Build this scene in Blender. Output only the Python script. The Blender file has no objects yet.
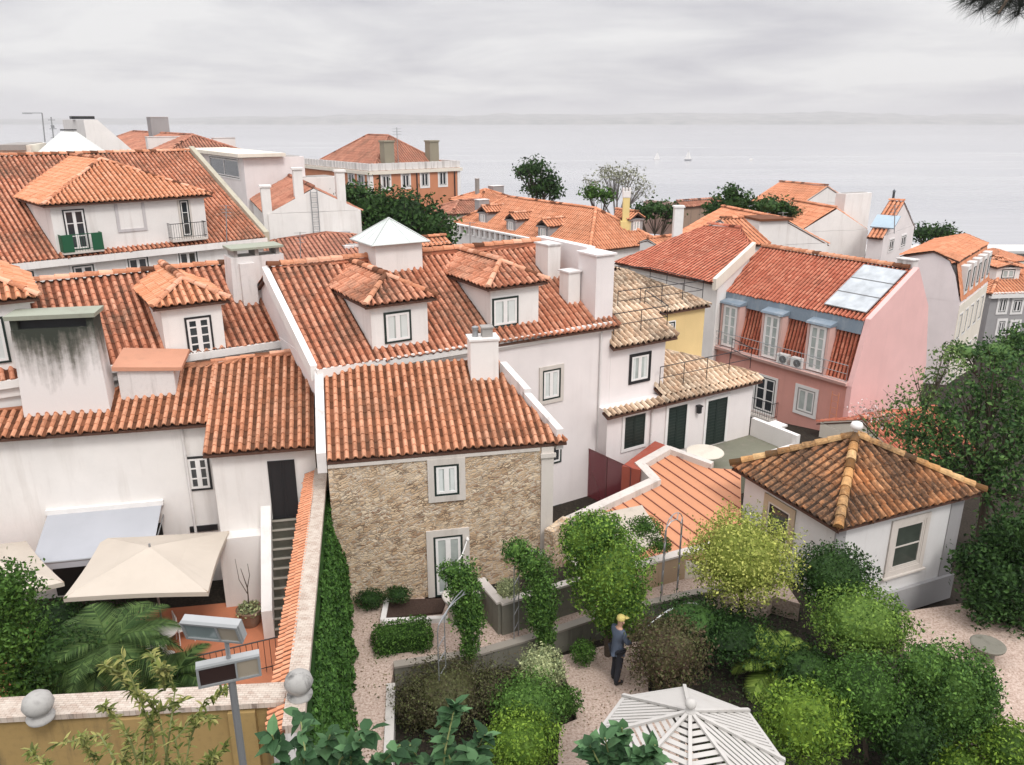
import bpy, math, random
import numpy as np
from mathutils import Vector, noise
R = math.radians
random.seed(7); rng = np.random.default_rng(7)
S = bpy.context.scene
col = S.collection
# ---------------- camera, sky, sun, exposure ----------------
CAMZ = 12.8; PITCH = R(18.26); FPX = 800.0
cam = bpy.data.objects.new('camera', bpy.data.cameras.new('camera')); col.objects.link(cam)
cam.location = (0, 0, CAMZ); cam.rotation_euler = (R(90) - PITCH, 0, 0)
cam.data.sensor_width = 36; cam.data.lens = 36 * FPX / 1024; cam.data.clip_end = 40000; cam.data.clip_start = .1
S.camera = cam
S.view_settings.view_transform = 'Standard'; S.view_settings.look = 'None'
S.view_settings.exposure = 0.12; S.view_settings.gamma = 1; S.view_settings.use_curve_mapping = False
SUN_EL, SUN_AZ = R(52), R(150)      # azimuth clockwise from +Y
sun = bpy.data.objects.new('sun', bpy.data.lights.new('sun', 'SUN')); col.objects.link(sun)
sun.data.energy = 1.5; sun.data.angle = R(14); sun.data.color = (1, .97, .93)
sd = Vector((math.sin(SUN_AZ) * math.cos(SUN_EL), math.cos(SUN_AZ) * math.cos(SUN_EL), math.sin(SUN_EL)))
sun.rotation_euler = sd.to_track_quat('Z', 'Y').to_euler(); sun.location = (0, -20, 60)
W = bpy.data.worlds.new('World'); S.world = W; W.use_nodes = True
nt = W.node_tree; nt.nodes.clear()
def N(t, typ, **k):
    n = t.nodes.new(typ)
    for a, b in k.items():
        if a in n.inputs.keys() if isinstance(a, str) else False: n.inputs[a].default_value = b
        else: setattr(n, a, b)
    return n
L = lambda t, a, b: t.links.new(a, b)
sky = N(nt, 'ShaderNodeTexSky', sky_type='NISHITA', sun_disc=False)
sky.sun_elevation = SUN_EL; sky.sun_rotation = SUN_AZ
bg1 = N(nt, 'ShaderNodeBackground'); bg1.inputs[1].default_value = .05; L(nt, sky.outputs[0], bg1.inputs[0])
tc = N(nt, 'ShaderNodeTexCoord'); sx = N(nt, 'ShaderNodeSeparateXYZ'); L(nt, tc.outputs['Generated'], sx.inputs[0])
def math_(t, op, a, b=None, clamp=False):
    n = t.nodes.new('ShaderNodeMath'); n.operation = op; n.use_clamp = clamp
    for i, x in enumerate((a, b)):
        if x is None: continue
        if isinstance(x, (int, float)): n.inputs[i].default_value = x
        else: L(t, x, n.inputs[i])
    return n.outputs[0]
zc = math_(nt, 'MAXIMUM', sx.outputs[2], 0.0)
zz = math_(nt, 'ADD', zc, .13)
cx = math_(nt, 'DIVIDE', sx.outputs[0], zz); cy = math_(nt, 'DIVIDE', sx.outputs[1], zz)
cb = N(nt, 'ShaderNodeCombineXYZ'); L(nt, cx, cb.inputs[0]); L(nt, cy, cb.inputs[1])
nz = N(nt, 'ShaderNodeTexNoise'); nz.inputs['Scale'].default_value = .62; nz.inputs['Detail'].default_value = 7; nz.inputs['Roughness'].default_value = .52; nz.inputs['Distortion'].default_value = .3
L(nt, cb.outputs[0], nz.inputs['Vector'])
rp = N(nt, 'ShaderNodeValToRGB'); L(nt, nz.outputs[0], rp.inputs[0])
e = rp.color_ramp.elements; e[0].position = .38; e[0].color = (.57, .56, .60, 1); e[1].position = .60; e[1].color = (.84, .83, .83, 1)
# overcast luminance: brighter towards the zenith
gz = math_(nt, 'ADD', math_(nt, 'MULTIPLY', math_(nt, 'MAXIMUM', math_(nt, 'SUBTRACT', zc, .12), 0.0), 2.3), 1.0)
bg2 = N(nt, 'ShaderNodeBackground'); L(nt, rp.outputs[0], bg2.inputs[0]); L(nt, gz, bg2.inputs[1])
mx = N(nt, 'ShaderNodeMixShader'); mx.inputs[0].default_value = .93
L(nt, bg1.outputs[0], mx.inputs[1]); L(nt, bg2.outputs[0], mx.inputs[2])
wo = N(nt, 'ShaderNodeOutputWorld'); L(nt, mx.outputs[0], wo.inputs[0])

# ---------------- surveying: photo sight lines cut with real planes ----------------
CAM = Vector((0, 0, CAMZ))
FW = Vector((0, math.cos(PITCH), -math.sin(PITCH))); UP = Vector((0, math.sin(PITCH), math.cos(PITCH))); RT = Vector((1, 0, 0))
def ray(x, y): return FW + RT * ((x - 512) / FPX) + UP * ((382.5 - y) / FPX)
def atz(x, y, z): d = ray(x, y); return CAM + d * ((z - CAMZ) / d.z)
def atY(x, y, Y): d = ray(x, y); return CAM + d * (Y / d.y)
def cut(x, y, p, n): d = ray(x, y); return CAM + d * ((p - CAM).dot(n) / d.dot(n))
Z = Vector((0, 0, 1))
def axes(rot): a = R(rot); return Vector((math.cos(a), math.sin(a), 0)), Vector((-math.sin(a), math.cos(a), 0))
class Wl:                        # a vertical wall plane
    def __init__(s, p, rot=None, a=None):
        s.o = Vector(p); s.a = Vector(a).normalized() if a is not None else axes(rot)[0]
        s.n = s.a.cross(Z).normalized()
        if s.n.dot(CAM - s.o) < 0: s.n = -s.n
    def p(s, x, y): return cut(x, y, s.o, s.n)
    def off(s, d): return Wl(s.o + s.n * d, a=s.a)
    def s_(s, q): return (Vector(q) - s.o).dot(s.a)
    def at(s, t, z): q = s.o + s.a * t; return Vector((q.x, q.y, z))
class Rp:                        # a roof plane rising along v
    def __init__(s, p, rot, pitch):
        s.o = Vector(p); s.a, s.v = axes(rot); b = R(pitch); s.n = -s.v * math.sin(b) + Z * math.cos(b); s.tan = math.tan(b)
    def p(s, x, y): return cut(x, y, s.o, s.n)
    def z(s, q): return s.o.z + (Vector((q[0], q[1], 0)) - Vector((s.o.x, s.o.y, 0))).dot(s.v) * s.tan

# ---------------- objects ----------------
ORG = {}
def T(name, label, cat, loc, group=None):
    o = bpy.data.objects.new(name, None); col.objects.link(o); o.location = loc; o.empty_display_size = .3
    o['label'] = label; o['category'] = cat
    if group: o['group'] = group
    ORG[o.name] = Vector(loc); return o
class MB:
    def __init__(s): s.v = []; s.f = []; s.m = []; s.r = []
    def face(s, pts, m=0, r=None):
        k = len(s.v); s.v += [tuple(p) for p in pts]; s.f.append(tuple(range(k, k + len(pts)))); s.m.append(m); s.r.append(random.random() if r is None else r)
    def add(s, V, F, m=0, r=None):
        k = len(s.v); s.v += [tuple(p) for p in V]; rr = random.random() if r is None else r
        for f in F: s.f.append(tuple(i + k for i in f)); s.m.append(m); s.r.append(rr)
    def hexa(s, b, t, m=0, r=None):   # bottom 4, top 4
        s.add(list(b) + list(t), [(3, 2, 1, 0), (4, 5, 6, 7), (0, 1, 5, 4), (1, 2, 6, 5), (2, 3, 7, 6), (3, 0, 4, 7)], m, r)
    def box(s, c, a, b, la, lb, lc, m=0, up=None, r=None):   # centre, two axes, full lengths
        c = Vector(c); a = Vector(a).normalized() * (la / 2); b = Vector(b).normalized() * (lb / 2)
        u = (Vector(up) if up is not None else a.cross(b)).normalized() * (lc / 2)
        q = [c - a - b, c + a - b, c + a + b, c - a + b]
        s.hexa([p - u for p in q], [p + u for p in q], m, r)
    def prism(s, poly, z0, z1, m=0, r=None):
        n = len(poly); zt = z1 if isinstance(z1, (list, tuple)) else [z1] * n
        V = [(p[0], p[1], z0) for p in poly] + [(p[0], p[1], zt[i]) for i, p in enumerate(poly)]
        F = [tuple(reversed(range(n))), tuple(range(n, 2 * n))] + [(i, (i + 1) % n, n + (i + 1) % n, n + i) for i in range(n)]
        s.add(V, F, m, r)
    def tube(s, p, q, r0, r1=None, n=8, m=0, cap=True):
        p = Vector(p); q = Vector(q); r1 = r0 if r1 is None else r1
        d = (q - p).normalized(); x = d.orthogonal().normalized(); y = d.cross(x)
        V = [p + (x * math.cos(2 * math.pi * i / n) + y * math.sin(2 * math.pi * i / n)) * r0 for i in range(n)] + \
            [q + (x * math.cos(2 * math.pi * i / n) + y * math.sin(2 * math.pi * i / n)) * r1 for i in range(n)]
        F = [(i, (i + 1) % n, n + (i + 1) % n, n + i) for i in range(n)]
        if cap: F += [tuple(reversed(range(n))), tuple(range(n, 2 * n))]
        s.add(V, F, m)
    def path(s, pts, r, n=6, m=0):
        pts = [Vector(p) for p in pts]
        rs = r if isinstance(r, (list, tuple)) else [r] * len(pts)
        k = len(s.v); ref = None
        for i, p in enumerate(pts):
            d = (pts[min(i + 1, len(pts) - 1)] - pts[max(i - 1, 0)]).normalized()
            x = d.orthogonal().normalized() if ref is None else (ref - d * ref.dot(d)).normalized(); ref = x; y = d.cross(x)
            s.v += [tuple(p + (x * math.cos(2 * math.pi * j / n) + y * math.sin(2 * math.pi * j / n)) * rs[i]) for j in range(n)]
        rr = random.random()
        for i in range(len(pts) - 1):
            for j in range(n):
                s.f.append((k + i * n + j, k + i * n + (j + 1) % n, k + (i + 1) * n + (j + 1) % n, k + (i + 1) * n + j)); s.m.append(m); s.r.append(rr)
        s.f.append(tuple(k + j for j in reversed(range(n)))); s.m.append(m); s.r.append(rr)
        s.f.append(tuple(k + (len(pts) - 1) * n + j for j in range(n))); s.m.append(m); s.r.append(rr)
    def lathe(s, c, prof, n=16, m=0, ax=None):
        c = Vector(c); k = len(s.v)
        for r, z in prof:
            for j in range(n):
                t = 2 * math.pi * j / n; s.v.append((c.x + r * math.cos(t), c.y + r * math.sin(t), c.z + z))
        rr = random.random()
        for i in range(len(prof) - 1):
            for j in range(n):
                s.f.append((k + i * n + j, k + i * n + (j + 1) % n, k + (i + 1) * n + (j + 1) % n, k + (i + 1) * n + j)); s.m.append(m); s.r.append(rr)
    def blob(s, c, rad, n=14, m=0, amp=.1, fq=1.5, seed=0):
        c = Vector(c); k = len(s.v); h = n // 2
        for i in range(h + 1):
            ph = math.pi * i / h
            for j in range(n):
                t = 2 * math.pi * j / n; d = Vector((math.sin(ph) * math.cos(t), math.sin(ph) * math.sin(t), math.cos(ph)))
                q = 1 + amp * noise.noise(d * fq + Vector((seed, seed, 0)))
                s.v.append((c.x + d.x * rad[0] * q, c.y + d.y * rad[1] * q, c.z + d.z * rad[2] * q))
        rr = random.random()
        for i in range(h):
            for j in range(n):
                s.f.append((k + i * n + j, k + (i + 1) * n + j, k + (i + 1) * n + (j + 1) % n, k + i * n + (j + 1) % n)); s.m.append(m); s.r.append(rr)
    def build(s, name, mats, parent=None, smooth=False, origin=None):
        if not isinstance(mats, (list, tuple)): mats = [mats]
        o_ = ORG[parent.name] if parent is not None else Vector(origin if origin is not None else (0, 0, 0))
        me = bpy.data.meshes.new(name)
        V = (np.array(s.v, dtype=np.float64) - np.array(o_))
        me.from_pydata(V.tolist(), [], s.f); 
        for m in mats: me.materials.append(m)
        me.polygons.foreach_set('material_index', s.m)
        at = me.attributes.new('rnd', 'FLOAT', 'FACE'); at.data.foreach_set('value', s.r)
        if smooth: me.polygons.foreach_set('use_smooth', [True] * len(s.f))
        me.update()
        o = bpy.data.objects.new(name, me); col.objects.link(o)
        if parent is not None: o.parent = parent
        else: o.location = o_
        ORG[o.name] = o_
        return o
def solo(name, mb, mats, label, cat, loc, group=None, smooth=False):
    o = mb.build(name, mats, None, smooth, loc); o['label'] = label; o['category'] = cat
    if group: o['group'] = group
    return o
def struct(name, mb, mats, kind='structure', smooth=False, label=None):
    o = mb.build(name, mats, None, smooth); o['kind'] = kind
    if label: o['label'] = label
    return o

# ---------------- materials ----------------
MC = {}
def newmat(name):
    m = bpy.data.materials.new(name); m.use_nodes = True; t = m.node_tree
    return m, t, t.nodes['Principled BSDF']
def noise_(t, scale, detail=4, rough=.55, vec=None, dist=0):
    n = t.nodes.new('ShaderNodeTexNoise'); n.inputs['Scale'].default_value = scale; n.inputs['Detail'].default_value = detail
    n.inputs['Roughness'].default_value = rough; n.inputs['Distortion'].default_value = dist
    if vec is None:
        g = t.nodes.new('ShaderNodeNewGeometry'); vec = g.outputs['Position']
    L(t, vec, n.inputs['Vector']); return n.outputs[0]
def mapv(t, scale=(1, 1, 1)):
    g = t.nodes.new('ShaderNodeNewGeometry'); m = t.nodes.new('ShaderNodeMapping'); m.inputs['Scale'].default_value = scale
    L(t, g.outputs['Position'], m.inputs['Vector']); return m.outputs[0]
def ramp(t, fac, stops):
    r = t.nodes.new('ShaderNodeValToRGB'); L(t, fac, r.inputs[0]); el = r.color_ramp.elements
    while len(el) < len(stops): el.new(.5)
    for i, (p, c) in enumerate(stops): el[i].position = p; el[i].color = (*c, 1) if len(c) == 3 else c
    return r.outputs[0]
def mix(t, fac, a, b, mode='MIX'):
    m = t.nodes.new('ShaderNodeMix'); m.data_type = 'RGBA'; m.blend_type = mode
    for s_, x in ((0, fac), (6, a), (7, b)):
        if isinstance(x, (int, float)): m.inputs[s_].default_value = x
        elif isinstance(x, tuple): m.inputs[s_].default_value = (*x, 1)
        else: L(t, x, m.inputs[s_])
    return m.outputs[2]
def bump(t, bs, h, strength=.3, dist=.02):
    b = t.nodes.new('ShaderNodeBump'); b.inputs['Strength'].default_value = strength; b.inputs['Distance'].default_value = dist
    L(t, h, b.inputs['Height']); L(t, b.outputs[0], bs.inputs['Normal'])
def attr(t): a = t.nodes.new('ShaderNodeAttribute'); a.attribute_name = 'rnd'; return a.outputs['Fac']
def plaster(name, c, dirt=.25, dc=(.25, .22, .19), streak=.4, rough=.9):
    if name in MC: return MC[name]
    m, t, b = newmat(name)
    n1 = noise_(t, .7, 5, .6); n2 = noise_(t, 1.0, 6, .65, mapv(t, (2.2, 2.2, .22))); n3 = noise_(t, 9, 4)
    c1 = mix(t, ramp(t, n1, [(.35, (0, 0, 0)), (.75, (1, 1, 1))]), tuple(x * .9 for x in c), c)
    f = math_(t, 'MULTIPLY', ramp(t, n2, [(.52, (0, 0, 0)), (.8, (1, 1, 1))]), dirt + streak * .6)
    c2 = mix(t, f, c1, dc)
    c3 = mix(t, math_(t, 'MULTIPLY', ramp(t, n3, [(.5, (0, 0, 0)), (.75, (1, 1, 1))]), dirt * .25), c2, dc)
    L(t, c3, b.inputs['Base Color']); b.inputs['Roughness'].default_value = rough; b.inputs['Specular IOR Level'].default_value = .2
    bump(t, b, noise_(t, 25, 4), .15, .01); MC[name] = m; return m
def tilemat(name, c0, c1, c2, lich=(.07, .055, .04), la=.5, lc=None, rough=.85, moss=.58):
    if name in MC: return MC[name]
    m, t, b = newmat(name)
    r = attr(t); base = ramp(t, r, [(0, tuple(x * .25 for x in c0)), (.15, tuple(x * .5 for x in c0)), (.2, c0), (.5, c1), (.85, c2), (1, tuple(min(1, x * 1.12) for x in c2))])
    n1 = noise_(t, .55, 6, .62); n2 = noise_(t, 6, 5, .7)
    f = math_(t, 'MULTIPLY', ramp(t, math_(t, 'ADD', math_(t, 'MULTIPLY', n1, .6), math_(t, 'MULTIPLY', n2, .4)), [(moss - .1, (0, 0, 0)), (moss + .08, (1, 1, 1))]), la)
    c = mix(t, f, base, lich)
    n3 = noise_(t, 14, 3, .6); hi_ = math_(t, 'GREATER_THAN', r, .17); c = mix(t, math_(t, 'MULTIPLY', math_(t, 'MULTIPLY', ramp(t, n3, [(.45, (0, 0, 0)), (.75, (1, 1, 1))]), .22), hi_), c, lc or tuple(min(1, x * 1.4 + .05) for x in c2))
    L(t, c, b.inputs['Base Color']); b.inputs['Roughness'].default_value = rough; b.inputs['Specular IOR Level'].default_value = .15
    bump(t, b, noise_(t, 40, 3), .2, .01); MC[name] = m; return m
def plain(name, c, rough=.6, metal=0, spec=.4, var=.08, sc=4):
    if name in MC: return MC[name]
    m, t, b = newmat(name)
    L(t, mix(t, noise_(t, sc, 5, .6), tuple(x * (1 - var * 1.6) for x in c), tuple(min(1, x * (1 + var)) for x in c)), b.inputs['Base Color'])
    b.inputs['Roughness'].default_value = rough; b.inputs['Metallic'].default_value = metal; b.inputs['Specular IOR Level'].default_value = spec
    MC[name] = m; return m
def leafm(name, c0, c1, c2=None, tr=.2):
    if name in MC: return MC[name]
    m, t, b = newmat(name); c2 = c2 or c1
    cc = ramp(t, attr(t), [(0, tuple(x * .7 for x in c0)), (.45, c1), (.85, c2), (1, tuple(x * 1.35 for x in c2))])
    cc = mix(t, ramp(t, noise_(t, 1.6, 3), [(.45, (0, 0, 0)), (.7, (.35, .35, .35))]), cc, c2)
    L(t, cc, b.inputs['Base Color']); b.inputs['Roughness'].default_value = .6; b.inputs['Specular IOR Level'].default_value = .18
    tl = t.nodes.new('ShaderNodeBsdfTranslucent'); L(t, cc, tl.inputs[0]); ms = t.nodes.new('ShaderNodeMixShader'); ms.inputs[0].default_value = tr
    L(t, b.outputs[0], ms.inputs[1]); L(t, tl.outputs[0], ms.inputs[2]); L(t, ms.outputs[0], t.nodes['Material Output'].inputs[0])
    MC[name] = m; return m
WHITE = plaster('white_plaster', (.80, .77, .74), .22, (.42, .37, .33), .35)
WHITED = plaster('weathered_plaster', (.72, .69, .67), .5, (.22, .2, .18), .8)
STAIN = plaster('stained_plaster', (.66, .63, .6), .75, (.05, .05, .04), 1.0)
PINKW = plaster('pale_pink_plaster', (.80, .745, .73), .08, (.45, .38, .36), .15)
PINK = plaster('salmon_pink_plaster', (.68, .345, .29), .12, (.3, .15, .12), .2)
PINKG = plaster('light_pink_plaster', (.80, .50, .475), .1, (.5, .33, .32), .2)
CREAM = plaster('cream_plaster', (.78, .72, .62), .15, (.4, .34, .28), .2)
YELLOW = plaster('yellow_plaster', (.74, .55, .27), .1, (.4, .28, .12), .2)
OCHRE = plaster('ochre_plaster', (.36, .245, .10), .8, (.1, .08, .05), .7)
SALM = plaster('salmon_plaster', (.58, .25, .14), .15, (.3, .15, .1), .3)
GREYW = plaster('grey_plaster', (.36, .35, .35), .2, (.2, .19, .19), .3)
GREYS = plaster('grey_cement', (.34, .32, .3), .5, (.1, .09, .08), .5)
STONE = plaster('limestone_trim', (.62, .57, .52), .35, (.3, .26, .22), .4)
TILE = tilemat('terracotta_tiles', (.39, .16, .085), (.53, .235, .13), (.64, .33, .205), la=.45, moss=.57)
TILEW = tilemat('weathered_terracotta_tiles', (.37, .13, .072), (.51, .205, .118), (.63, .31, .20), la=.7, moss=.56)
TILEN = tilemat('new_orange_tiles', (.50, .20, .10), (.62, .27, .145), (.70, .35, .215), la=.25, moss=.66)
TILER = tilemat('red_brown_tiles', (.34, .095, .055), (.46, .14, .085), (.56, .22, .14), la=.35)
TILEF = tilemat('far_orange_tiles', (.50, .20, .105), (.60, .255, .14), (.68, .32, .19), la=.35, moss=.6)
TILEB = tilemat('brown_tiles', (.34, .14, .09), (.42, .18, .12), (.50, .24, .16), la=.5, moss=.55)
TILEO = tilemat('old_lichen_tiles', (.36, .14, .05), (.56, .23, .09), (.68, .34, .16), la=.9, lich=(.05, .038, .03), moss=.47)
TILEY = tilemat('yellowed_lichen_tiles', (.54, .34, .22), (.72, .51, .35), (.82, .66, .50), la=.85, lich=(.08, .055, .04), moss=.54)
MORT = plain('roof_mortar', (.10, .05, .035), .95)
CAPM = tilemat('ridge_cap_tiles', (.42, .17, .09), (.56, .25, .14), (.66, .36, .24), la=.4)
WHP = plain('white_paint', (.78, .76, .74), .45)
DKP = plain('dark_green_paint', (.018, .03, .026), .4)
BLK = plain('black_iron', (.02, .02, .022), .5)
GRM = plain('galvanised_metal', (.34, .35, .36), .42, .6)
ZINC = plaster('zinc_sheet', (.20, .25, .30), .5, (.4, .42, .43), .6, .5)
CURT = plain('white_curtain', (.62, .65, .63), .9)
def glassm(name, c=(.03, .035, .04), rough=.06):
    if name in MC: return MC[name]
    m, t, b = newmat(name); L(t, mix(t, noise_(t, 1.7, 2), tuple(x * .5 for x in c), tuple(x * 1.6 for x in c)), b.inputs['Base Color'])
    b.inputs['Roughness'].default_value = rough; b.inputs['Specular IOR Level'].default_value = .7; MC[name] = m; return m
GLASS = glassm('window_glass'); GLASSB = glassm('pale_glass', (.38, .42, .40), .12); SOLAR = glassm('panel_glass', (.40, .43, .45), .2)

# ---------------- tiles ----------------
def prof(x, amp):
    return amp * math.sin(math.pi * x / .56) ** .8 if 0 < x < .56 else -amp * .6 * abs(math.sin(math.pi * (x - .56) / .44))
def tiles(mb, pts, pitch=.23, row=.40, amp=.055, lod=0, m=0, mm=1, seed=None, slab=True):
    """barrel tiles over the planar convex polygon pts, whose first edge is the eave"""
    pts = [Vector(p) for p in pts]; a = (pts[1] - pts[0]).normalized()
    nrm = Vector((0, 0, 0))
    for i in range(len(pts)): nrm += (pts[i] - pts[0]).cross(pts[(i + 1) % len(pts)] - pts[0])
    nrm.normalize()
    if nrm.z < 0: nrm = -nrm
    u = nrm.cross(a)
    cen = sum(pts, Vector()) / len(pts)
    if (cen - pts[0]).dot(u) < 0: u = -u
    P = [((p - pts[0]).dot(a), (p - pts[0]).dot(u)) for p in pts]
    t_lo = min(p[1] for p in P); t_hi = max(p[1] for p in P)
    def lim(t):
        xs = []
        for i in range(len(P)):
            (x0, y0), (x1, y1) = P[i], P[(i + 1) % len(P)]
            if (y0 - t) * (y1 - t) <= 0:
                if abs(y1 - y0) < 1e-9: xs += [x0, x1]
                else: xs.append(x0 + (x1 - x0) * (t - y0) / (y1 - y0))
        return (min(xs), max(xs)) if xs else (0, 0)
    samp = [(0, .1, .2, .28, .36, .46, .56, .66, .78, .9), (0, .14, .28, .42, .56, .78), (0, .28, .56, .8)][lod]
    smin = min(p[0] for p in P); smax = max(p[0] for p in P)
    k0 = math.floor(smin / pitch); k1 = math.ceil(smax / pitch)
    ss = []; hh = []; cid = []
    rj = random.Random(seed if seed is not None else int(abs(pts[0].x) * 97 + abs(pts[0].y) * 31))
    cj = {k: rj.uniform(.86, 1.12) for k in range(k0 - 1, k1 + 2)}
    for k in range(k0, k1 + 1):
        for x in samp: ss.append((k + x) * pitch); hh.append(prof(x, amp * cj[k])); cid.append(2 * k + (x >= .56))
    nrow = max(1, round((t_hi - t_lo) / row)); dr = (t_hi - t_lo) / nrow
    V = mb.v; p0 = pts[0]
    def sag(q): return nrm * (.05 * noise.noise(q * .45) + .018 * noise.noise(q * 1.7))
    up = .4 * amp + .006
    for ri in range(nrow):
        t0 = t_lo + ri * dr; t1 = t0 + dr
        a0, b0 = lim(min(max(t0, t_lo + 1e-4), t_hi - 1e-4)); a1, b1 = lim(min(t1, t_hi - 1e-4))
        lift = up * .75
        base = len(V); jit = {}
        for s, h, c in zip(ss, hh, cid):
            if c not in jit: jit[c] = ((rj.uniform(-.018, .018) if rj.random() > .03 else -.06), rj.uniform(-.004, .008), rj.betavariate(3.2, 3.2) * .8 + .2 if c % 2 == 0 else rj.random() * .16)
            dj, dh, _ = jit[c]
            sb = min(max(s, a0), b0); st = min(max(s, a1), b1)
            q0 = p0 + a * sb + u * (t0 - .02 + dj) + nrm * (h * 1.06 + lift + dh); V.append(tuple(q0 + sag(q0)))
            q1 = p0 + a * st + u * (t1 + .02) + nrm * (h * .92 + .0); V.append(tuple(q1 + sag(q1)))
            q2 = p0 + a * sb + u * (t0 - .02 + dj) + nrm * ((h * .9 + .004) if ri else (h - .012)); V.append(tuple(q2 + sag(q2)))
        for i in range(len(ss) - 1):
            if min(ss[i + 1], b0) - max(ss[i], a0) <= 1e-4 and min(ss[i + 1], b1) - max(ss[i], a1) <= 1e-4: continue
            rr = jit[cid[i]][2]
            A, B = base + 3 * i, base + 3 * (i + 1)
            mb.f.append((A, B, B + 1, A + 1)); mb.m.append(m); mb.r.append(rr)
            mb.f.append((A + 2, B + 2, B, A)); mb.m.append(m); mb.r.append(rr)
    if slab:
        dn = nrm * (amp * .6 + .06); lo = [p - dn for p in pts]; mb.face(lo, mm); th = Z * .07; 
        n = len(pts); mb.face([p - th for p in reversed(lo)], mm)
        for i in range(n): mb.face([lo[i], lo[(i + 1) % n], lo[(i + 1) % n] - th, lo[i] - th], mm)
def caps(mb, p, q, r=.13, seg=.42, m=2, lift=.0, n=6):
    p = Vector(p) + Z * lift; q = Vector(q) + Z * lift; d = q - p; ln = d.length; k = max(1, round(ln / seg)); d.normalize()
    x = d.cross(Z).normalized(); y = x.cross(d)
    if y.z < 0: y = -y
    for i in range(k):
        A = p + d * (ln * i / k - .02); B = p + d * (ln * (i + 1) / k + .03); rr = random.random(); ra = r * 1.12; rb = r * .94
        V = [A + x * math.cos(math.pi * j / n) * ra + y * (math.sin(math.pi * j / n) * ra + .015) for j in range(n + 1)] + \
            [B + x * math.cos(math.pi * j / n) * rb + y * math.sin(math.pi * j / n) * rb for j in range(n + 1)]
        mb.add(V, [(j, j + 1, n + 2 + j, n + 1 + j) for j in range(n)] + [tuple(range(n + 1))], m, rr)
def pxroof(mb, pl, px, **k): pts = [pl.p(*q) for q in px]; tiles(mb, pts, **k); return pts
def roof_rect(mb, p0, a, v, w, d, z, pitch, kind='gable_a', oh=.3, lod=1, tp=.25, cp=True, walls=None, wm=0, ed=0, amp=.055, row=.4):
    """p0 near corner (xy), a right axis, v back axis; returns ridge height"""
    A = Vector((p0[0], p0[1], 0)); tn = math.tan(R(pitch))
    def P(s, t, zz): q = A + a * s + v * t; return Vector((q.x, q.y, zz))
    k = dict(pitch=tp, lod=lod, amp=amp, row=row); zo = z - oh * tn
    if kind == 'gable_a':
        r = d / 2; zr = z + r * tn
        tiles(mb, [P(-ed, -oh, zo), P(w + ed, -oh, zo), P(w + ed, r, zr), P(-ed, r, zr)], **k)
        tiles(mb, [P(-ed, d + oh, zo), P(w + ed, d + oh, zo), P(w + ed, r, zr), P(-ed, r, zr)], **k)
        if cp: caps(mb, P(-ed, r, zr), P(w + ed, r, zr), lift=.03)
        if walls:
            for s in (0.02, w - .02): walls.face([P(s, 0, z - .01), P(s, d, z - .01), P(s, r, zr - .06)], wm)
    elif kind == 'gable_v':
        r = w / 2; zr = z + r * tn
        tiles(mb, [P(-oh, -ed, zo), P(-oh, d + ed, zo), P(r, d + ed, zr), P(r, -ed, zr)], **k)
        tiles(mb, [P(w + oh, -ed, zo), P(w + oh, d + ed, zo), P(r, d + ed, zr), P(r, -ed, zr)], **k)
        if cp: caps(mb, P(r, -ed, zr), P(r, d + ed, zr), lift=.03)
        if walls:
            for s in (0.02, d - .02): walls.face([P(0, s, z - .01), P(w, s, z - .01), P(r, s, zr - .06)], wm)
    elif kind == 'hip':
        W_, D_ = w + 2 * oh, d + 2 * oh
        if W_ >= D_:
            r = D_ / 2; zr = zo + r * tn; e1 = P(-oh + r, -oh + r, zr); e2 = P(w + oh - r, -oh + r, zr)
            c = [P(-oh, -oh, zo), P(w + oh, -oh, zo), P(w + oh, d + oh, zo), P(-oh, d + oh, zo)]
            if (e2 - e1).length < .05: e2 = e1 + a * .05
            tiles(mb, [c[0], c[1], e2, e1], **k); tiles(mb, [c[1], c[2], e2], **k); tiles(mb, [c[2], c[3], e1, e2], **k); tiles(mb, [c[3], c[0], e1], **k)
            hp = [(c[0], e1), (c[3], e1), (c[1], e2), (c[2], e2), (e1, e2)]
        else:
            r = W_ / 2; zr = zo + r * tn; e1 = P(-oh + r, -oh + r, zr); e2 = P(-oh + r, d + oh - r, zr)
            c = [P(-oh, -oh, zo), P(w + oh, -oh, zo), P(w + oh, d + oh, zo), P(-oh, d + oh, zo)]
            tiles(mb, [c[0], c[1], e1], **k); tiles(mb, [c[1], c[2], e2, e1], **k); tiles(mb, [c[2], c[3], e2], **k); tiles(mb, [c[3], c[0], e1, e2], **k)
            hp = [(c[0], e1), (c[1], e1), (c[3], e2), (c[2], e2), (e1, e2)]
        if cp:
            for s, q in hp: caps(mb, s, q, lift=.02)
    elif kind == 'shed':
        zr = z + d * tn; tiles(mb, [P(-ed, -oh, zo), P(w + ed, -oh, zo), P(w + ed, d, zr), P(-ed, d, zr)], **k)
        if walls: 
            for s in (0.02, w - .02): walls.face([P(s, 0, z - .01), P(s, d, z - .01), P(s, d, zr - .06)], wm)
            walls.face([P(0, d, z - .01), P(w, d, z - .01), P(w, d, zr - .06), P(0, d, zr - .06)], wm)
    return zr
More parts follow.
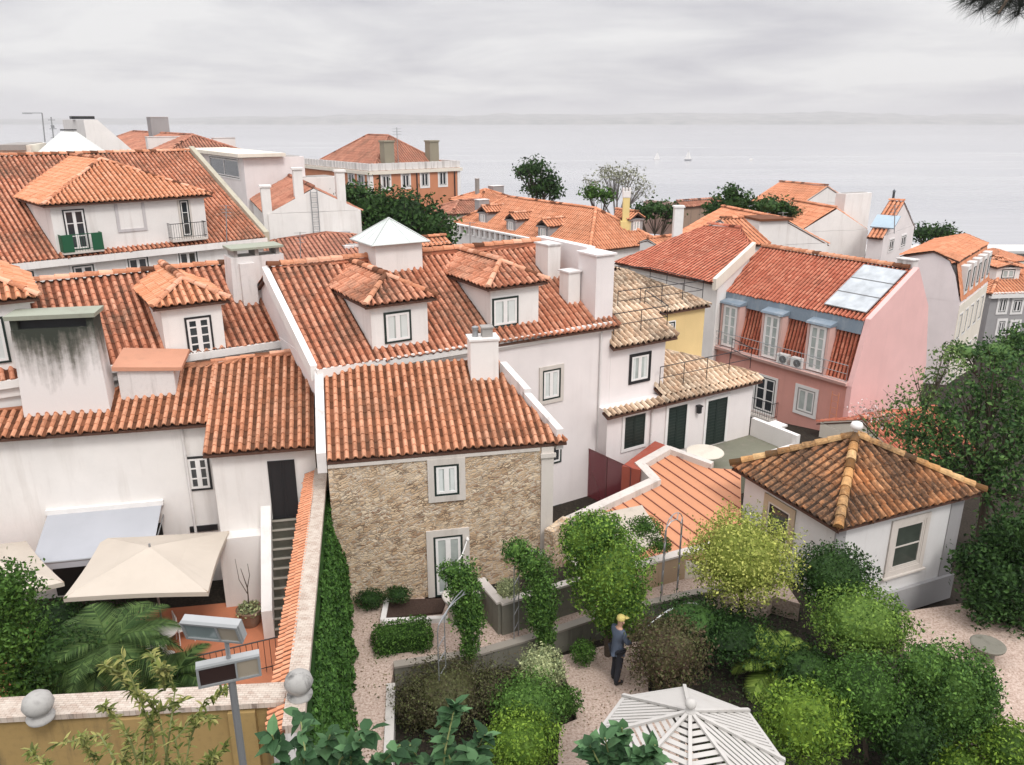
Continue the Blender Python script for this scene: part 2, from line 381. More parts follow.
# ---------------- windows ----------------
def ring(mb, W, s0, s1, z0, z1, t, d0, d1, m=0, bottom=True):
    def bx(a0, a1, b0, b1):
        q = [W.at(a0, b0), W.at(a1, b0), W.at(a1, b1), W.at(a0, b1)]
        mb.hexa([p + W.n * d0 for p in q], [p + W.n * d1 for p in q], m)
    bx(s0, s0 + t, z0, z1); bx(s1 - t, s1, z0, z1); bx(s0 + t, s1 - t, z1 - t, z1)
    if bottom: bx(s0 + t, s1 - t, z0, z0 + t)
def slabw(mb, W, s0, s1, z0, z1, d0, d1, m=0):
    q = [W.at(s0, z0), W.at(s1, z0), W.at(s1, z1), W.at(s0, z1)]
    mb.hexa([p + W.n * d0 for p in q], [p + W.n * d1 for p in q], m)
def prect(W, r):
    x0, y0, x1, y1 = r; xm, ym = (x0 + x1) / 2, (y0 + y1) / 2
    sa = W.s_(W.p(x0, ym)); sb = W.s_(W.p(x1, ym)); zt = W.p(xm, y0).z; zb = W.p(xm, y1).z
    return min(sa, sb), max(sa, sb), zb, zt
def window(root, W, rect, sur=.14, sm=None, fm=None, sash=None, cols=2, rows=1, glass=None, curtain=0, name='window', flat=False, world=None, label=None, sill=False, depth=.05):
    sm = sm or STONE; fm = fm or DKP; sash = sash or WHP; glass = glass or GLASS
    s0, s1, z0, z1 = world if world else prect(W, rect)
    f = MB()
    if sur: ring(f, W, s0 - sur, s1 + sur, z0 - sur, z1 + sur, sur, -.02, depth, 0)
    if sill: slabw(f, W, s0 - sur - .08, s1 + sur + .08, z0 - sur - .06, z0 - sur - .003, -.02, depth + .07, 0)
    fr = min(.06, (s1 - s0) * .12); ring(f, W, s0, s1, z0, z1, fr, -.02, depth - .012, 1)
    sa = MB(); m1 = 2 if flat else 0; tgt = f if flat else sa
    i0, i1, j0, j1 = s0 + fr, s1 - fr, z0 + fr, z1 - fr; bw = min(.07, (s1 - s0) * .1)
    n = 2 if cols >= 2 else 1
    for k in range(n):
        ring(tgt, W, i0 + (i1 - i0) * k / n, i0 + (i1 - i0) * (k + 1) / n, j0, j1, bw, -.02, depth - .02, m1)
    for k in range(1, rows):
        zz = j0 + (j1 - j0) * k / rows; slabw(tgt, W, i0 + bw, i1 - bw, zz - bw * .3, zz + bw * .3, -.01, depth - .024, m1)
    gl = MB(); g = f if flat else gl
    slabw(g, W, i0 + .01, i1 - .01, j0 + .01, j1 - .01, -.02, .008, 3 if flat else 0)
    if curtain:
        for k in range(n):
            c0 = i0 + (i1 - i0) * k / n + bw; c1 = i0 + (i1 - i0) * (k + 1) / n - bw; cw = (c1 - c0) * curtain
            if k == 0: slabw(g, W, c0, c0 + cw, j0 + bw, j1 - bw, -.02, .012, 4 if flat else 1)
            else: slabw(g, W, c1 - cw, c1, j0 + bw, j1 - bw, -.02, .012, 4 if flat else 1)
    if flat:
        o = f.build(name, [sm, fm, sash, glass, CURT], root)
    else:
        o = f.build(name, [sm, fm], root); sa.build('sash', sash, o); gl.build('pane', [glass, CURT], o)
    if label: o['label'] = label
    return o
def shutter_door(root, W, rect, m=None, sur=.12, name='door', sm=None, world=None, slats=True):
    s0, s1, z0, z1 = world if world else prect(W, rect); f = MB()
    if sur: ring(f, W, s0 - sur, s1 + sur, z0 - (sur if name != 'door' else 0), z1 + sur, sur, -.02, .05, 1, bottom=(name != 'door'))
    slabw(f, W, s0, s1, z0, z1, -.02, .015, 0)
    mid = (s0 + s1) / 2
    for q0, q1 in ((s0, mid - .005), (mid + .005, s1)):
        ring(f, W, q0, q1, z0, z1, .05, 0, .035, 0)
        if slats:
            k = int((z1 - z0) / .12)
            for i in range(1, k): zz = z0 + (z1 - z0) * i / k; slabw(f, W, q0 + .05, q1 - .05, zz - .03, zz + .01, 0, .028, 0)
    return f.build(name, [m or DKP, sm or WHP], root)
def railing(pts, h=.9, r=.015, bars=0, mid=1, posts=True, m=0):
    mb = MB(); pts = [Vector(p) for p in pts]
    for i in range(len(pts) - 1):
        p, q = pts[i], pts[i + 1]; mb.tube(p + Z * h, q + Z * h, r * 1.3, n=6, m=m)
        for k in range(mid): mb.tube(p + Z * h * (k + .15) / mid * (.9 if mid > 1 else 3.2 if not bars else 1), q + Z * h * (k + .15) / mid * (.9 if mid > 1 else 3.2 if not bars else 1), r, n=5, m=m)
        ln = (q - p).length
        nb = max(1, round(ln / (bars or 1.2)))
        for k in range(nb + 1):
            if not bars or True: b = p.lerp(q, k / nb); mb.tube(b, b + Z * h, r * (1 if not bars else .6), n=5, m=m)
    return mb
# ---------------- foliage ----------------
def leaves(mb, C, Nn, size, asp=.55, m=0, spread=.7, sun_=None):
    n = len(C); C = np.array(C); Nn = np.array(Nn)
    nn = Nn + rng.normal(0, spread, (n, 3)); nn /= np.linalg.norm(nn, axis=1)[:, None] + 1e-9
    t = rng.normal(0, 1, (n, 3)); t -= nn * (t * nn).sum(1)[:, None]; t /= np.linalg.norm(t, axis=1)[:, None] + 1e-9
    b = np.cross(nn, t); s = size * rng.uniform(.6, 1.35, n)[:, None]
    V = np.empty((n, 4, 3)); V[:, 0] = C - t * s * .5; V[:, 1] = C + b * s * asp * .5 + nn * s * .08; V[:, 2] = C + t * s * .5 - nn * s * .05; V[:, 3] = C - b * s * asp * .5 + nn * s * .08
    k = len(mb.v); mb.v += [tuple(x) for x in V.reshape(-1, 3).tolist()]
    mb.f += [(k + 4 * i, k + 4 * i + 1, k + 4 * i + 2, k + 4 * i + 3) for i in range(n)]; mb.m += [m] * n; mb.r += rng.random(n).tolist()
def crown_pts(c, rad, n, lo=.72, amp=.22, fq=2.2, seed=0, zcut=-1):
    d = rng.normal(0, 1, (n, 3)); d /= np.linalg.norm(d, axis=1)[:, None]
    d = d[d[:, 2] > zcut]; n = len(d)
    rr = lo + (1.04 - lo) * rng.random(n) ** .75
    q = np.array([1 + amp * noise.noise(Vector(x) * fq + Vector((seed * 3.1, seed, 0))) + amp * 1.1 * noise.noise(Vector(x) * fq * 2.9 + Vector((seed, 5, 0))) for x in d])
    P = np.array(c) + d * np.array(rad) * (rr * q)[:, None]; return P, d
def ballplant(name, label, cat, c, rad, n, size, mat, group=None, trunk=None, amp=.22, core=.4, stray=.03, extra=None, base=None, fq=2.2, lo=.72):
    base = Vector(base if base is not None else (c[0], c[1], 0)); root = T(name, label, cat, base, group)
    mb = MB(); sd_ = random.random() * 50
    bl = [(c, rad, n)] + (extra or [])
    for (cc, ra, nn) in bl:
        sd_ += 3.7
        P, d = crown_pts(cc, ra, nn, amp=amp, seed=sd_, fq=fq, lo=lo); leaves(mb, P, d, size)
        if stray: P, d = crown_pts(cc, [x * 1.07 for x in ra], int(nn * stray * 3), lo=.95, amp=amp * 1.5, seed=sd_, fq=fq); leaves(mb, P, d, size * 1.1, spread=1.5)
        if core: mb.blob(cc, [x * core * .85 for x in ra], 12, amp=.05)
        if core: P, d = crown_pts(cc, [x * .8 for x in ra], int(nn * .35), lo=.45, amp=amp, seed=sd_, fq=fq); leaves(mb, P, d, size * 1.15, spread=1.2)
    mb.build('foliage', mat, root)
    if trunk:
        tb = MB(); r0 = trunk; top = Vector(c) - Z * rad[2] * .3
        pts = [base, base.lerp(top, .5) + Vector((random.uniform(-.06, .06), random.uniform(-.06, .06), 0)), top]
        tb.path(pts, [r0, r0 * .8, r0 * .6], 8)
        for k in range(5):
            an = k * 1.3 + sd_; tb.path([pts[1].lerp(top, .5), Vector(c) + Vector((math.cos(an) * rad[0] * .6, math.sin(an) * rad[1] * .6, rad[2] * .1 * k - .1))], [r0 * .5, r0 * .15], 6)
        tb.build('trunk', BARK, root)
    return root
BARK = plain('bark', (.10, .075, .055), .95, var=.4, sc=20)
LF = leafm('leaf_green', (0.031, 0.076, 0.017), (0.070, 0.161, 0.030), (0.139, 0.265, 0.042))
LFD = leafm('leaf_dark', (0.011, 0.029, 0.008), (0.024, 0.060, 0.015), (0.046, 0.099, 0.023))
LFM = leafm('leaf_mid', (0.024, 0.059, 0.011), (0.050, 0.118, 0.020), (0.092, 0.184, 0.034))
LFY = leafm('leaf_yellowgreen', (0.128, 0.167, 0.027), (0.269, 0.321, 0.060), (0.461, 0.474, 0.130))
LFB = leafm('leaf_bright', (0.042, 0.094, 0.012), (0.101, 0.189, 0.025), (0.201, 0.307, 0.040))
LFP = leafm('leaf_purple', (0.058, 0.041, 0.028), (0.115, 0.074, 0.049), (0.099, 0.115, 0.042))
LFG = leafm('leaf_greygreen', (0.164, 0.214, 0.112), (0.312, 0.361, 0.181), (0.493, 0.526, 0.279))
LFBL = leafm('leaf_glossy', (0.020, 0.066, 0.025), (0.046, 0.123, 0.049), (0.082, 0.197, 0.077), .2)
# ================= ground, water, far shore =================
SEA = -62.0
def terr(x, y):
    if y < 28: z = 0.0
    else: z = -min(62.6, (y - 28) * .15)
    if y < 30 and x > 9.6: z = -1.15 * min(1, (x - 9.6) / 1.5)
    return z
g = MB()
xs = [-400, -250, -150, -90, -60, -40, -30, -24, -18, -14, -10, -6, -2, 2, 6, 9.4, 11.2, 14, 18, 24, 30, 40, 60, 90, 140, 220, 330, 460]
ys = [-40, -15, 0, 6, 10, 14, 18, 22, 25, 28, 32, 38, 45, 55, 65, 80, 100, 130, 165, 205, 250, 300, 360, 430, 470]
k0 = len(g.v)
for y in ys:
    for x in xs: g.v.append((x, y, terr(x, y) - .56 - (0 if y < 470 else -2.4)))
for j in range(len(ys) - 1):
    for i in range(len(xs) - 1):
        a_ = j * len(xs) + i; g.f.append((a_, a_ + 1, a_ + len(xs) + 1, a_ + len(xs))); g.m.append(0); g.r.append(.5)
def groundmat(name, c0, c1, c2, sc=30, mid=.5, bs=.5):
    m, t, b = newmat(name); n1 = noise_(t, sc, 4, .7); n2 = noise_(t, .8, 5)
    c = ramp(t, n1, [(mid - .15, c0), (mid, c1), (mid + .18, c2)]); c = mix(t, math_(t, 'MULTIPLY', n2, .5), c, c0)
    L(t, c, b.inputs['Base Color']); b.inputs['Roughness'].default_value = .95; b.inputs['Specular IOR Level'].default_value = .15; bump(t, b, n1, bs, .03); return m
SOIL = groundmat('dark_soil', (.018, .015, .012), (.035, .028, .022), (.06, .05, .035), 14)
GRAV = groundmat('pink_gravel', (.33, .235, .185), (.54, .42, .35), (.70, .58, .50), 17, .5, 1.0)
struct('ground', g, SOIL)
m, t, b = newmat('river_water'); MC['water'] = m
b.inputs['Base Color'].default_value = (.36, .365, .38, 1); b.inputs['Roughness'].default_value = .16; b.inputs['IOR'].default_value = 1.33
nn = t.nodes.new('ShaderNodeTexNoise'); L(t, mapv(t, (.03, .09, .05)), nn.inputs['Vector']); nn.inputs['Scale'].default_value = 1; nn.inputs['Detail'].default_value = 5; bump(t, b, nn.outputs[0], .2, 1.4); L(t, mix(t, ramp(t, noise_(t, 1, 5, .6, mapv(t, (.0012, .006, .01))), [(.4, (0, 0, 0)), (.65, (1, 1, 1))]), (.33, .335, .355), (.42, .42, .43)), b.inputs['Base Color'])
g = MB(); g.face([(-30000, 380, SEA), (30000, 380, SEA), (30000, 12500, SEA), (-30000, 12500, SEA)]); struct('river', g, m)
# far shore: low hills with a pale strip of buildings
g = MB(); X = np.linspace(-14000, 14000, 240)
for layer, (Y0, hs, dz, seed) in enumerate([(11300, 90, 24, 3), (12800, 150, 40, 9)]):
    k = len(g.v)
    for i, x in enumerate(X):
        h = hs + dz * 2.2 * noise.noise(Vector((x * .0005, seed, 0))) + dz * .8 * noise.noise(Vector((x * .003, seed, 2)))
        fade = 1 if x > -1500 else max(.45, 1 + (x + 1500) / 9000)
        h = max(25, h * fade)
        g.v += [(x, Y0, SEA - 1), (x, Y0 + 250, SEA + h * .55), (x, Y0 + 900, SEA + h), (x, Y0 + 2600, SEA - 1)]
    for i in range(len(X) - 1):
        for j in range(3): q = k + i * 4 + j; g.f.append((q, q + 4, q + 5, q + 1)); g.m.append(0); g.r.append(.5)
m, t, b = newmat('hills'); L(t, ramp(t, noise_(t, .004, 6, .7), [(.4, (.05, .07, .05)), (.62, (.30, .28, .25))]), b.inputs['Base Color']); b.inputs['Roughness'].default_value = 1
struct('far_hills', g, m, smooth=True)
SNDB = plain('sand', (.62, .56, .48), .95)
g = MB()
for k in range(5): x0 = -2500 + k * 3300; g.box((x0 + 800, 11260, SEA + 1.5), (1, 0, 0), (0, 1, 0), random.uniform(900, 2600), 60, 3)
struct('far_beach', g, SNDB)
# haze
hz = MB(); hz.box((0, 7400, 50), (1, 0, 0), (0, 1, 0), 29000, 17000, 238)
m = bpy.data.materials.new('haze'); m.use_nodes = True; t = m.node_tree; t.nodes.clear()
pv = t.nodes.new('ShaderNodeVolumePrincipled'); pv.inputs['Color'].default_value = (.97, .965, .975, 1); pv.inputs['Density'].default_value = 1.3e-4; pv.inputs['Anisotropy'].default_value = .1
L(t, pv.outputs[0], t.nodes.new('ShaderNodeOutputMaterial').inputs['Volume'])
HAZE = struct('haze', hz, m, kind='stuff')

# ================= stone house =================
MS = [None]
def stonemat():
    m, t, b = newmat('rubble_stone'); v = mapv(t, (1, 1, 2.3))
    nz_ = noise_(t, 5, 2, .5); 
    va = t.nodes.new('ShaderNodeVectorMath'); va.operation = 'ADD'; cmb = t.nodes.new('ShaderNodeCombineXYZ'); L(t, math_(t, 'MULTIPLY', nz_, .5), cmb.inputs[0]); L(t, math_(t, 'MULTIPLY', nz_, .6), cmb.inputs[2])
    L(t, v, va.inputs[0]); L(t, cmb.outputs[0], va.inputs[1])
    vo = t.nodes.new('ShaderNodeTexVoronoi'); vo.inputs['Scale'].default_value = 7.0; L(t, va.outputs[0], vo.inputs['Vector'])
    vd = t.nodes.new('ShaderNodeTexVoronoi'); vd.feature = 'DISTANCE_TO_EDGE'; vd.inputs['Scale'].default_value = 7.0; L(t, va.outputs[0], vd.inputs['Vector'])
    sp = t.nodes.new('ShaderNodeSeparateColor'); L(t, vo.outputs['Color'], sp.inputs[0])
    c = ramp(t, sp.outputs[0], [(0, (.27, .165, .105)), (.25, (.47, .32, .20)), (.6, (.62, .46, .305)), (1, (.74, .61, .45))])
    c = mix(t, ramp(t, noise_(t, .8, 4), [(.4, (0, 0, 0)), (.7, (.55, .55, .55))]), c, (.52, .37, .23))
    ed = ramp(t, vd.outputs['Distance'], [(.03, (0, 0, 0)), (.14, (1, 1, 1))])
    mc = ramp(t, noise_(t, 3, 4), [(.36, (.20, .15, .11)), (.56, (.60, .51, .41))])
    c = mix(t, ed, mc, c); L(t, c, b.inputs['Base Color']); b.inputs['Roughness'].default_value = .95; b.inputs['Specular IOR Level'].default_value = .1
    h = math_(t, 'ADD', math_(t, 'MULTIPLY', math_(t, 'MINIMUM', vd.outputs['Distance'], .15), 5), math_(t, 'MULTIPLY', noise_(t, 12, 4), .5)); bump(t, b, h, .7, .035); return m
RUB = stonemat()
A12, V12 = axes(12)
SW = Wl(atz(352, 606, 0), 12)
root = T('stone_cottage', 'two storey rubble stone cottage with orange tiled roof beside the gravel path', 'house', SW.o)
sL = SW.s_(SW.p(328, 470)); sR = SW.s_(SW.p(541, 470)); q0 = SW.at(sL, 0); q1 = SW.at(sR, 0)
DEP = 3.4
mb = MB(); zt = SW.p(400, 458).z
mb.prism([q0, q1, q1 + V12 * DEP, q0 + V12 * DEP], -.6, zt - .02); 
wallo = mb.build('wall', RUB, root)
mb = MB()  # smooth pilaster at the right corner, plaster band under eave, plinth
pil = SW.s_(SW.p(553, 480))
mb.prism([SW.at(sR + .002, 0) + SW.n * .04, SW.at(pil, 0) + SW.n * .04, SW.at(pil, 0) + V12 * (DEP), SW.at(sR + .002, 0) + V12 * DEP], -.6, zt - .03)
slabw(mb, SW, sR - .03, pil + .05, zt - .32, zt - .2, .04, .1); 
slabw(mb, SW, sL, sR - .04, zt - .12, zt - .03, -.02, .035)
mb.build('corner_pilaster', STONE, root)
RS = Rp(SW.p(400, 456) + SW.n * .25 , 12, 25)
pr_ = MB()
L0 = RS.p(327, 460); R0_ = RS.p(567, 439); R0_ = L0 + A12 * (R0_ - L0).dot(A12)
tL = (RS.p(331, 368) - L0).dot(V12); rdg = Rp(RS.o, 12, 25)
up12 = (V12 + Z * RS.tan)
Lt = L0 + up12 * tL; 
Rt = L0 + A12 * ((RS.p(500, 372) - L0).dot(A12)) + up12 * tL
tiles(pr_, [L0, R0_, L0 + A12 * ((R0_ - L0).length - .9) + up12 * 1.5, Rt, Lt], pitch=.22, row=.27, lod=0, amp=.06)
pr_.build('roof', [TILE, MORT, CAPM], root)
# white parapets on both rakes
mb = MB()
def rake(mb, p, q, w, h, ax, m=0):
    p = Vector(p); q = Vector(q); a_ = ax * (w / 2)
    mb.hexa([p - a_ - Z * .4, p + a_ - Z * .4, q + a_ - Z * .4, q - a_ - Z * .4], [p - a_ + Z * h, p + a_ + Z * h, q + a_ + Z * h, q - a_ + Z * h], m)
rake(mb, L0 - A12 * .14 + V12 * .1, Lt - A12 * .14, .24, .16, A12); mb.build('parapet', WHITED, root); mb = MB()
pR = RS.p(560, 436); pR2 = RS.p(503, 372)
rake(mb, pR, pR.lerp(pR2, .58), .2, .2, A12); rake(mb, pR.lerp(pR2, .55), pR2, .2, .32, A12)
mb.build('parapet', WHITED, root)
window(root, SW, (434, 464, 459, 495), sur=.17, curtain=.75, glass=GLASSB, cols=2)
d_ = window(root, SW, (434, 535, 463, 595), sur=.19, curtain=.0, glass=GLASSB, cols=2, name='french_door')
mb = MB(); s0, s1, z0, z1 = prect(SW, (434, 535, 463, 595)); slabw(mb, SW, s0 - .3, s1 + .3, -.4, .0, .0, .34); mb.build('door_step', STONE, root)
# chimney on the ridge (white box with metal cowl)
cc = RS.p(484, 376) + V12 * .15
mb = MB(); mb.box(cc + Z * .25, A12, V12, .82, .6, 1.75, 0, up=Z); mb.box(cc + Z * 1.14, A12, V12, .9, .68, .06, 0, up=Z)
ch = mb.build('chimney', WHITE, root)
mb = MB(); mb.box(cc + A12 * .12 + Z * 1.3, A12, V12, .3, .3, .26, 0, up=Z); mb.box(cc + A12 * .12 + Z * 1.45, A12, V12, .36, .36, .04, 0, up=Z); mb.build('cowl', GREYS, ch)
mb = MB(); mb.lathe(cc - A12 * .22 + Z * 1.16, [(.09, 0), (.075, .2), (.1, .22), (.1, .3), (0, .34)], 10); mb.build('flue_pot', GRM, ch)
# wall lamp and cable arm by the door
mb = MB(); q = SW.p(467, 537); mb.tube(q, q + SW.n * .12, .03); mb.path([q + SW.n * .12, q + SW.n * .35 - Z * .35 - A12 * .2, q + SW.n * .5 - Z * .55 - A12 * .45], .02); mb.blob(q + SW.n * .14, (.05, .05, .05)); mb.build('wall_lamp', WHP, root)

# ================= main townhouse (central) =================
M = Wl(atz(320, 366, 6.1), 32); AM, VM = axes(32)
def MP(s, t, z): q = M.o + AM * s + VM * t; return Vector((q.x, q.y, z))
ZE = 6.05; PIT = 28; TN = math.tan(R(PIT)); RUN = 4.15
sE = M.s_(M.p(612, 322))
root = T('white_townhouse', 'long white townhouse with two dormers and a pyramid skylight, behind the stone cottage', 'house', M.o)
mb = MB(); mb.prism([MP(0, 0, 0), MP(sE, 0, 0), MP(sE, RUN * 2, 0), MP(0, RUN * 2, 0)], -2.5, ZE)
mb.face([MP(0.02, 0, ZE), MP(.02, RUN * 2, ZE), MP(.02, RUN, ZE + RUN * TN - .08)]); mb.face([MP(sE, 0, ZE), MP(sE, RUN * 2, ZE), MP(sE, RUN, ZE + RUN * TN - .08)])
wallm = mb.build('wall', PINKW, root)
mb = MB()  # cornice / gutter ledge
slabw(mb, M, -.15, sE, ZE - .26, ZE - .0, -.05, .16); slabw(mb, M, -.15, sE, ZE - .36, ZE - .263, -.05, .08)
mb.build('cornice', WHITE, root)
mb = MB(); P = lambda s, t: MP(s, t, ZE + .06 + t * TN)
tiles(mb, [P(-.1, -.12), P(sE + .15, -.3), P(sE + .1, RUN), P(-.1, RUN)], pitch=.23, row=.30, lod=1)
tiles(mb, [P(-.1, 2 * RUN + .2)*1 - Z * ((2 * RUN + .2) * TN * 2 - 2 * RUN * TN), P(sE + .1, 2 * RUN + .2) - Z * ((2 * RUN + .2) * TN * 2 - 2 * RUN * TN), P(sE + .1, RUN), P(-.1, RUN)], pitch=.23, row=.4, lod=2)
caps(mb, P(-.1, RUN), P(sE - .3, RUN), lift=.04)
mb.build('roof', [TILEW, MORT, CAPM], root)
RM = Rp(MP(0, 0, ZE + .06), 32, PIT)
# party walls
mb = MB(); rake(mb, P(-.18, 0), P(-.18, RUN), .2, .03, AM); 
mb.build('parapet', WHITE, root)
zpw = M.off(-1).p(612, 247).z
mb = MB(); mb.prism([MP(sE - .32, 1.15, 0), MP(sE + .05, 1.15, 0), MP(sE + .05, 4.4, 0), MP(sE - .32, 4.4, 0)], ZE - .3, ZE + 2.45)
mb.build('party_wall', PINKW, root)
mb = MB(); mb.prism([MP(sE - .68, .12, 0), MP(sE + .1, .12, 0), MP(sE + .1, 1.14, 0), MP(sE - .68, 1.14, 0)], ZE - .3, ZE + 2.3)
mb.prism([MP(sE - .75, .05, 0), MP(sE + .17, .05, 0), MP(sE + .17, 1.21, 0), MP(sE - .75, 1.21, 0)], ZE + 2.302, ZE + 2.36, 0)
mb.build('chimney', [PINKW, GREYS], root)
def small_chimney(root, c, a, v, w, d, h, cap='flat', mat=None, m2=None):
    mb = MB(); mb.box(c + Z * (h / 2 - .35), a, v, w, d, h + .7, 0, up=Z); mb.box(c + Z * (h + .03), a, v, w + .1, d + .1, .055, 1, up=Z)
    if cap == 'tile': mb.box(c + Z * (h + .17), a, v, w + .06, d + .06, .05, 1, up=Z); [mb.box(c + Z * (h + .1) + a * sx_ * w * .4, a, v, .08, d, .12, 0, up=Z) for sx_ in (-1, 1)]
    return mb.build('chimney', [mat or WHITE, m2 or WHITED], root)
small_chimney(root, P(sE - .95, 2.65), AM, VM, .55, .8, .95); small_chimney(root, P(sE - 1.0, 1.2), AM, VM, .5, .55, .95)
def dormer(root, fb, a, v, w, hw, mt, rp_=26, oh=.24, rect=None, Wmat=None, tm=None, lod=1, win=None, tp=.23, glass=None, curtain=.8, hipf=True, rows=1, fm=None):
    """fb front-bottom centre on roof, mt tan of main roof"""
    fb = Vector(fb); L1 = hw / mt; tn = math.tan(R(rp_))
    def Q(s, t, z): return fb + a * s + v * t + Z * z
    mb = MB(); h = w / 2; n = -v
    for s in (-h, h):  # cheeks
        sg = 1 if s > 0 else -1
        b4 = [Q(s, 0, -.35), Q(s, L1 + .3, mt * (L1 + .3) - .35), Q(s, L1 + .3, hw), Q(s, 0, hw)]
        mb.hexa(b4, [p - a * sg * .12 for p in b4])
    b4 = [Q(-h + .12, 0.0, -.35), Q(h - .12, 0.0, -.35), Q(h - .12, 0.0, hw), Q(-h + .12, 0.0, hw)]; mb.hexa(b4, [p + v * .12 for p in b4])
    mb.hexa([Q(-h, 0, hw), Q(h, 0, hw), Q(h, L1, hw), Q(-h, L1, hw)], [p + Z * .05 for p in [Q(-h, 0, hw), Q(h, 0, hw), Q(h, L1, hw), Q(-h, L1, hw)]])
    # cornice under eave
    mb.hexa([Q(-h - .1, -.1, hw - .1), Q(h + .1, -.1, hw - .1), Q(h + .1, .05, hw - .1), Q(-h - .1, .05, hw - .1)], [Q(-h - .14, -.14, hw + .02), Q(h + .14, -.14, hw + .02), Q(h + .14, .05, hw + .02), Q(-h - .14, .05, hw + .02)])
    d = mb.build('dormer', Wmat or WHITE, root)
    r = MB(); H2 = h + oh; zo = hw + .1 ; zr = zo + H2 * tn; Lr = (zr) / mt + .15; Le = (zo) / mt + .1
    ap = Q(0, -oh + (H2 if hipf else 0), zr); bk = Q(0, Lr, zr)
    fl, fr_ = Q(-H2, -oh, zo), Q(H2, -oh, zo)
    k = dict(pitch=tp, lod=lod, row=.3, slab=True)
    tiles(r, [fl, Q(-H2, Le, zo), bk, ap], **k); tiles(r, [fr_, Q(H2, Le, zo), bk, ap], **k)
    if hipf: tiles(r, [fl, fr_, ap], **k); caps(r, fl, ap, r=.085, lift=.01); caps(r, fr_, ap, r=.085, lift=.01)
    caps(r, ap, bk, r=.11, lift=.03)
    r.build('dormer_roof', [tm or TILEW, MORT, CAPM], d)
    FWl = Wl(fb, a=a)
    wr = prect(FWl, rect) if rect else (win[0], win[1], fb.z + win[2], fb.z + win[3])
    window(d, FWl, None, world=wr, sur=0.0, curtain=curtain, flat=True, glass=glass or GLASSB, rows=rows, fm=fm)
    return d, FWl
dormer(root, RM.p(401, 345), AM, VM, 1.85, 1.33, TN, rect=(384, 311, 411, 342))
dormer(root, RM.p(515, 325), AM, VM, 1.85, 1.33, TN, rect=(492, 297, 518, 326))
# pyramid skylight on the ridge
c = RM.p(400, 271); sk = MB(); w_ = 1.0
sk.box(c + VM * .75 + Z * .3, AM, VM, 1.7, 1.5, 1.3, 0, up=Z); skl = sk.build('skylight', WHITE, root)
sk = MB(); cz = c + VM * .75 + Z * .95; cs = [cz + AM * (sx_ * 1.05) + VM * (sy_ * .95) for sx_, sy_ in ((-1, -1), (1, -1), (1, 1), (-1, 1))]; apx = cz + Z * .75
for i in range(4): sk.face([cs[i], cs[(i + 1) % 4], apx], 0)
for i in range(4):
    sk.tube(cs[i], apx, .03, n=5, m=1); sk.tube(cs[i], cs[(i + 1) % 4], .035, n=5, m=1)
    for f_ in (.33, .66): bse = cs[i].lerp(cs[(i + 1) % 4], f_); sk.tube(bse, apx, .014, n=4, m=1)
sk.build('glazed_pyramid', [plain('frosted_glass', (.62, .68, .64), .3), plain('pale_metal', (.5, .52, .5), .4, .3)], skl)
for rc in ((542, 369, 560, 399),): window(root, M, rc, sur=.13, curtain=.85, glass=GLASSB)
M_low = M
window(root, M, (549, 444, 561, 463), sur=.0, glass=GLASS, cols=1); window(root, M, (552, 505, 561, 519), sur=0, glass=GLASS, cols=1)

# air conditioners on the party wall
def ac(c, a, v, label, w=.75, h=.55, group='air conditioner units', d=.3):
    root = T('air_conditioner', label, 'air conditioner', c, group)
    mb = MB(); mb.box(c, a, v, w, d, h, 0, up=Z); mb.tube(c - v * d / 2 + a * w * -.12, c - v * (d / 2 + .02) + a * w * -.12, h * .4, n=16, m=1); 
    mb.build('casing', [plain('ac_white', (.7, .7, .68), .4), plain('ac_grille', (.12, .12, .12), .6)], root)
    mb = MB()
    for k in range(6): an = k * math.pi / 6; ct = c - v * (d / 2 + .024) - a * w * .12; dd = a * math.cos(an) + Z * math.sin(an); mb.tube(ct - dd * h * .4, ct + dd * h * .4, .006, n=4)
    mb.build('fan_guard', GRM, root)
    mb = MB(); 
    for s in (-.3, .3): mb.tube(c + a * w * s - v * d * .4 - Z * (h / 2 + .03), c + a * w * s + v * d * .8 - Z * (h / 2 + .03), .02, n=5)
    mb.build('bracket', GRM, root)
    return root
SP = Wl(MP(sE - .34, 0, 0), a=VM)   # west face of party wall
for (x, y), lb in (((551, 266), 'white air conditioner on the chimney side of the townhouse party wall, the upper one'), ((577, 300), 'white air conditioner low on the party wall beside the yellowed roof')):
    q = SP.p(x, y) - AM * .35; ac(q, AM, VM, lb, w=.62, h=.6)

# ================= left house with stained chimney (A) =================
AR = Wl(atY(290, 500, 20.6), 12); sx0 = AR.s_(AR.p(214, 480)); sx1 = AR.s_(AR.p(317, 480)); zA = AR.p(310, 440).z
AL = AR.off(-1.2); 
root = T('white_garden_house', 'white house with outside stair and big soot stained chimney, left foreground', 'house', AR.at((sx0 + sx1) / 2, -.5))
far = AR.at(sx0 - 9, 0); ptan = math.tan(R(22))
mb = MB(); q = lambda s, t: AR.at(s, 0) + V12 * t
mb.prism([q(sx0, 0), q(sx1, 0), q(sx1, 3.7), q(sx0, 3.3)], -1.2, [zA, zA, zA + 3.7 * ptan - .08, zA + 3.3 * ptan - .08])
mb.prism([q(sx0 - 9, 1.2), q(sx0 - .002, 1.2), q(sx0 - .002, 3.2), q(sx0 - 9, 1.9)], -1.2, [zA + 1.2 * ptan - .04] * 2 + [zA + 3.2 * ptan - .1, zA + 1.9 * ptan - .1])
mb.build('wall', WHITE, root)
RA = Rp(AR.at(sx1, zA) + AR.n * .0, 12, 22)
mb = MB(); QA = lambda s, t: AR.at(s, 0) + V12 * t + Z * (zA + .08 + t * ptan - AR.at(s, 0).z)
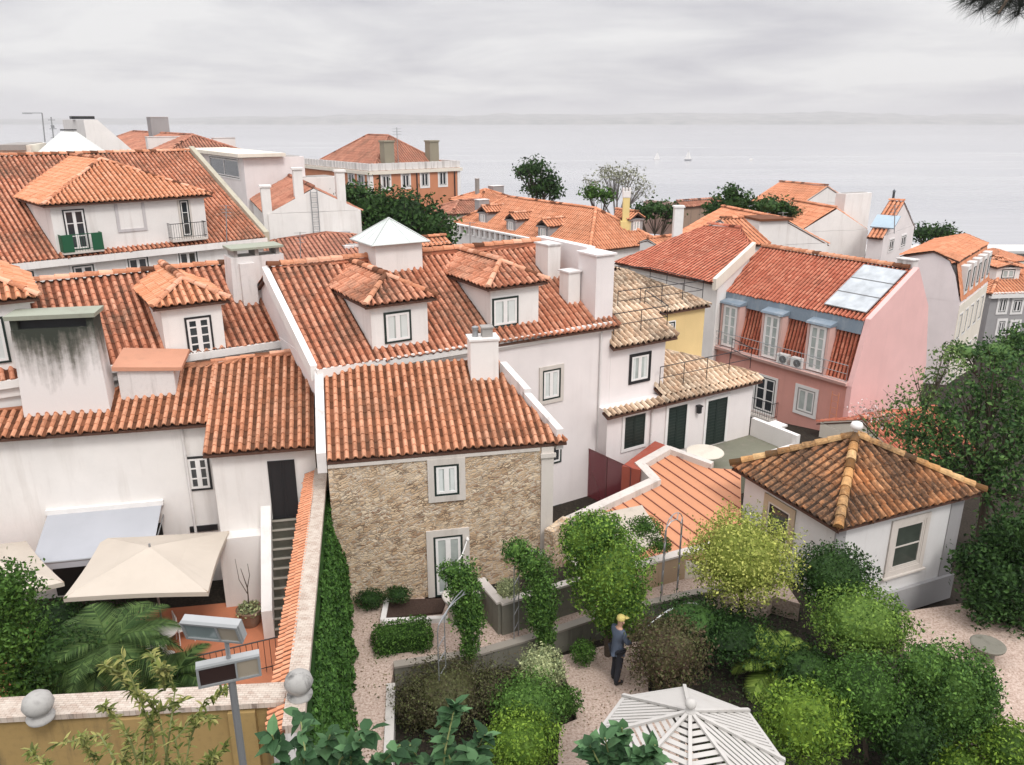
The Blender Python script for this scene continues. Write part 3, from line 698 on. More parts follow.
tiles(mb, [QA(sx0 - .16, -.3), QA(sx1 + .02, -.3), QA(sx1 + .02, 3.75), QA(sx0 - .16, 3.4)], pitch=.225, row=.27, lod=0, amp=.06)
sl3 = AR.s_(RA.p(150, 376)); 
tiles(mb, [QA(sx0 - 9, .86), QA(sx0 - .05, .86), QA(sx0 - .05, 3.4), QA(sl3, 3.15), QA(sl3 - 1.2, 2.1), QA(sx0 - 9, 1.6)], pitch=.225, row=.27, lod=0, amp=.06)
caps(mb, QA(sl3, 3.18), QA(sx1 + .02, 3.78), r=.08)
mb.build('roof', [TILE, MORT, CAPM], root)
window(root, AL, (187, 456, 211, 490), sur=.0, rows=3, fm=BLK, glass=GLASS, sill=False)
shutter_door(root, AR, (270, 460, 297, 518), m=BLK, sur=.0, slats=False)
mb = MB(); s0, s1, z0, z1 = prect(AL, (190, 526, 218, 530)); slabw(mb, AL, s0, s1, z0 - .02, z1 + .03, -.02, .05); mb.build('vent_slot', BLK, root)
# the big chimney
cb_ = RA.p(68, 416); sc_ = AR.s_(cb_)
def CH(s, t, z): return cb_ + A12 * s + V12 * t + Z * z
mb = MB(); bw, tw = 1.13, 1.03
hb = [CH(-bw, 0, -.5), CH(bw, 0, -.5), CH(bw, .85, -.5), CH(-bw, .85, -.5)]; ht = [CH(-tw, .05, 2.5), CH(tw, .05, 2.5), CH(tw, .8, 2.5), CH(-tw, .8, 2.5)]; mb.hexa(hb, ht)
for s in (-1, 1): mb.hexa([CH(s * tw - s * .18, .08, 2.5), CH(s * tw, .08, 2.5), CH(s * tw, .8, 2.5), CH(s * tw - s * .18, .8, 2.5)], [CH(s * tw - s * .18, .08, 2.78), CH(s * tw, .08, 2.78), CH(s * tw, .8, 2.78), CH(s * tw - s * .18, .8, 2.78)])
def stainc():
    m, t, b = newmat('sooty_chimney_plaster'); 
    g_ = t.nodes.new('ShaderNodeNewGeometry'); s_ = t.nodes.new('ShaderNodeSeparateXYZ'); L(t, g_.outputs['Position'], s_.inputs[0])
    zt_ = (cb_.z + 2.6); f = math_(t, 'SUBTRACT', 1.0, math_(t, 'DIVIDE', math_(t, 'SUBTRACT', zt_, s_.outputs[2]), 2.3), True)
    st = noise_(t, 1, 5, .6, mapv(t, (2.6, 2.6, .25))); fine = noise_(t, 6, 5, .7)
    v = math_(t, 'ADD', math_(t, 'MULTIPLY', st, 1.0), math_(t, 'ADD', math_(t, 'MULTIPLY', f, .75), math_(t, 'MULTIPLY', fine, .25)))
    c = ramp(t, v, [(.78, (.68, .64, .62)), (.98, (.42, .39, .37)), (1.0, (.30, .28, .26))])
    v2 = math_(t, 'SUBTRACT', v, .55); c = ramp(t, v2, [(.28, (.70, .66, .64)), (.46, (.47, .44, .42)), (.62, (.15, .14, .12)), (.76, (.035, .04, .03))])
    L(t, c, b.inputs['Base Color']); b.inputs['Roughness'].default_value = .95; bump(t, b, fine, .3, .02); return m
ch = mb.build('chimney', stainc(), root)
mb = MB(); mb.hexa([CH(-tw - .08, -.02, 2.78), CH(tw + .08, -.02, 2.78), CH(tw + .08, 0.9, 2.78), CH(-tw - .08, 0.9, 2.78)], [CH(-tw - .1, -.04, 2.9), CH(tw + .1, -.04, 2.9), CH(tw + .1, 0.92, 2.9), CH(-tw - .1, 0.92, 2.9)]); mb.build('chimney_cap', plaster('mossy_cement', (.34, .36, .29), .5), ch)
mb = MB(); mb.hexa([CH(-tw + .2, .2, 2.502), CH(tw - .2, .2, 2.502), CH(tw - .2, .7, 2.502), CH(-tw + .2, .7, 2.502)], [CH(-tw + .2, .2, 2.77), CH(tw - .2, .2, 2.77), CH(tw - .2, .7, 2.77), CH(-tw + .2, .7, 2.77)]); mb.build('flue', BLK, ch)
# small tiled lean-to behind the chimney
lb = CH(1.32, .45, 0); mb = MB(); lw = MB()
lw.hexa([lb + A12 * 0 - Z * .6, lb + A12 * 1.5 - Z * .6, lb + A12 * 1.5 + V12 * 1.2 - Z * .6, lb + V12 * 1.2 - Z * .6], [lb + Z * 1.1, lb + A12 * 1.5 + Z * 1.0, lb + A12 * 1.5 + V12 * 1.2 + Z * 1.1, lb + V12 * 1.2 + Z * 1.2]); lt = lw.build('lean_to', WHITED, root)
mb.hexa([lb - A12 * .1 - V12 * .1 + Z * 1.12, lb + A12 * 1.75 - V12 * .1 + Z * 1.02, lb + A12 * 1.75 + V12 * 1.4 + Z * 1.15, lb - A12 * .1 + V12 * 1.4 + Z * 1.25], [lb - A12 * .1 - V12 * .1 + Z * 1.24, lb + A12 * 1.75 - V12 * .1 + Z * 1.12, lb + A12 * 1.75 + V12 * 1.4 + Z * 1.25, lb - A12 * .1 + V12 * 1.4 + Z * 1.4]); mb.build('lean_to_roof', plaster('salmon_cement', (.58, .29, .19), .25, (.35, .2, .14), .3), lt)
# stair
st = MB(); s0, s1, z0, z1 = prect(AR, (271, 460, 299, 518)); zd = z0; s0 -= .05; s1 += .12; nst = 12; zbt = -.5; run = 2.15 / nst
for k in range(nst):
    zz = zd - (k) * (zd - zbt) / nst; q = [AR.at(s0, 0) + AR.n * (k * run), AR.at(s1, 0) + AR.n * (k * run), AR.at(s1, 0) + AR.n * ((k + 1) * run), AR.at(s0, 0) + AR.n * ((k + 1) * run)]
    st.prism([(p.x, p.y) for p in q], zbt - .3, zz)
    b4 = [AR.at(s0, 0) + AR.n * (k * run + run * .72), AR.at(s1, 0) + AR.n * (k * run + run * .72), AR.at(s1, 0) + AR.n * ((k + 1) * run + .03), AR.at(s0, 0) + AR.n * ((k + 1) * run + .03)]
    st.prism([(p.x, p.y) for p in b4], zz + .002, zz + .03, 1)
st.build('stair', [plaster('mossy_step', (.10, .095, .075), .5), plaster('step_nosing', (.36, .33, .28), .4)], root)
mb = MB(); e0 = AR.n * (nst * run + .05)
q = [AR.at(s0 - .28, 0) + AR.n * .02, AR.at(s0 - .002, 0) + AR.n * .02, AR.at(s0 - .002, 0) + e0, AR.at(s0 - .28, 0) + e0]; mb.prism([(p.x, p.y) for p in q], -.9, [zd + .45, zd + .45, .35, .35]); mb.build('stair_wall', WHITE, root)
# ledge box under the window part (lower volume by the stair)
mb = MB(); q = [AR.at(sx0 - .02, 0) + AR.n * .45, AR.at(s0 - .285, 0) + AR.n * .45, AR.at(s0 - .285, 0) + AR.n * .001, AR.at(sx0 - .02, 0) + AR.n * .001]; zlt = AR.p(240, 530).z; mb.prism([(p.x, p.y) for p in q], -.9, zlt - .0); mb.build('lower_wall', WHITE, root)
# ================= left neighbour (A2) =================
W2 = Wl(atz(240, 345, 5.95), 33); A2a, A2v = axes(33); t28 = math.tan(R(28))
s0 = W2.s_(W2.p(0, 392)) - 3.0; s1 = W2.s_(W2.p(317, 330)); z2 = 5.95
root = T('red_roofed_neighbour', 'long red tiled house with small dormers and a green capped chimney, left middle', 'house', W2.at((s0 + s1) / 2, 0))
Q2 = lambda s, t, z: W2.at(s, z) + A2v * t
mb = MB(); mb.prism([Q2(s0, 0, 0), Q2(s1, 0, 0), Q2(s1, 7.2, 0), Q2(s0, 7.2, 0)], -2, z2)
mb.face([Q2(s1 - .01, 0, z2), Q2(s1 - .01, 7.2, z2), Q2(s1 - .01, 3.6, z2 + 3.6 * t28 - .06)]); mb.build('wall', WHITE, root)
mb = MB(); slabw(mb, W2, s0, s1 + .1, z2 - .22, z2 - .0, -.02, .25); slabw(mb, W2, s0, s1 + .1, z2 - .5, z2 - .26, -.02, .12); mb.build('gutter_ledge', WHITE, root)
mb = MB(); P2 = lambda s, t: Q2(s, t, z2 + .08 + min(t, 7.2 - t) * t28)
tiles(mb, [P2(s0, -.15), P2(s1, -.15), P2(s1, 3.6), P2(s0, 3.6)], pitch=.235, row=.3, lod=1)
tiles(mb, [P2(s0, 7.3), P2(s1, 7.3), P2(s1, 3.6), P2(s0, 3.6)], pitch=.235, row=.4, lod=2); caps(mb, P2(s0, 3.6), P2(s1, 3.6), lift=.03)
mb.build('roof', [TILEW, MORT, CAPM], root)
RP2 = Rp(Q2(0, 0, z2 + .08), 33, 28)
dormer(root, RP2.p(197, 352) , A2a, A2v, 1.75, 1.5, t28, rect=(186, 316, 213, 354), rows=4, glass=GLASS, curtain=0, fm=BLK, tm=TILEN)
dormer(root, RP2.p(-12, 372) , A2a, A2v, 2.6, 1.9, t28, win=(-.6, .6, .2, 1.5), tm=TILEN)
# green-capped chimney
c = RP2.p(262, 300)
mb = MB(); mb.hexa([c + A2a * x + A2v * y - Z * .6 for x, y in ((-.95, 0), (.95, 0), (.95, .9), (-.95, .9))], [c + A2a * x + A2v * y + Z * 1.5 for x, y in ((-.88, .02), (.88, .02), (.88, .88), (-.88, .88))])
mb.box(c + A2a * -.4 + A2v * .0 + Z * .55, A2a, A2v, .5, .3, 1.5, 0, up=Z)
ch = mb.build('chimney', WHITED, root); mb = MB(); mb.box(c + A2v * .45 + Z * 1.77, A2a, A2v, 1.75, 1.05, .07, 0, up=Z); [mb.box(c + A2v * .45 + A2a * x + Z * 1.61, A2a, A2v, .12, .8, .25, 1, up=Z) for x in (-.7, 0, .7)]; mb.build('chimney_cap', [plaster('mossy_cement', (.34, .36, .29), .5), GREYS], ch)
q = P2(s1 + .12, .9) + Z * .3; mb = MB(); mb.box(q + Z * .05, A2a, A2v, .55, .45, .3, 0, up=Z); mb.lathe(q + Z * .2, [(.12, 0), (.12, .12), (.2, .14), (.2, .26), (0, .3)], 12, 1); mb.build('vent_cowl', [WHITE, GRM], root)
# roof tile ledge in front (short red strip by the party wall)

# ================= tower part + old yellow roofs (B2) =================
root = T('old_roof_house', 'white house with yellowed lichen covered roofs, black railings and dark shuttered doors', 'house', MP(sE + 4, 0, 0))
sT0 = sE + .15; sT1 = M.s_(M.p(662, 400)); LW = M.off(.6)
zL = LW.p(604, 412).z; sLe = LW.s_(LW.p(752, 400))
mb = MB(); mb.prism([MP(sE + .005, 0, 0), MP(sT1, 0, 0), MP(sT1, 5, 0), MP(sE + .005, 5, 0)], -2.5, M.p(640, 337).z)
sl0 = LW.s_(LW.p(604, 440)); 
LP = lambda s, t, z: LW.at(s, z) + VM * t
mb.prism([LP(sl0 + .12, .0, 0), LP(sLe, .0, 0), LP(sLe, 3.6, 0), LP(sl0 + .12, 3.6, 0)], -2.5, zL - .02)
mb.build('wall', PINKW, root)
tn24 = math.tan(R(24)); zt_ = M.p(640, 337).z
r = MB()
tiles(r, [MP(sT0 - .25, -.3, zt_ - .1), MP(sT1 + .35, -.3, zt_ - .1), MP(sT1 + .35, 1.6, zt_ - .1 + 1.9 * tn24), MP(sT0 - .05, 1.6, zt_ - .1 + 1.9 * tn24)], pitch=.25, row=.34, lod=0, amp=.075)
# upper roof further back, sloping the same way
zu = M.off(-2.1).p(690, 303).z; sU = M.s_(M.p(700, 300)) + .4
U0 = M.off(-2.0); su1 = U0.s_(U0.p(709, 302)); su0 = U0.s_(U0.p(618, 320)); zu = U0.p(690, 306).z
UP_ = lambda s, t, z: U0.at(s, z) + VM * t
tiles(r, [UP_(su0 - .3, -.15, zu), UP_(su1, -.15, zu), UP_(su1 - 2.4, 2.6, zu + 2.75 * tn24), UP_(su0 - .3, 2.6, zu + 2.75 * tn24)], pitch=.25, row=.34, lod=0, amp=.075)
tiles(r, [UP_(su1, -.15, zu), UP_(su1, 4.5, zu), UP_(su1 - 2.4, 4.5, zu + 2.75 * tn24), UP_(su1 - 2.4, 2.6, zu + 2.75 * tn24)], pitch=.22, row=.3, lod=1)
# lower front roofs
tiles(r, [LP(sl0 - .1, -.32, zL - .05), LP(sLe + .2, -.32, zL - .05), LP(sLe + .2, .0, zL + .08), LP(sl0 - .1, .0, zL + .08)], pitch=.25, row=.34, lod=0, amp=.075)
sv = LW.s_(LW.p(664, 400))
tiles(r, [LP(sv, .02, zL + .09), LP(sLe + .2, .02, zL + .09), LP(sLe - 1.9, 1.5, zL + .09 + 1.5 * tn24), LP(sv, 3.3, zL + .09 + 3.3 * tn24)], pitch=.25, row=.34, lod=0, amp=.075)
r.build('roof', [TILEY, MORT, CAPM], root)
mb = MB(); mb.prism([UP_(su0, .05, 0), UP_(su1 - .15, .05, 0), UP_(su1 - .15, 4, 0), UP_(su0, 4, 0)], 0, zu); 
mb.build('upper_wall', YELLOW, root)
window(root, M, (630, 354, 649, 381), sur=.05, fm=BLK, glass=GLASSB, curtain=.5, sm=BLK)
shutter_door(root, LW, (624, 415, 644, 446), name='shuttered_window', sm=WHP)
shutter_door(root, LW, (667, 406, 685, 450)); shutter_door(root, LW, (706, 399, 725, 443))
q = LW.p(697, 409); mb = MB(); mb.box(q + LW.n * .12, AM, VM, .14, .14, .26, 0, up=Z); mb.box(q + LW.n * .12 + Z * .16, AM, VM, .2, .2, .05, 0, up=Z); mb.tube(q, q + LW.n * .12, .02); mb.build('wall_lantern', BLK, root)
window(root, U0, (665, 322, 674, 335), sur=.04, sm=WHP, flat=True)
# railings (one piece of ironwork each)
def rail_part(root, pts, **k): return railing(pts, **k).build('railing', BLK, root)
rail_part(root, [LP(sv + .05, .35, zL + .25), LP(sLe + .1, .35, zL + .25), LP(sLe + .1, 1.4, zL + .4)], h=.85, mid=1)
rail_part(root, [MP(sT0 + .1, .2, zt_ + .15), MP(sT1 + .2, .2, zt_ + .15), MP(sT1 + .2, 1.5, zt_ + .5)], h=.8)
rail_part(root, [UP_(su0 + .2, .3, zu + .2), UP_(su1 - .1, .3, zu + .15), UP_(su1 - .1, 3.6, zu + .2), UP_(su0 + .6, 4.6, zu + .6)], h=.75)
# terrace
zf = .42; root = T('roof_terrace', 'small paved terrace with low white walls in front of the dark shuttered doors', 'terrace', LP(sv + 2.5, -1.2, zf))
te0 = LW.s_(LW.p(660, 450)) - .5; te1 = sLe + .25; TP = lambda s, t: LW.at(s, 0) + LW.n * t
mb = MB(); mb.prism([TP(te0, 0.0), TP(te1, 0.0), TP(te1, 2.3), TP(te0, 2.3)], -2.5, zf); mb.build('floor', plaster('mossy_paving', (.20, .20, .15), .8), root)
mb = MB(); mb.prism([TP(te1 - .2, 0.02), TP(te1, 0.02), TP(te1, 2.3), TP(te1 - .2, 2.3)], zf + .002, zf + .75); mb.prism([TP(te0 + 2.4, 2.1), TP(te1 - .21, 2.1), TP(te1 - .21, 2.3), TP(te0 + 2.4, 2.3)], zf + .002, zf + .35); mb.build('parapet', WHITE, root)
q = atz(705, 452, zf + .6); root = T('round_table', 'round white table on the small roof terrace', 'table', (q.x, q.y, zf)); mb = MB(); mb.lathe((q.x, q.y, zf + .6), [(0, -.02), (.68, -.02), (.7, 0), (.68, .03), (0, .035)], 24); mb.build('table_top', plaster('cream_stone', (.72, .66, .56), .1), root); mb = MB(); mb.lathe((q.x, q.y, zf), [(.22, 0), (.2, .04), (.05, .1), (.05, .58)], 12); mb.build('leg', GRM, root)

# ================= pink building =================
PF = Wl(atY(848, 385, 36), 125); Ap, Vp = axes(35)
PP = lambda s, t, z: Vector((PF.o.x, PF.o.y, z)) + Vp * s + Ap * t      # s along facade (to the left-back), t into the building
zp = PF.o.z; sl = (PF.p(705, 345) - PF.o).dot(Vp)
D_P = 6.4
root = T('pink_apartment_house', 'salmon pink house with red tiled mansard storey, zinc band and skylight panels', 'house', PP(sl / 2, 0, zp - 6))
mb = MB(); mb.prism([PP(0, 0, 0), PP(sl, 0, 0), PP(sl, D_P, 0), PP(0, D_P, 0)], zp - 9, zp)
mb.build('wall', PINK, root)
zm = PF.off(-.75).p(875, 326).z; zm = zp + 3.15; ins = .75
mb = MB()  # gable end wall, pale pink, with mansard outline
TR = 4.2; zr = zm + (TR - ins) * math.tan(R(29)); 
poly = [(-.12, zp - 9), (-.12, zp), (ins - .1, zm), (TR, zr + .15), (D_P - ins, zm), (D_P + .0, zp), (D_P, zp - 9)]
for side, sp_ in ((-.02, -.28),):
    V = [PP(side, t, z) for t, z in poly] + [PP(sp_, t, z) for t, z in poly]; n = len(poly)
    mb.add(V, [tuple(range(n)), tuple(reversed(range(n, 2 * n)))] + [(i, (i + 1) % n, n + (i + 1) % n, n + i) for i in range(n)])
mb.build('gable_wall', PINKG, root)
mb = MB(); mb.hexa([PP(-.05, -.25, zp - .02), PP(sl, -.25, zp - .02), PP(sl, 0, zp - .02), PP(-.05, 0, zp - .02)], [PP(-.05, -.3, zp + .14), PP(sl, -.3, zp + .14), PP(sl, .9, zp + .14), PP(-.05, .9, zp + .14)]); mb.build('cornice', plaster('pink_cornice', (.68, .45, .40), .15), root)
# mansard slope with tiles, in strips between the dormers
r = MB(); z0m = zp + .16; b0, b1 = .15, ins
def dors(x): return (PF.off(-.1).p(x, 350) - PF.o).dot(Vp)
dx = [dors(x) for x in (728, 770, 817)]; hwid = .62
edges = [0.0] + [e_ for d_ in sorted(dx) for e_ in (d_ - hwid, d_ + hwid)] + [sl]
for i in range(0, len(edges), 2):
    tiles(r, [PP(edges[i], b0, z0m), PP(edges[i + 1], b0, z0m), PP(edges[i + 1], b1, zm - .45), PP(edges[i], b1, zm - .45)], pitch=.2, row=.3, lod=1, amp=.04)
t27 = math.tan(R(29))
tiles(r, [PP(0, ins - .2, zm - .1), PP(sl, ins - .2, zm - .1), PP(sl, TR, zr), PP(0, TR, zr)], pitch=.22, row=.33, lod=1)
tiles(r, [PP(0, D_P - ins, zm), PP(sl, D_P - ins, zm), PP(sl, TR, zr), PP(0, TR, zr)], pitch=.22, row=.33, lod=2); caps(r, PP(.2, TR, zr), PP(sl, TR, zr), r=.16, lift=.05)
r.build('roof', [TILER, MORT, TILE], root)
mb = MB(); mb.hexa([PP(0.01, ins - .28, zm - .75), PP(sl, ins - .28, zm - .75), PP(sl, ins, zm - .75), PP(0.01, ins, zm - .75)], [PP(0.01, ins - .2, zm - .12), PP(sl, ins - .2, zm - .12), PP(sl, ins, zm - .12), PP(0.01, ins, zm - .12)]); mb.build('zinc_band', ZINC, root)
for d_ in dx:      # french doors in the mansard
    mb = MB(); c = PP(d_, 0, 0)
    for s in (-1, 1): mb.hexa([PP(d_ + s * hwid, .02, z0m), PP(d_ + s * (hwid - .13), .02, z0m), PP(d_ + s * (hwid - .13), 1.1, z0m), PP(d_ + s * hwid, 1.1, z0m)], [PP(d_ + s * hwid, .02, zm - .62), PP(d_ + s * (hwid - .13), .02, zm - .62), PP(d_ + s * (hwid - .13), 1.1, zm - .62), PP(d_ + s * hwid, 1.1, zm - .62)])
    dm = mb.build('dormer', plaster('pink_cornice', (.68, .45, .40), .15), root)
    mb = MB(); mb.hexa([PP(d_ - hwid - .05, -.1, zm - .62), PP(d_ + hwid + .05, -.1, zm - .62), PP(d_ + hwid + .05, 1, zm - .62), PP(d_ - hwid - .05, 1, zm - .62)], [PP(d_ - hwid - .05, -.06, zm - .52), PP(d_ + hwid + .05, -.06, zm - .52), PP(d_ + hwid + .05, 1, zm - .3), PP(d_ - hwid - .05, 1, zm - .3)]); mb.build('dormer_roof', ZINC, dm)
    window(dm, PF.off(-.05), None, world=(PF.s_(c) - .45, PF.s_(c) + .45, z0m + .05, zm - .68), sur=0, fm=WHP, flat=True, rows=4, glass=GLASSB)
rp_ = railing([PP(-.0, -.2, zp + .14), PP(sl, -.2, zp + .14)], h=.85, bars=0, mid=2); rp_.build('railing', GRM, root)
# solar panels
RPp = lambda s, t: PP(s, t, zm - .1 + (t - ins + .2) * t27 + .16)
root_pink = root
tA, tB = .85, TR - .35
rs = T('solar_panels', 'pale glass solar panels lying on the red tiles of the pink house', 'solar panel', RPp(.6, tA))
mb = MB(); fr_ = MB()
for k in range(3):
    a_, b_ = .12, 2.35; t0_ = tA + (tB - tA) * k / 3 + .02; t1_ = tA + (tB - tA) * (k + 1) / 3 - .02
    c4 = [RPp(a_, t0_), RPp(b_, t0_), RPp(b_, t1_), RPp(a_, t1_)]; mb.hexa([p - Z * .03 for p in c4], [p + Z * .01 for p in c4])
    for i in range(4): fr_.tube(c4[i], c4[(i + 1) % 4], .025, n=4)
mb.build('panel', SOLAR, rs); fr_.build('frame', GRM, rs)
# facade windows, balcony
w = window(root, PF, (797, 389, 815, 413), sur=.16, sm=WHP, fm=GREYS, glass=GLASSB)
for rc in ((755, 377, 775, 412),): w = window(root, PF, rc, sur=.12, sm=WHP, fm=DKP, rows=3)
wr = prect(PF, (755, 377, 775, 412)); mb = MB(); slabw(mb, PF, wr[0] - .3, wr[1] + .3, wr[2] - .3, wr[2] - .16, -.02, .5); mb.build('balcony', STONE, root)
a0, b0_ = PF.at(wr[0] - .25, wr[2] - .16) , PF.at(wr[1] + .25, wr[2] - .16); railing([a0, a0 + PF.n * .45, b0_ + PF.n * .45, b0_], h=.9, bars=.14, r=.014).build('balcony_railing', BLK, root)
window(root, PF, (754, 424, 774, 450), sur=.12, sm=WHP, fm=DKP, rows=2); window(root, PF, (795, 434, 811, 450), sur=.12, sm=WHP, fm=DKP)
for x, y in ((783, 362), (797, 366)): q = PF.off(.05).p(x, y); ac(Vector((q.x, q.y, zp + .42)) + PF.n * -.0, Vp, Ap, ('white air conditioner on the pink house ledge, %s' % ('left of the two' if x < 790 else 'right of the two')), w=.62, h=.5, group=None)
mb = MB(); q = PP(-.4, -.2, zp - 2.5)
# chimney block at the roof's right end
small_chimney(root, PP(.5, TR + .3, zr), Vp, Ap, .8, .5, .4, mat=WHITED)
mb = MB()
for k in range(2): mb.tube(PP(.2 + k * .35, -.32, zp - 3), PP(.2 + k * .35, -.32, zp - .4), .02, n=5)
for k in range(8): mb.tube(PP(.2, -.32, zp - 2.8 + k * .32), PP(.55, -.32, zp - 2.8 + k * .32), .015, n=5)
mb.build('wall_ladder', SALM, root)

# ================= garden pavilion (hip house C) =================
zc_ = 2.15; Nn_ = atz(838, 529, zc_); A23, V23 = axes(23.5)
wC = 5.75; dC = 4.6; ohC = .35
root = T('garden_pavilion', 'square white pavilion with an old lichen stained pyramid roof, right foreground', 'pavilion', Nn_)
p0 = Nn_ + A23 * ohC + V23 * ohC
CP = lambda s, t, z: Vector((p0.x, p0.y, z)) + A23 * s + V23 * t
wi, di = wC - 2 * ohC, dC - 2 * ohC
mb = MB(); mb.prism([CP(0, 0, 0), CP(wi, 0, 0), CP(wi, di, 0), CP(0, di, 0)], -1.6, zc_ + .1); mb.build('wall', plaster('pavilion_plaster', (.70, .69, .68), .2, (.4, .37, .33), .35), root)
mb = MB(); FWc = Wl(CP(0, 0, 0), a=A23); SWc = Wl(CP(0, 0, 0), a=V23)
slabw(mb, FWc, -.1, wi + .1, -1.6, -.75, -.02, .12); slabw(mb, FWc, wi - .5, wi + .03, -.74, zc_ + .05, -.02, .03); slabw(mb, FWc, -.03, .35, -.74, zc_ + .05, -.02, .03); slabw(mb, FWc, 0, wi, zc_ - .25, zc_ + .05, -.02, .05)
mb.build('quoin', GREYW, root)
r = MB(); ap = CP(wi / 2 - .15, di / 2, zc_ + 1.42); cs = [CP(-ohC, -ohC, zc_), CP(wi + ohC, -ohC, zc_), CP(wi + ohC, di + ohC, zc_), CP(-ohC, di + ohC, zc_)]
for i in range(4): tiles(r, [cs[i], cs[(i + 1) % 4], ap], pitch=.27, row=.4, lod=0, amp=.085); 
for i in range(4): caps(r, cs[i], ap, r=.13, lift=.05, seg=.38)
r.build('roof', [TILEO, MORT, tilemat('old_ridge_tiles', (.35, .17, .06), (.5, .26, .1), (.6, .38, .18), la=.8, moss=.55)], root)
mb = MB(); mb.lathe(ap + Z * .02, [(.14, 0), (.14, .08), (.05, .12), (.05, .18), (.15, .24), (.19, .34), (.15, .44), (0, .49)], 14); mb.build('finial', WHP, root, smooth=True)
window(root, FWc, (892, 522, 921, 566), sur=.16, cols=1, rows=2, fm=STONE, sash=STONE, sill=True, glass=glassm('green_dim_glass', (.05, .06, .05)))
window(root, SWc, (767, 506, 790, 541), sur=.2, cols=1, rows=1, fm=STONE, sash=BLK, sm=plaster('sandstone', (.5, .4, .28), .3), glass=glassm('green_dim_glass'))

# ================= standing-seam annex (S) =================
zs = 1.2; VPs = AM
def seam():
    root = T('annex_roof', 'low annex with terracotta coloured seamed metal roof and white parapets', 'annex', (3.5, 24, 0))
    O = atz(741, 514, .75); # lower right corner of sheet
    k = dict()
    tn = math.tan(R(7))
    def SPt(s, t): q = O + AM * s + VM * t; return Vector((q.x, q.y, O.z + t * tn))
    # find corners on plane
    nrm = AM.cross(VM + Z * tn).normalized()
    px = [(561, 528), (598, 560), (741, 560), (741, 470), (712, 468), (668, 452), (640, 468), (655, 484)]
    pc = [cut(x, y, O, nrm) for x, y in px]
    mb = MB(); mb.face(pc, 0)
    poly = [(p.x, p.y) for p in pc]
    # walls below
    n = len(pc)
    for i in range(n): mb.face([pc[i] - Z * .02, pc[(i + 1) % n] - Z * .02, Vector((pc[(i + 1) % n].x, pc[(i + 1) % n].y, -2)), Vector((pc[i].x, pc[i].y, -2))], 1)
    # seams along v
    def inside(x, y):
        c = False; j = n - 1
        for i in range(n):
            if (poly[i][1] > y) != (poly[j][1] > y) and x < (poly[j][0] - poly[i][0]) * (y - poly[i][1]) / (poly[j][1] - poly[i][1]) + poly[i][0]: c = not c
            j = i
        return c
    ss = [((p - O).dot(AM), (p - O).dot(VM)) for p in pc]; sm_, sM = min(s[0] for s in ss), max(s[0] for s in ss)
    s = sm_ + .25
    while s < sM:
        ts = []
        for i in range(n):
            (x0, y0), (x1, y1) = ss[i], ss[(i + 1) % n]
            if (x0 - s) * (x1 - s) < 0: ts.append(y0 + (y1 - y0) * (s - x0) / (x1 - x0))
        ts.sort()
        for i in range(0, len(ts) - 1, 2):
            a_, b_ = SPt(s, ts[i] + .05), SPt(s, ts[i + 1] - .05); w_ = AM * .013
            mb.hexa([a_ - w_, a_ + w_, b_ + w_, b_ - w_], [p + Z * .04 for p in (a_ - w_, a_ + w_, b_ + w_, b_ - w_)], 2)
        s += .47
    mb.build('roof', [plaster('terracotta_sheet', (.60, .275, .15), .15, (.4, .2, .14), .3, .6), CREAM, plain('seam_brown', (.26, .10, .07), .6)], root)
    mb = MB()
    def par(p, q, w=.26, h=.22, dz=-.5):
        d = (q - p); d.z = 0; d.normalize(); x = Vector((-d.y, d.x, 0)) * w / 2
        mb.hexa([p - x + Z * dz, p + x + Z * dz, q + x + Z * dz, q - x + Z * dz], [p - x + Z * h, p + x + Z * h, q + x + Z * h, q - x + Z * h])
    par(pc[0], pc[7] + (pc[7] - pc[0]).normalized() * .1, .34, .2); par(pc[7], pc[6] + (pc[6] - pc[7]).normalized() * .1, .34, .2); par(pc[6], pc[5] + (pc[5] - pc[6]).normalized() * .1, .34, .2); par(pc[5], pc[4], .26, .2)
    mb.build('parapet', plaster('worn_parapet', (.66, .61, .56), .4), root)
    # small red seam roof behind the parapet
    a4 = [atz(x, y, 1.35) for x, y in ((622, 466), (655, 441), (668, 446), (640, 470))]; mb = MB(); mb.hexa([p - Z * 1.5 for p in a4], a4); mb.build('side_roof', plaster('rust_red_sheet', (.36, .09, .06), .2), root)
    # white slab in the front corner
    a4 = [cut(x, y, O + Z * .12, nrm) for x, y in ((596, 514), (642, 505), (663, 538), (625, 560))]; mb = MB(); mb.hexa([p - Z * .3 for p in a4], a4); mb.build('terrace_slab', plaster('worn_slab', (.52, .46, .39), .4), root)
    return pc
pcs = seam()
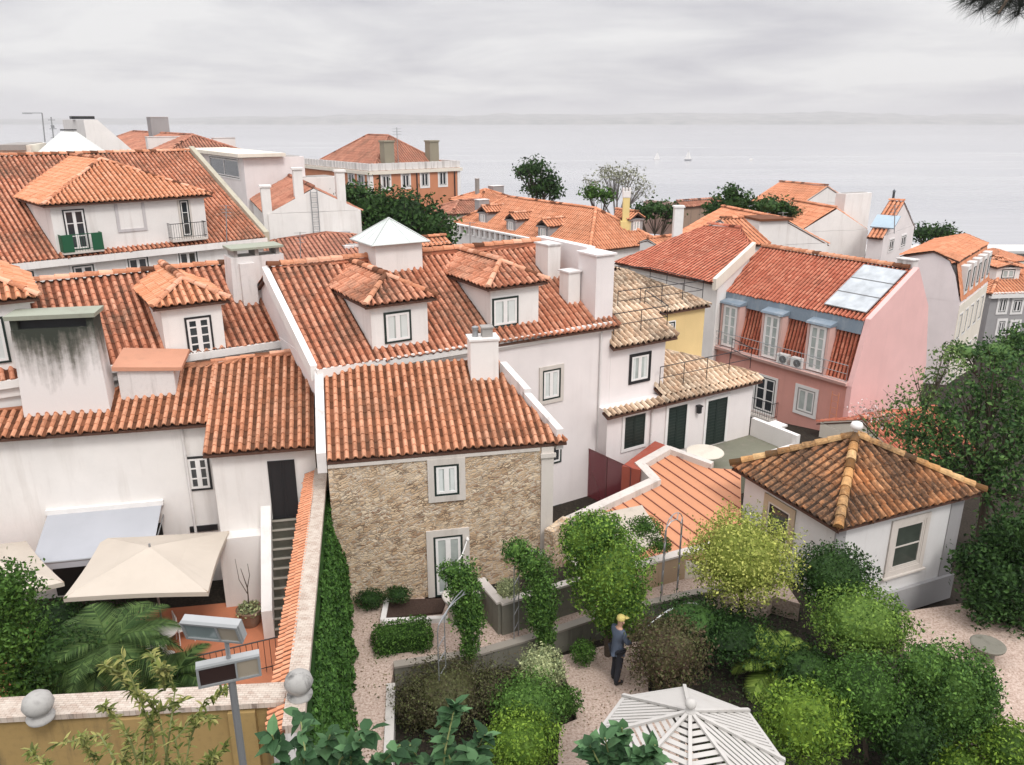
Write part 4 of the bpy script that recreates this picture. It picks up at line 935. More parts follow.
# wine red translucent windscreen
m_, t_, b_ = newmat('wine_glass'); b_.inputs['Base Color'].default_value = (.22, .05, .06, 1); b_.inputs['Roughness'].default_value = .15; b_.inputs['Alpha'].default_value = .80
sc0 = M.off(.25); q = [sc0.p(586, 448), sc0.p(583, 500)]; zb_ = -.2
root = T('glass_windscreen', 'wine red translucent screen panels fixed beside the annex roof', 'screen', q[0] - Z * 2)
mb = MB(); p1 = atz(585, 447, 1.35); p2 = atz(631, 468, 1.35); p3 = atz(633, 480, 1.1)
mb.face([p1, p2, p2 - Z * 1.5, p1 - Z * 2.2]); dd = (p2 - p1).normalized(); nn_ = Vector((-dd.y, dd.x, 0)); mb.face([p1 + nn_ * .03, p2 + nn_ * .03, p2 + nn_ * .03 - Z * 1.5, p1 + nn_ * .03 - Z * 2.2]); mb.build('panel', m_, root)
mb = MB(); [mb.tube(p1.lerp(p2, f_), p1.lerp(p2, f_) - Z * 2, .02) for f_ in (0, .5, 1)]; mb.tube(p1, p2, .02); mb.build('frame', plain('wine_frame', (.12, .04, .04), .5), root)
# ================= background buildings =================
def bld(name, label, cat, cx_, cy_, Y, rot, xr, xl, drop, wm, kind, pitch=27, tm=None, front=(), left=(), oh=.3, wk=None, lod=2, tp=.3, w=None, d=None, group=None, flatm=None, par=0, cornice=None, ed=0, flatw=True):
    p0 = atY(cx_, cy_, Y); a, v = axes(rot); F_ = Wl(p0, a=a); L_ = Wl(p0, a=v)
    w = w or F_.s_(F_.p(xr, cy_)); d = d or L_.s_(L_.p(xl, cy_))
    root = T(name, label, cat, (p0.x, p0.y, p0.z - drop), group)
    def Q(s, t, z=0): q = p0 + a * s + v * t; return Vector((q.x, q.y, p0.z + z))
    mb = MB(); mb.prism([Q(0, 0), Q(w, 0), Q(w, d), Q(0, d)], p0.z - drop, p0.z)
    if kind not in ('flat', None):
        r = MB(); roof_rect(r, p0, a, v, w, d, p0.z + .03, pitch, kind, oh, lod, tp, walls=mb, ed=ed, row=.5); 
    mb.build('wall', wm, root)
    if kind not in ('flat', None): r.build('roof', [tm or TILEF, MORT, tm or TILEF], root)
    else:
        m_ = MB(); m_.prism([Q(.25, .25), Q(w - .25, .25), Q(w - .25, d - .25), Q(.25, d - .25)], p0.z - .3, p0.z - .1 if par else p0.z + .04); m_.build('roof', flatm or GREYS, root) if not par else None
        if par:
            mb2 = MB()
            for (s0, t0, s1, t1) in ((0, 0, w, .25), (w - .25, .25, w, d), (0, d - .25, w - .25, d), (0, .25, .25, d - .25)): mb2.prism([Q(s0, t0), Q(s1, t0), Q(s1, t1), Q(s0, t1)], p0.z + .002, p0.z + par)
            mb2.build('parapet', cornice or wm, root)
    k = dict(sm=WHP, sur=.12, flat=flatw); k.update(wk or {})
    for rc in front: window(root, F_, rc, **k)
    for rc in left: window(root, L_, rc, **k)
    return root, F_, L_, Q, w, d
# palace
root, F_, L_, Q, w, d = bld('orange_palace', 'orange palace with white parapet, big hipped roof and two square chimneys, upper left centre', 'palace', 369, 171, 110, 38, 460, 304, 18, SALM, None,
    front=((382.5, 175.5, 389.5, 188), (402.5, 174.5, 409, 187), (421.5, 173, 428, 186), (439.5, 172, 446, 185)), left=((339, 172, 344, 181), (349, 173.5, 354, 183), (358.5, 175, 364, 185)), wk=dict(sur=.28))
mb = MB(); slabw(mb, F_, -.25, w + .25, F_.o.z - .5, F_.o.z - .05, -.02, .3); slabw(mb, L_, -.25, d, F_.o.z - .5, F_.o.z - .05, -.02, .3); mb.build('cornice', CREAM, root)
mb = MB(); z0_ = F_.o.z
for (s0, t0, s1, t1) in ((0, 0, w, .35), (0, .35, .35, d), (w - .35, .35, w, d)): mb.prism([Q(s0, t0), Q(s1, t0), Q(s1, t1), Q(s0, t1)], z0_ - .05, z0_ + .9)
for i in range(14): q = Q(w * (i + .5) / 14, -.04); mb.box((q.x, q.y, z0_ + .5), F_.a, F_.n, .3, .12, .9, 0, up=Z)
for i in range(22): q = Q(-.04, d * (i + .5) / 22); mb.box((q.x, q.y, z0_ + .5), L_.a, L_.n, .3, .12, .9, 0, up=Z)
mb.build('parapet', WHITED, root)
mb = MB(); [slabw(mb, F_, s, s + .5, z0_ - 9, z0_ - .52, -.02, .1) for s in (.02, w - .52)]; slabw(mb, L_, .02, .5, z0_ - 9, z0_ - .52, -.02, .1); mb.build('quoin', WHP, root)
mb = MB(); [mb.tube(F_.at(w * f_, z0_ - .5) + F_.n * .12, F_.at(w * f_, z0_ - 8) + F_.n * .12, .09, n=6) for f_ in (.1, .5, .93)]; mb.build('downpipe', BLK, root)
r = MB(); roof_rect(r, Q(1.2, 1.2), F_.a, F_.n * -1, w - 2.4, d - 2.4, z0_ + .2, 34, 'hip', .1, 2, .38, row=.6); r.build('roof', [TILEB, MORT, TILEB], root)
for s, t, hh in ((.26, .08, 3.6), (.79, .12, 3.5)): q = Q(w * s, d * t); mb = MB(); mb.box((q.x, q.y, z0_ + hh / 2), F_.a, F_.n, 1.5, 1.3, hh, 0, up=Z); mb.box((q.x, q.y, z0_ + hh + .1), F_.a, F_.n, 1.7, 1.5, .2, 0, up=Z); mb.build('chimney', plaster('mossy_chimney', (.30, .27, .20), .4), root)
q = Q(w * .35, d * .05); mb = MB(); mb.tube((q.x, q.y, z0_), (q.x, q.y, z0_ + 5.5), .05, n=5); [mb.tube((q.x - .6, q.y, z0_ + 4.6 + k * .35), (q.x + .6, q.y, z0_ + 4.6 + k * .35), .03, n=4) for k in range(3)]; mb.build('aerial', GRM, root)

# mansion with dormers
root, F_, L_, Q, w, d = bld('dormer_mansion', 'white mansion under a broad orange hipped roof with four small grey dormers', 'mansion', 590, 247, 60, 35, 655, 458, 12, WHITE, 'hip', 34, TILEF, oh=.4, lod=1, tp=.26)
tn = math.tan(R(34))
def gdorm(px, side):
    a, v = (F_.a, L_.a) if side == 'f' else (-L_.a, F_.a)
    rot_ = 35 if side == 'f' else -55
    e = Q(0, 0, -.1); pl = Rp(e, rot_, 34); fb = pl.p(*px)
    return dormer(root, fb, a, v, 1.35, 1.0, tn, rp_=30, oh=.15, win=(-.35, .35, .12, .92), lod=2, tp=.3, hipf=False, tm=TILEF, Wmat=GREYW, curtain=0, fm=WHP)
for px in ((483, 224), (511, 232), (543, 239)): gdorm(px, 's')
gdorm((636, 232), 'f')
small_chimney(root, Q(w * .35, d * .97, 1.3), F_.a, L_.a, 1.1, .8, .6, mat=GREYW)
mb = MB(); q0_ = Q(-.9, 6.0, -.6); q1_ = Q(-.9, d, -.6)
mb.prism([(q0_.x, q0_.y), (q0_.x + .3, q0_.y + .2), (q1_.x + .3, q1_.y + .2), (q1_.x, q1_.y)], F_.o.z - 3, F_.o.z - .8)
for i in range(16): q = q0_.lerp(q1_, (i + .5) / 16); mb.box((q.x, q.y, F_.o.z - .45), F_.a, L_.a, .22, .3, .7, 0, up=Z)
mb.box(((q0_.x + q1_.x) / 2, (q0_.y + q1_.y) / 2, F_.o.z - .04), (q1_ - q0_), F_.a, (q1_ - q0_).length, .35, .12, 0, up=Z); mb.build('balustrade', WHP, root)

# big white dormer house top left (D)
pD = atY(75, 240, 40); RD = Rp(pD, 43, 25); aD, vD = axes(43)
root = T('balcony_dormer_house', 'white house with a very wide hipped dormer, green balcony and red roof, far left', 'house', (pD.x, pD.y, 1))
px = [RD.p(-70, 272), RD.p(264, 236), RD.p(193, 151)]; e0_ = px[0]; e1_ = e0_ + aD * (px[1] - e0_).dot(aD); up_ = vD + Z * RD.tan; tt = (px[2] - e0_).dot(vD)
r1 = e0_ + aD * (px[2] - e0_).dot(aD) + up_ * tt; r0 = e0_ + up_ * tt
FD = Wl(e0_ + vD * .3, 43); SD = lambda s, t, z: FD.at(s, z) + vD * t
wD = (e1_ - e0_).length; mb = MB(); mb.prism([SD(0, 0, 0), SD(wD, 0, 0), SD(wD, 2 * tt, 0), SD(0, 2 * tt, 0)], -5, e0_.z); mb.face([SD(wD, 0, e0_.z), SD(wD, 2 * tt, e0_.z), SD(wD, tt, e0_.z + tt * RD.tan)]); mb.build('wall', WHITE, root)
mb = MB(); slabw(mb, FD, 0, wD + .1, e0_.z - .35, e0_.z - .02, -.02, .35); mb.build('cornice', WHITE, root)
r = MB(); tiles(r, [e0_, e1_, r1 + aD * max(0, (e1_ - r1).dot(aD)) * .55, r0], pitch=.24, row=.33, lod=1)
ra = r1 + aD * (e1_ - r1).dot(aD) * .55
tiles(r, [e0_ + vD * tt * 2, e1_ + vD * tt * 2, ra, r0], pitch=.3, row=.4, lod=2); caps(r, r0, ra, lift=.03); r.build('roof', [TILEW, MORT, CAPM], root)
mb = MB(); rake(mb, e1_ + aD * .1, ra + aD * .1, .3, .3, aD); mb.build('parapet', plaster('mossy_rake', (.45, .42, .33), .5), root)
fbl = RD.p(58, 254); fbr = RD.p(208, 238); fb = (fbl + fbr) / 2; wd_ = (fbr - fbl).dot(aD)
fbl2 = (fbl - pD).dot(vD); fbr2 = (fbr - pD).dot(vD); 
dm, FWd = dormer(root, fb, aD, vD, wd_, 2.25, RD.tan, rp_=24, oh=.35, rect=(65, 209, 87, 250), rows=3, glass=GLASS, curtain=0, fm=BLK, tm=TILEN, tp=.24)
dm['label'] = 'wide white dormer with two balcony doors and a blind window'
FWd = Wl(fb, a=aD)
mb = MB(); s0, s1, z0, z1 = prect(FWd, (118, 202, 143, 229)); ring(mb, FWd, s0 - .12, s1 + .12, z0 - .12, z1 + .12, .14, -.02, .05); slabw(mb, FWd, s0, s1, z0, z1, -.02, .012, 1); mb.build('blind_window', [plaster('grey_trim', (.55, .52, .52), .2), WHITE], dm)
window(dm, FWd, (181, 200, 190, 236), sur=.1, rows=3, flat=True, cols=1)
def balc(rc, m, lab):
    s0, s1, z0, z1 = prect(FWd, rc); mb = MB(); slabw(mb, FWd, s0, s1, z0 - .1, z0, 0, .5); mb2 = railing([FWd.at(s0, z0), FWd.at(s0, z0) + FWd.n * .48, FWd.at(s1, z0) + FWd.n * .48, FWd.at(s1, z0)], h=z1 - z0, bars=.12, r=.014, m=1)
    k = len(mb.v); mb.v += mb2.v; mb.f += [tuple(i + k for i in f) for f in mb2.f]; mb.m += mb2.m; mb.r += mb2.r
    if m is not BLK:
        q = [FWd.at(s0, z0) + FWd.n * .5, FWd.at(s0 + (s1 - s0) * .27, z0) + FWd.n * .5, FWd.at(s0 + (s1 - s0) * .73, z0) + FWd.n * .5, FWd.at(s1, z0) + FWd.n * .5]
        for i in (0, 2): mb.hexa([q[i], q[i + 1], q[i + 1] + FWd.n * .02, q[i] + FWd.n * .02], [p + Z * (z1 - z0) for p in (q[i], q[i + 1], q[i + 1] + FWd.n * .02, q[i] + FWd.n * .02)], 1)
        mb.hexa([q[0], q[0] - FWd.n * .48, q[0] - FWd.n * .48 + FWd.a * .02, q[0] + FWd.a * .02], [p + Z * (z1 - z0) for p in (q[0], q[0] - FWd.n * .48, q[0] - FWd.n * .48 + FWd.a * .02, q[0] + FWd.a * .02)], 1)
    o = mb.build('balcony', [STONE, m], dm); o['label'] = lab
balc((59, 233, 100, 250), plain('green_paint', (.012, .09, .04), .5), 'green panelled balcony'); balc((168, 222, 203, 238), BLK, 'black barred balcony')
for rc in ((10, 272, 34, 279), (72, 265, 94, 272), (127, 257, 148, 264), (178, 251, 197, 258)): window(root, FD, None, world=(prect(FD, rc)[0], prect(FD, rc)[1], prect(FD, rc)[3] - 1.6, prect(FD, rc)[3]), sur=.1, sm=WHP, flat=True)

# rooftop clutter behind it
root, F_, L_, Q, w, d = bld('brown_roof_house', 'house with a double brown hipped roof against the river, upper left', 'house', 165, 153, 78, 35, 243, 100, 14, WHITE, 'hip', 22, TILEB, oh=.4)
small_chimney(root, Q(w * .3, d * .2, .3), F_.a, L_.a, 4.4, .9, 1.0); small_chimney(root, Q(w * .9, d * .1, .2), F_.a, L_.a, 2.2, .6, 1.0); small_chimney(root, Q(w * .5, d * .5, 1.0), F_.a, L_.a, 1.9, 1.9, 2.2, mat=GREYW)
root, F_, L_, Q, w, d = bld('white_attic_block', 'white attic block with sloping sides and a dark cap above the left roofs', 'attic block', 92, 148, 62, 35, 104, 71, 12, WHITE, 'flat')
pa_ = Q(-.6, 1.2, 0); mb = MB(); b4 = [Q(-.3, -.3, -.3), Q(w + 2.0, -.3, -.3), Q(w + 2.0, d, -.3), Q(-.3, d, -.3)]; t4 = [Q(-.3, -.2, 2.0), Q(w - .2, -.2, 2.0), Q(w - .2, d, 2.0), Q(-.3, d, 2.0)]; mb.hexa(b4, t4); mb.build('attic', WHITE, root); mb = MB(); mb.box(Q(w * .35, d * .4, 2.15), F_.a, L_.a, 1.6, 1.2, .22, 0, up=Z); mb.build('cap', BLK, root)
q = atY(72, 152, 56); root = T('glass_lantern_roof', 'pale octagonal glazed lantern with green base between the left roofs', 'roof lantern', q - Z * 3)
mb = MB(); mb.lathe(q, [(2.0, -3), (2.0, -.15), (2.1, -.15), (2.1, 0)], 8, 0); mb.build('base', plaster('green_base', (.16, .22, .17), .3), root)
mb = MB(); mb.lathe(q, [(2.15, 0.01), (.55, 1.25), (.5, 1.3), (.0, 1.35)], 8, 0); mb.build('glazing', plain('milky_glass', (.62, .64, .60), .4), root); mb = MB(); mb.box(q + Z * 1.42, (1, 0, 0), (0, 1, 0), .9, .4, .08, up=Z); mb.build('vent', BLK, root)
root, F_, L_, Q, w, d = bld('roof_stair_hut', 'low white stair hut with rounded dark opening at the left edge', 'roof hut', 12, 143, 58, 20, 46, -8, 6, CREAM, 'flat')
mb = MB(); [slabw(mb, F_, s, s + .95, F_.o.z - 1.0, F_.o.z - .2, -.02, .04) for s in (.45, 1.7)]; mb.build('opening', BLK, root)
for x, yb, yt, lb in ((45, 142, 113, 'tall television aerial with one long arm at the left edge'), (54, 142, 117, 'short television aerial right of the tall one, left edge')):
    q = atY(x, yb, 60); q2 = atY(x - 3, yt, 60); mb = MB(); mb.tube(q, q2, .045, n=5)
    if x == 45: mb.tube(q2, q2 - Vector((1.4, 0, 0)), .035, n=4); mb.tube(q2 - Vector((1.4, 0, .05)), q2 - Vector((.7, 0, .05)), .02, n=4)
    else:
        for k in range(3): c = q2 - Z * (.2 + .6 * k); mb.tube(c - Vector((.25, 0, 0)), c + Vector((.25, 0, 0)), .03, n=4)
        mb.box(q2 - Z * .65, (1, 0, 0), (0, 1, 0), .2, .1, .2, up=Z)
    solo('aerial', mb, GRM, lb, 'aerial', q)
# flat terrace house and white gables right of D
root, F_, L_, Q, w, d = bld('flat_roof_house', 'pale flat roofed house with a wide dark window under its roof slab', 'house', 243, 158, 60, 35, 304, 192, 14, PINKW, 'flat', flatw=True)
mb = MB(); mb.prism([Q(-.5, -.5), Q(3.0, -.5), Q(3.0, d + .3), Q(-.5, d + .3)], L_.o.z + .05, L_.o.z + .3); mb.build('roof_slab', CREAM, root)
window(root, L_, (211, 158, 239, 176), sur=.1, sm=WHP, cols=2, fm=BLK, sash=WHP, flat=True)
root, F_, L_, Q, w, d = bld('white_gable_house', 'white house with a steep brown roof, thin white chimneys and a wall ladder', 'house', 268, 214, 50, 22, 361, 246, 12, WHITE, 'gable_v', 27, TILEB, oh=.15, ed=-.15)
for s, zt in ((.0, 1.6), (2.0, 2.6), (4.6, 2.4)): q = Q(s, .4); mb = MB(); mb.box((q.x, q.y, F_.o.z + zt / 2 - 1.2), F_.a, L_.a, .55, .55, zt + 2.4, 0, up=Z); mb.box((q.x, q.y, F_.o.z + zt + .05), F_.a, L_.a, .7, .7, .12, 0, up=Z); mb.build('chimney', WHITE, root)
mb = MB(); [mb.tube(Q(2.65 + k * .4, -.12, 1.4), Q(2.65 + k * .4, -.12, -1.4), .03, n=4) for k in (0, 1)]; [mb.tube(Q(2.65, -.12, -1.2 + k * .3), Q(3.05, -.12, -1.2 + k * .3), .025, n=4) for k in range(9)]; mb.build('ladder', GRM, root)
mb = MB(); mb.tube(Q(4.5, -.05, -1.4), Q(4.5, -.4, -1.4), .03); mb.lathe(Q(4.5, -.55, -1.4), [(0, 0), (.25, .05), (.4, .15)], 12); mb.build('satellite_dish', GREYW, root)
root, F_, L_, Q, w, d = bld('low_white_house', 'low white house wall beneath the dark tree, right of the gable', 'house', 345, 246, 46, 30, 372, 300, 9, WHITED, 'flat')
# brown roof behind the ridge of the townhouse
rp2 = Rp(atY(320, 262, 44), 24, 17); pp = [rp2.p(*q) for q in ((262, 275), (376, 262), (372, 236), (326, 232), (264, 241))]
root = T('brown_shed_roof', 'plain low brown tiled roof directly behind the townhouse ridge', 'roofed shed', pp[0] - Z * 4); r = MB(); tiles(r, pp, pitch=.26, row=.35, lod=2, amp=.035); r.build('roof', [TILEB, MORT, TILEB], root)
mb = MB(); mb.prism([(p.x, p.y) for p in pp], -3, [p.z - .18 for p in pp]); mb.build('wall', WHITE, root)
root, F_, L_, Q, w, d = bld('small_orange_gable', 'small orange tiled roof peeking behind the pyramid skylight', 'house', 408, 245, 48, 35, 450, 400, 9, WHITE, 'gable_a', 24, TILEF)

# brown roofs between palace and mansion
root, F_, L_, Q, w, d = bld('brown_hip_house', 'brown hipped roof house right of the dark tree', 'house', 452, 213, 84, 35, 505, 432, 14, CREAM, 'hip', 24, TILEB)
root, F_, L_, Q, w, d = bld('orange_far_house', 'low orange roof between the palace and the dark round tree', 'house', 478, 203, 98, 35, 520, 452, 16, CREAM, 'hip', 22, TILEF)
small_chimney(root, Q(w * .3, d * .5, 1.4), F_.a, L_.a, .4, .4, 1.2, mat=GREYS); small_chimney(root, Q(w * .75, d * .5, .8), F_.a, L_.a, 1.6, 1.2, .8, mat=GREYW)
# ruin and colonnade
root, F_, L_, Q, w, d = bld('ruined_house', 'derelict brown brick house with a steep faded roof', 'house', 681, 206, 82, 32, 724, 672, 12, plaster('old_brick', (.34, .24, .18), .6, (.14, .11, .09), .6), 'gable_a', 30, TILEB, oh=.2)
root = T('brick_colonnade', 'long low brick colonnade left of the ruined house', 'colonnade', atY(665, 215, 86)); mb = MB(); q0_ = atY(648, 203, 92); q1_ = atY(682, 206, 90); dd = (q1_ - q0_).normalized()
for i in range(9): q = q0_.lerp(q1_, i / 8); mb.box(q - Z * .8, dd, (0, 1, 0), .3, .4, 1.7, up=Z)
mb.build('column', plain('brick_dull', (.36, .24, .19), .9), root); mb = MB(); mb.box((q0_ + q1_) / 2 + Z * .15, dd, (0, 1, 0), (q1_ - q0_).length + .4, .6, .35, up=Z); mb.box((q0_ + q1_) / 2 - Z * 1.8 + Vector((0, 2, 0)), dd, (0, 1, 0), (q1_ - q0_).length + .4, .3, 3.6, up=Z); mb.build('beam', plain('brick_pink', (.40, .28, .24), .9), root)
q = atY(626, 208, 64); root = T('yellow_chimney', 'tall white topped yellow chimney on a plinth beside the bare tree', 'chimney', q - Z * 2); mb = MB(); mb.box(q - Z * .3, (1, 0, 0), (0, 1, 0), .5, .5, 2.2, up=Z); mb.box(q - Z * 1.6, (1, 0, 0), (0, 1, 0), .8, .7, 1.2, up=Z); mb.build('shaft', plaster('yellow_wash', (.76, .62, .28), .1), root); mb = MB(); mb.box(q + Z * 1.05, (1, 0, 0), (0, 1, 0), .58, .55, .45, up=Z); [mb.box(q + Z * 1.4 + Vector((s, 0, 0)), (1, 0, 0), (0, 1, 0), .12, .5, .3, up=Z) for s in (-.25, 0, .25)]; mb.build('cap', WHP, root)
q = atY(677, 235, 56); root = T('white_roof_pillar', 'tall square white pillar on the parapet near the ruined house', 'pillar', q - Z * 2); mb = MB(); mb.box(q + Z * .1, (1, 0, 0), (0, 1, 0), .62, .6, 3.6, up=Z); mb.box(q + Z * 1.95, (1, 0, 0), (0, 1, 0), .75, .72, .12, up=Z); mb.build('shaft', WHP, root)
root, F_, L_, Q, w, d = bld('low_terrace_house', 'low pale house with orange roof strip behind the white roof pillar', 'house', 655, 244, 56, 35, 735, 640, 9, WHITE, 'gable_a', 18, TILEF)

# red roof left of the pink building (F)
pF0 = PF.off(0).p(714, 283); RF = Rp(atY(713, 281, 42.2), -55, 20)
pp = [RF.p(*q) for q in ((614, 262), (713, 283), (753, 246), (741, 228), (708, 224))]
a55, v55 = axes(-55); r = MB(); pp[1] = pp[0] + a55 * (pp[1] - pp[0]).dot(a55)
root = T('red_slope_house', 'white walled house under a broad plain red roof, left of the pink house', 'house', pp[0] - Z * 6); tiles(r, pp, pitch=.24, row=.36, lod=1, amp=.04); caps(r, pp[3], pp[4]); 
r.build('roof', [TILER, MORT, TILER], root)
mb = MB(); sh = [p + v55 * .35 for p in pp[:2]] + [p - v55 * .2 for p in pp[2:]]; mb.prism([(p.x, p.y) for p in sh], -6, [p.z - .15 for p in sh[:2]] + [p.z - .3 for p in sh[2:]]); mb.build('wall', WHITE, root)
mb = MB(); rake(mb, pp[1] + a55 * .05, pp[2] + a55 * .05, .25, .22, a55); mb.build('parapet', CREAM, root)
# orange roof complex behind (L)
root, F_, L_, Q, w, d = bld('orange_gable_house', 'orange gabled house with a white box dormer, behind the pink house', 'house', 738, 247, 56, 15, 827, 700, 9, WHITE, 'gable_v', 26, TILEF, oh=.2, d=9)
q = Q(w * .34, .7, .9); mb = MB(); mb.box(q, F_.a, L_.a, 2.2, 2.0, 1.7, up=Z); db = mb.build('dormer', WHITE, root); mb = MB(); mb.box(q + Z * .95 + F_.a * .1, F_.a, L_.a, 2.6, 2.4, .16, up=Z); mb.build('dormer_roof', TILEF, db)
root, F_, L_, Q, w, d = bld('low_orange_house', 'low orange roof with a dark gap window left of the orange gable', 'house', 745, 243, 53, 20, 768, 712, 8, WHITE, 'gable_a', 22, TILEF, front=((747, 246, 755, 251),), d=6)
root, F_, L_, Q, w, d = bld('orange_top_house', 'wide bright orange roof on the skyline above the dark trees', 'house', 800, 205, 80, 30, 850, 752, 12, WHITE, 'gable_v', 24, TILEF, oh=.3)
root, F_, L_, Q, w, d = bld('white_blank_gable', 'blank white gable wall right of the orange skyline roof', 'house', 800, 232, 64, 12, 868, 790, 12, WHITE, 'gable_v', 30, TILEF, oh=.02, ed=-.2, d=7)
root, F_, L_, Q, w, d = bld('white_tower_house', 'tall plain white block behind the blank gable', 'house', 846, 194, 66, 25, 872, 836, 14, WHITE, 'flat')
root, F_, L_, Q, w, d = bld('skylight_house', 'small white house with orange roofs and a blue skylight at the right', 'house', 884, 236, 60, 50, 913, 868, 12, PINKW, 'gable_v', 28, TILEF, front=((889, 240, 893, 250), (901, 236, 905, 246)))
mb = MB(); q = Q(-.0, d * .35, .9); mb.box(q + F_.a * 1.3, (F_.a + Z * .55), L_.a, 1.6, 1.7, .1); mb.build('skylight', plain('blue_glass', (.35, .45, .52), .15), root)
q = atY(891, 213, 66); mb = MB(); mb.tube(q, q + Z * 1.7, .1, n=8); mb.lathe(q + Z * 1.7, [(.16, 0), (0, .2)], 8); solo('flue_pipe', mb, plain('dark_steel', (.08, .09, .1), .4, .5), 'dark steel flue pipe standing above the right roofs', 'flue pipe', q)
# mansard house N
root, F_, L_, Q, w, d = bld('mansard_end_house', 'white house with curved orange mansard roof and rows of small dormers, right', 'house', 960, 302, 50, 51, 984, 893, 14, plaster('bright_pink_white', (.88, .80, .79), .08, (.45, .38, .36), .12), None)
Hm = 2.6; z0_ = F_.o.z; r = MB(); i1 = .55
tiles(r, [Q(0, -.05, .05), Q(w, -.05, .05), Q(w, i1, Hm), Q(0, i1, Hm)], pitch=.25, row=.35, lod=2)
zr_ = Hm + (d / 2 - i1) * math.tan(R(20)); tiles(r, [Q(-.1, i1 - .15, Hm), Q(w, i1 - .15, Hm), Q(w, d / 2, zr_), Q(-.1, d / 2, zr_)], pitch=.25, row=.35, lod=1); tiles(r, [Q(-.1, d, Hm), Q(w, d, Hm), Q(w, d / 2, zr_), Q(-.1, d / 2, zr_)], pitch=.25, row=.35, lod=2); r.build('roof', [TILEF, MORT, TILEF], root)
mb = MB(); V = [Q(0.0, t, z) for t, z in ((0, -.02), (.5, Hm * .6), (1.0, Hm - .1), (d / 2, zr_ - .1), (d, Hm - .1), (d, -.02))]; V2 = [p + F_.a * .3 for p in V]; n = 6; mb.add(V + V2, [tuple(range(n)), tuple(reversed(range(n, 2 * n)))] + [(i, (i + 1) % n, n + (i + 1) % n, n + i) for i in range(n)]); mb.build('gable_wall', plaster('bright_pink_white', (.88, .80, .79), .08, (.45, .38, .36), .12), root)
mb = MB(); slabw(mb, F_, 0.02, w, z0_ - 13.9, z0_ - .25, .002, .03); mb.build('facade', CREAM, root)
for i in range(5):
    s = w * (i + .6) / 5.3; mb = MB(); mb.hexa([Q(s - .5, -.05, .35), Q(s + .5, -.05, .35), Q(s + .5, 1, .35), Q(s - .5, 1, .35)], [Q(s - .5, -.05, 2.2), Q(s + .5, -.05, 2.2), Q(s + .5, 1, 2.2), Q(s - .5, 1, 2.2)]); dm = mb.build('dormer', WHITE, root); wl_ = Wl(Q(0, -.05), a=F_.a); window(dm, wl_, None, world=(s - .3, s + .3, z0_ + .6, z0_ + 1.9), sur=0, flat=True)
    for zz in (-2.6, -5.6): window(root, F_, None, world=(s - .4, s + .4, z0_ + zz, z0_ + zz + 1.6), sur=.12, sm=WHP, flat=True)
# grey house O
root, F_, L_, Q, w, d = bld('grey_corner_house', 'grey house with white framed windows and orange roof at the right edge', 'house', 992, 292, 66, 8, 1060, 975, 14, GREYW, 'hip', 24, TILEF, front=((999, 298, 1006, 312), (1013, 300, 1021, 312), (998, 321, 1004, 333), (1011, 322, 1018, 332)), wk=dict(sur=.2), d=9)
mb = MB(); slabw(mb, F_, -.2, w, F_.o.z - .5, F_.o.z - .02, -.02, .3); mb.build('cornice', WHP, root)
dormer(root, Q(2.5, 1.6, .6), F_.a, L_.a, 2.2, 1.1, math.tan(R(24)), win=(-.6, .6, .2, .95), lod=2, tp=.3, hipf=False, rp_=12, tm=TILEF, curtain=0)
root, F_, L_, Q, w, d = bld('orange_riverside_house', 'orange roofed house just below the river quay at the right', 'house', 996, 277, 95, 20, 1012, 965, 14, CREAM, 'hip', 24, TILEF, d=12)
root, F_, L_, Q, w, d = bld('cream_riverside_house', 'cream house with a white attic at the far right edge', 'house', 1004, 278, 84, 20, 1045, 998, 14, CREAM, 'hip', 26, TILEF, front=((1008, 281, 1012, 286),), d=8)
g = MB(); g.box((0, 472, SEA + 1.0), (1, 0, 0), (0, 1, 0), 1400, 26, 3.2); struct('quay', g, plain('quay_concrete', (.55, .54, .52), .9))
# sailing boats
for x, y, lb, s in ((657, 160, 'small white sailing boat on the river, left of the two near the centre', .8), (688, 160.5, 'white sailing boat with a dark hull, largest on the river', 1.0), (751, 160.5, 'tiny pale motor boat alone on the open river', .5)):
    q = atz(x, y, SEA); k = q.y / 900; root = T('sailing_boat', lb, 'boat', q)
    mb = MB(); L_b = 9 * k * s; V = []
    for zz, ff in ((-.1, .7), (1.0 * k, 1.0)):
        for px_, py_ in ((-.5, .12), (.1, .16), (.5, 0), (.1, -.16), (-.5, -.12)): V.append(q + Vector((px_ * L_b * ff, py_ * L_b * ff, zz)))
    mb.add(V, [(4, 3, 2, 1, 0), (5, 6, 7, 8, 9)] + [(i, (i + 1) % 5, 5 + (i + 1) % 5, 5 + i) for i in range(5)]); mb.build('hull', plain('hull_dark', (.12, .13, .15), .5) if s == 1 else WHP, root)
    if s > .6:
        mb = MB(); mb.tube(q, q + Z * 11 * k * s, .12 * k); mb.build('mast', GRM, root)
        mb = MB(); H_ = 10.5 * k * s; b_ = q + Z * 1.3 * k
        for (xx, sgn) in ((-.42, -1), (.4, 1)): mb.hexa([b_, b_ + Vector((xx * L_b, 0, 0)), b_ + Vector((xx * L_b, .2, 0)), b_ + Vector((0, .2, 0))], [b_ + Z * H_ * .9, b_ + Z * H_ * .9 + Vector((.02 * sgn, 0, 0)), b_ + Z * H_ * .9 + Vector((.02 * sgn, .2, 0)), b_ + Z * H_ * .9 + Vector((0, .2, 0))])
        mb.build('sail', WHP, root)
    else: mb = MB(); mb.box(q + Z * 1.6 * k, (1, 0, 0), (0, 1, 0), 3 * k, 1.2 * k, 1.4 * k, up=Z); mb.build('cabin', WHP, root)

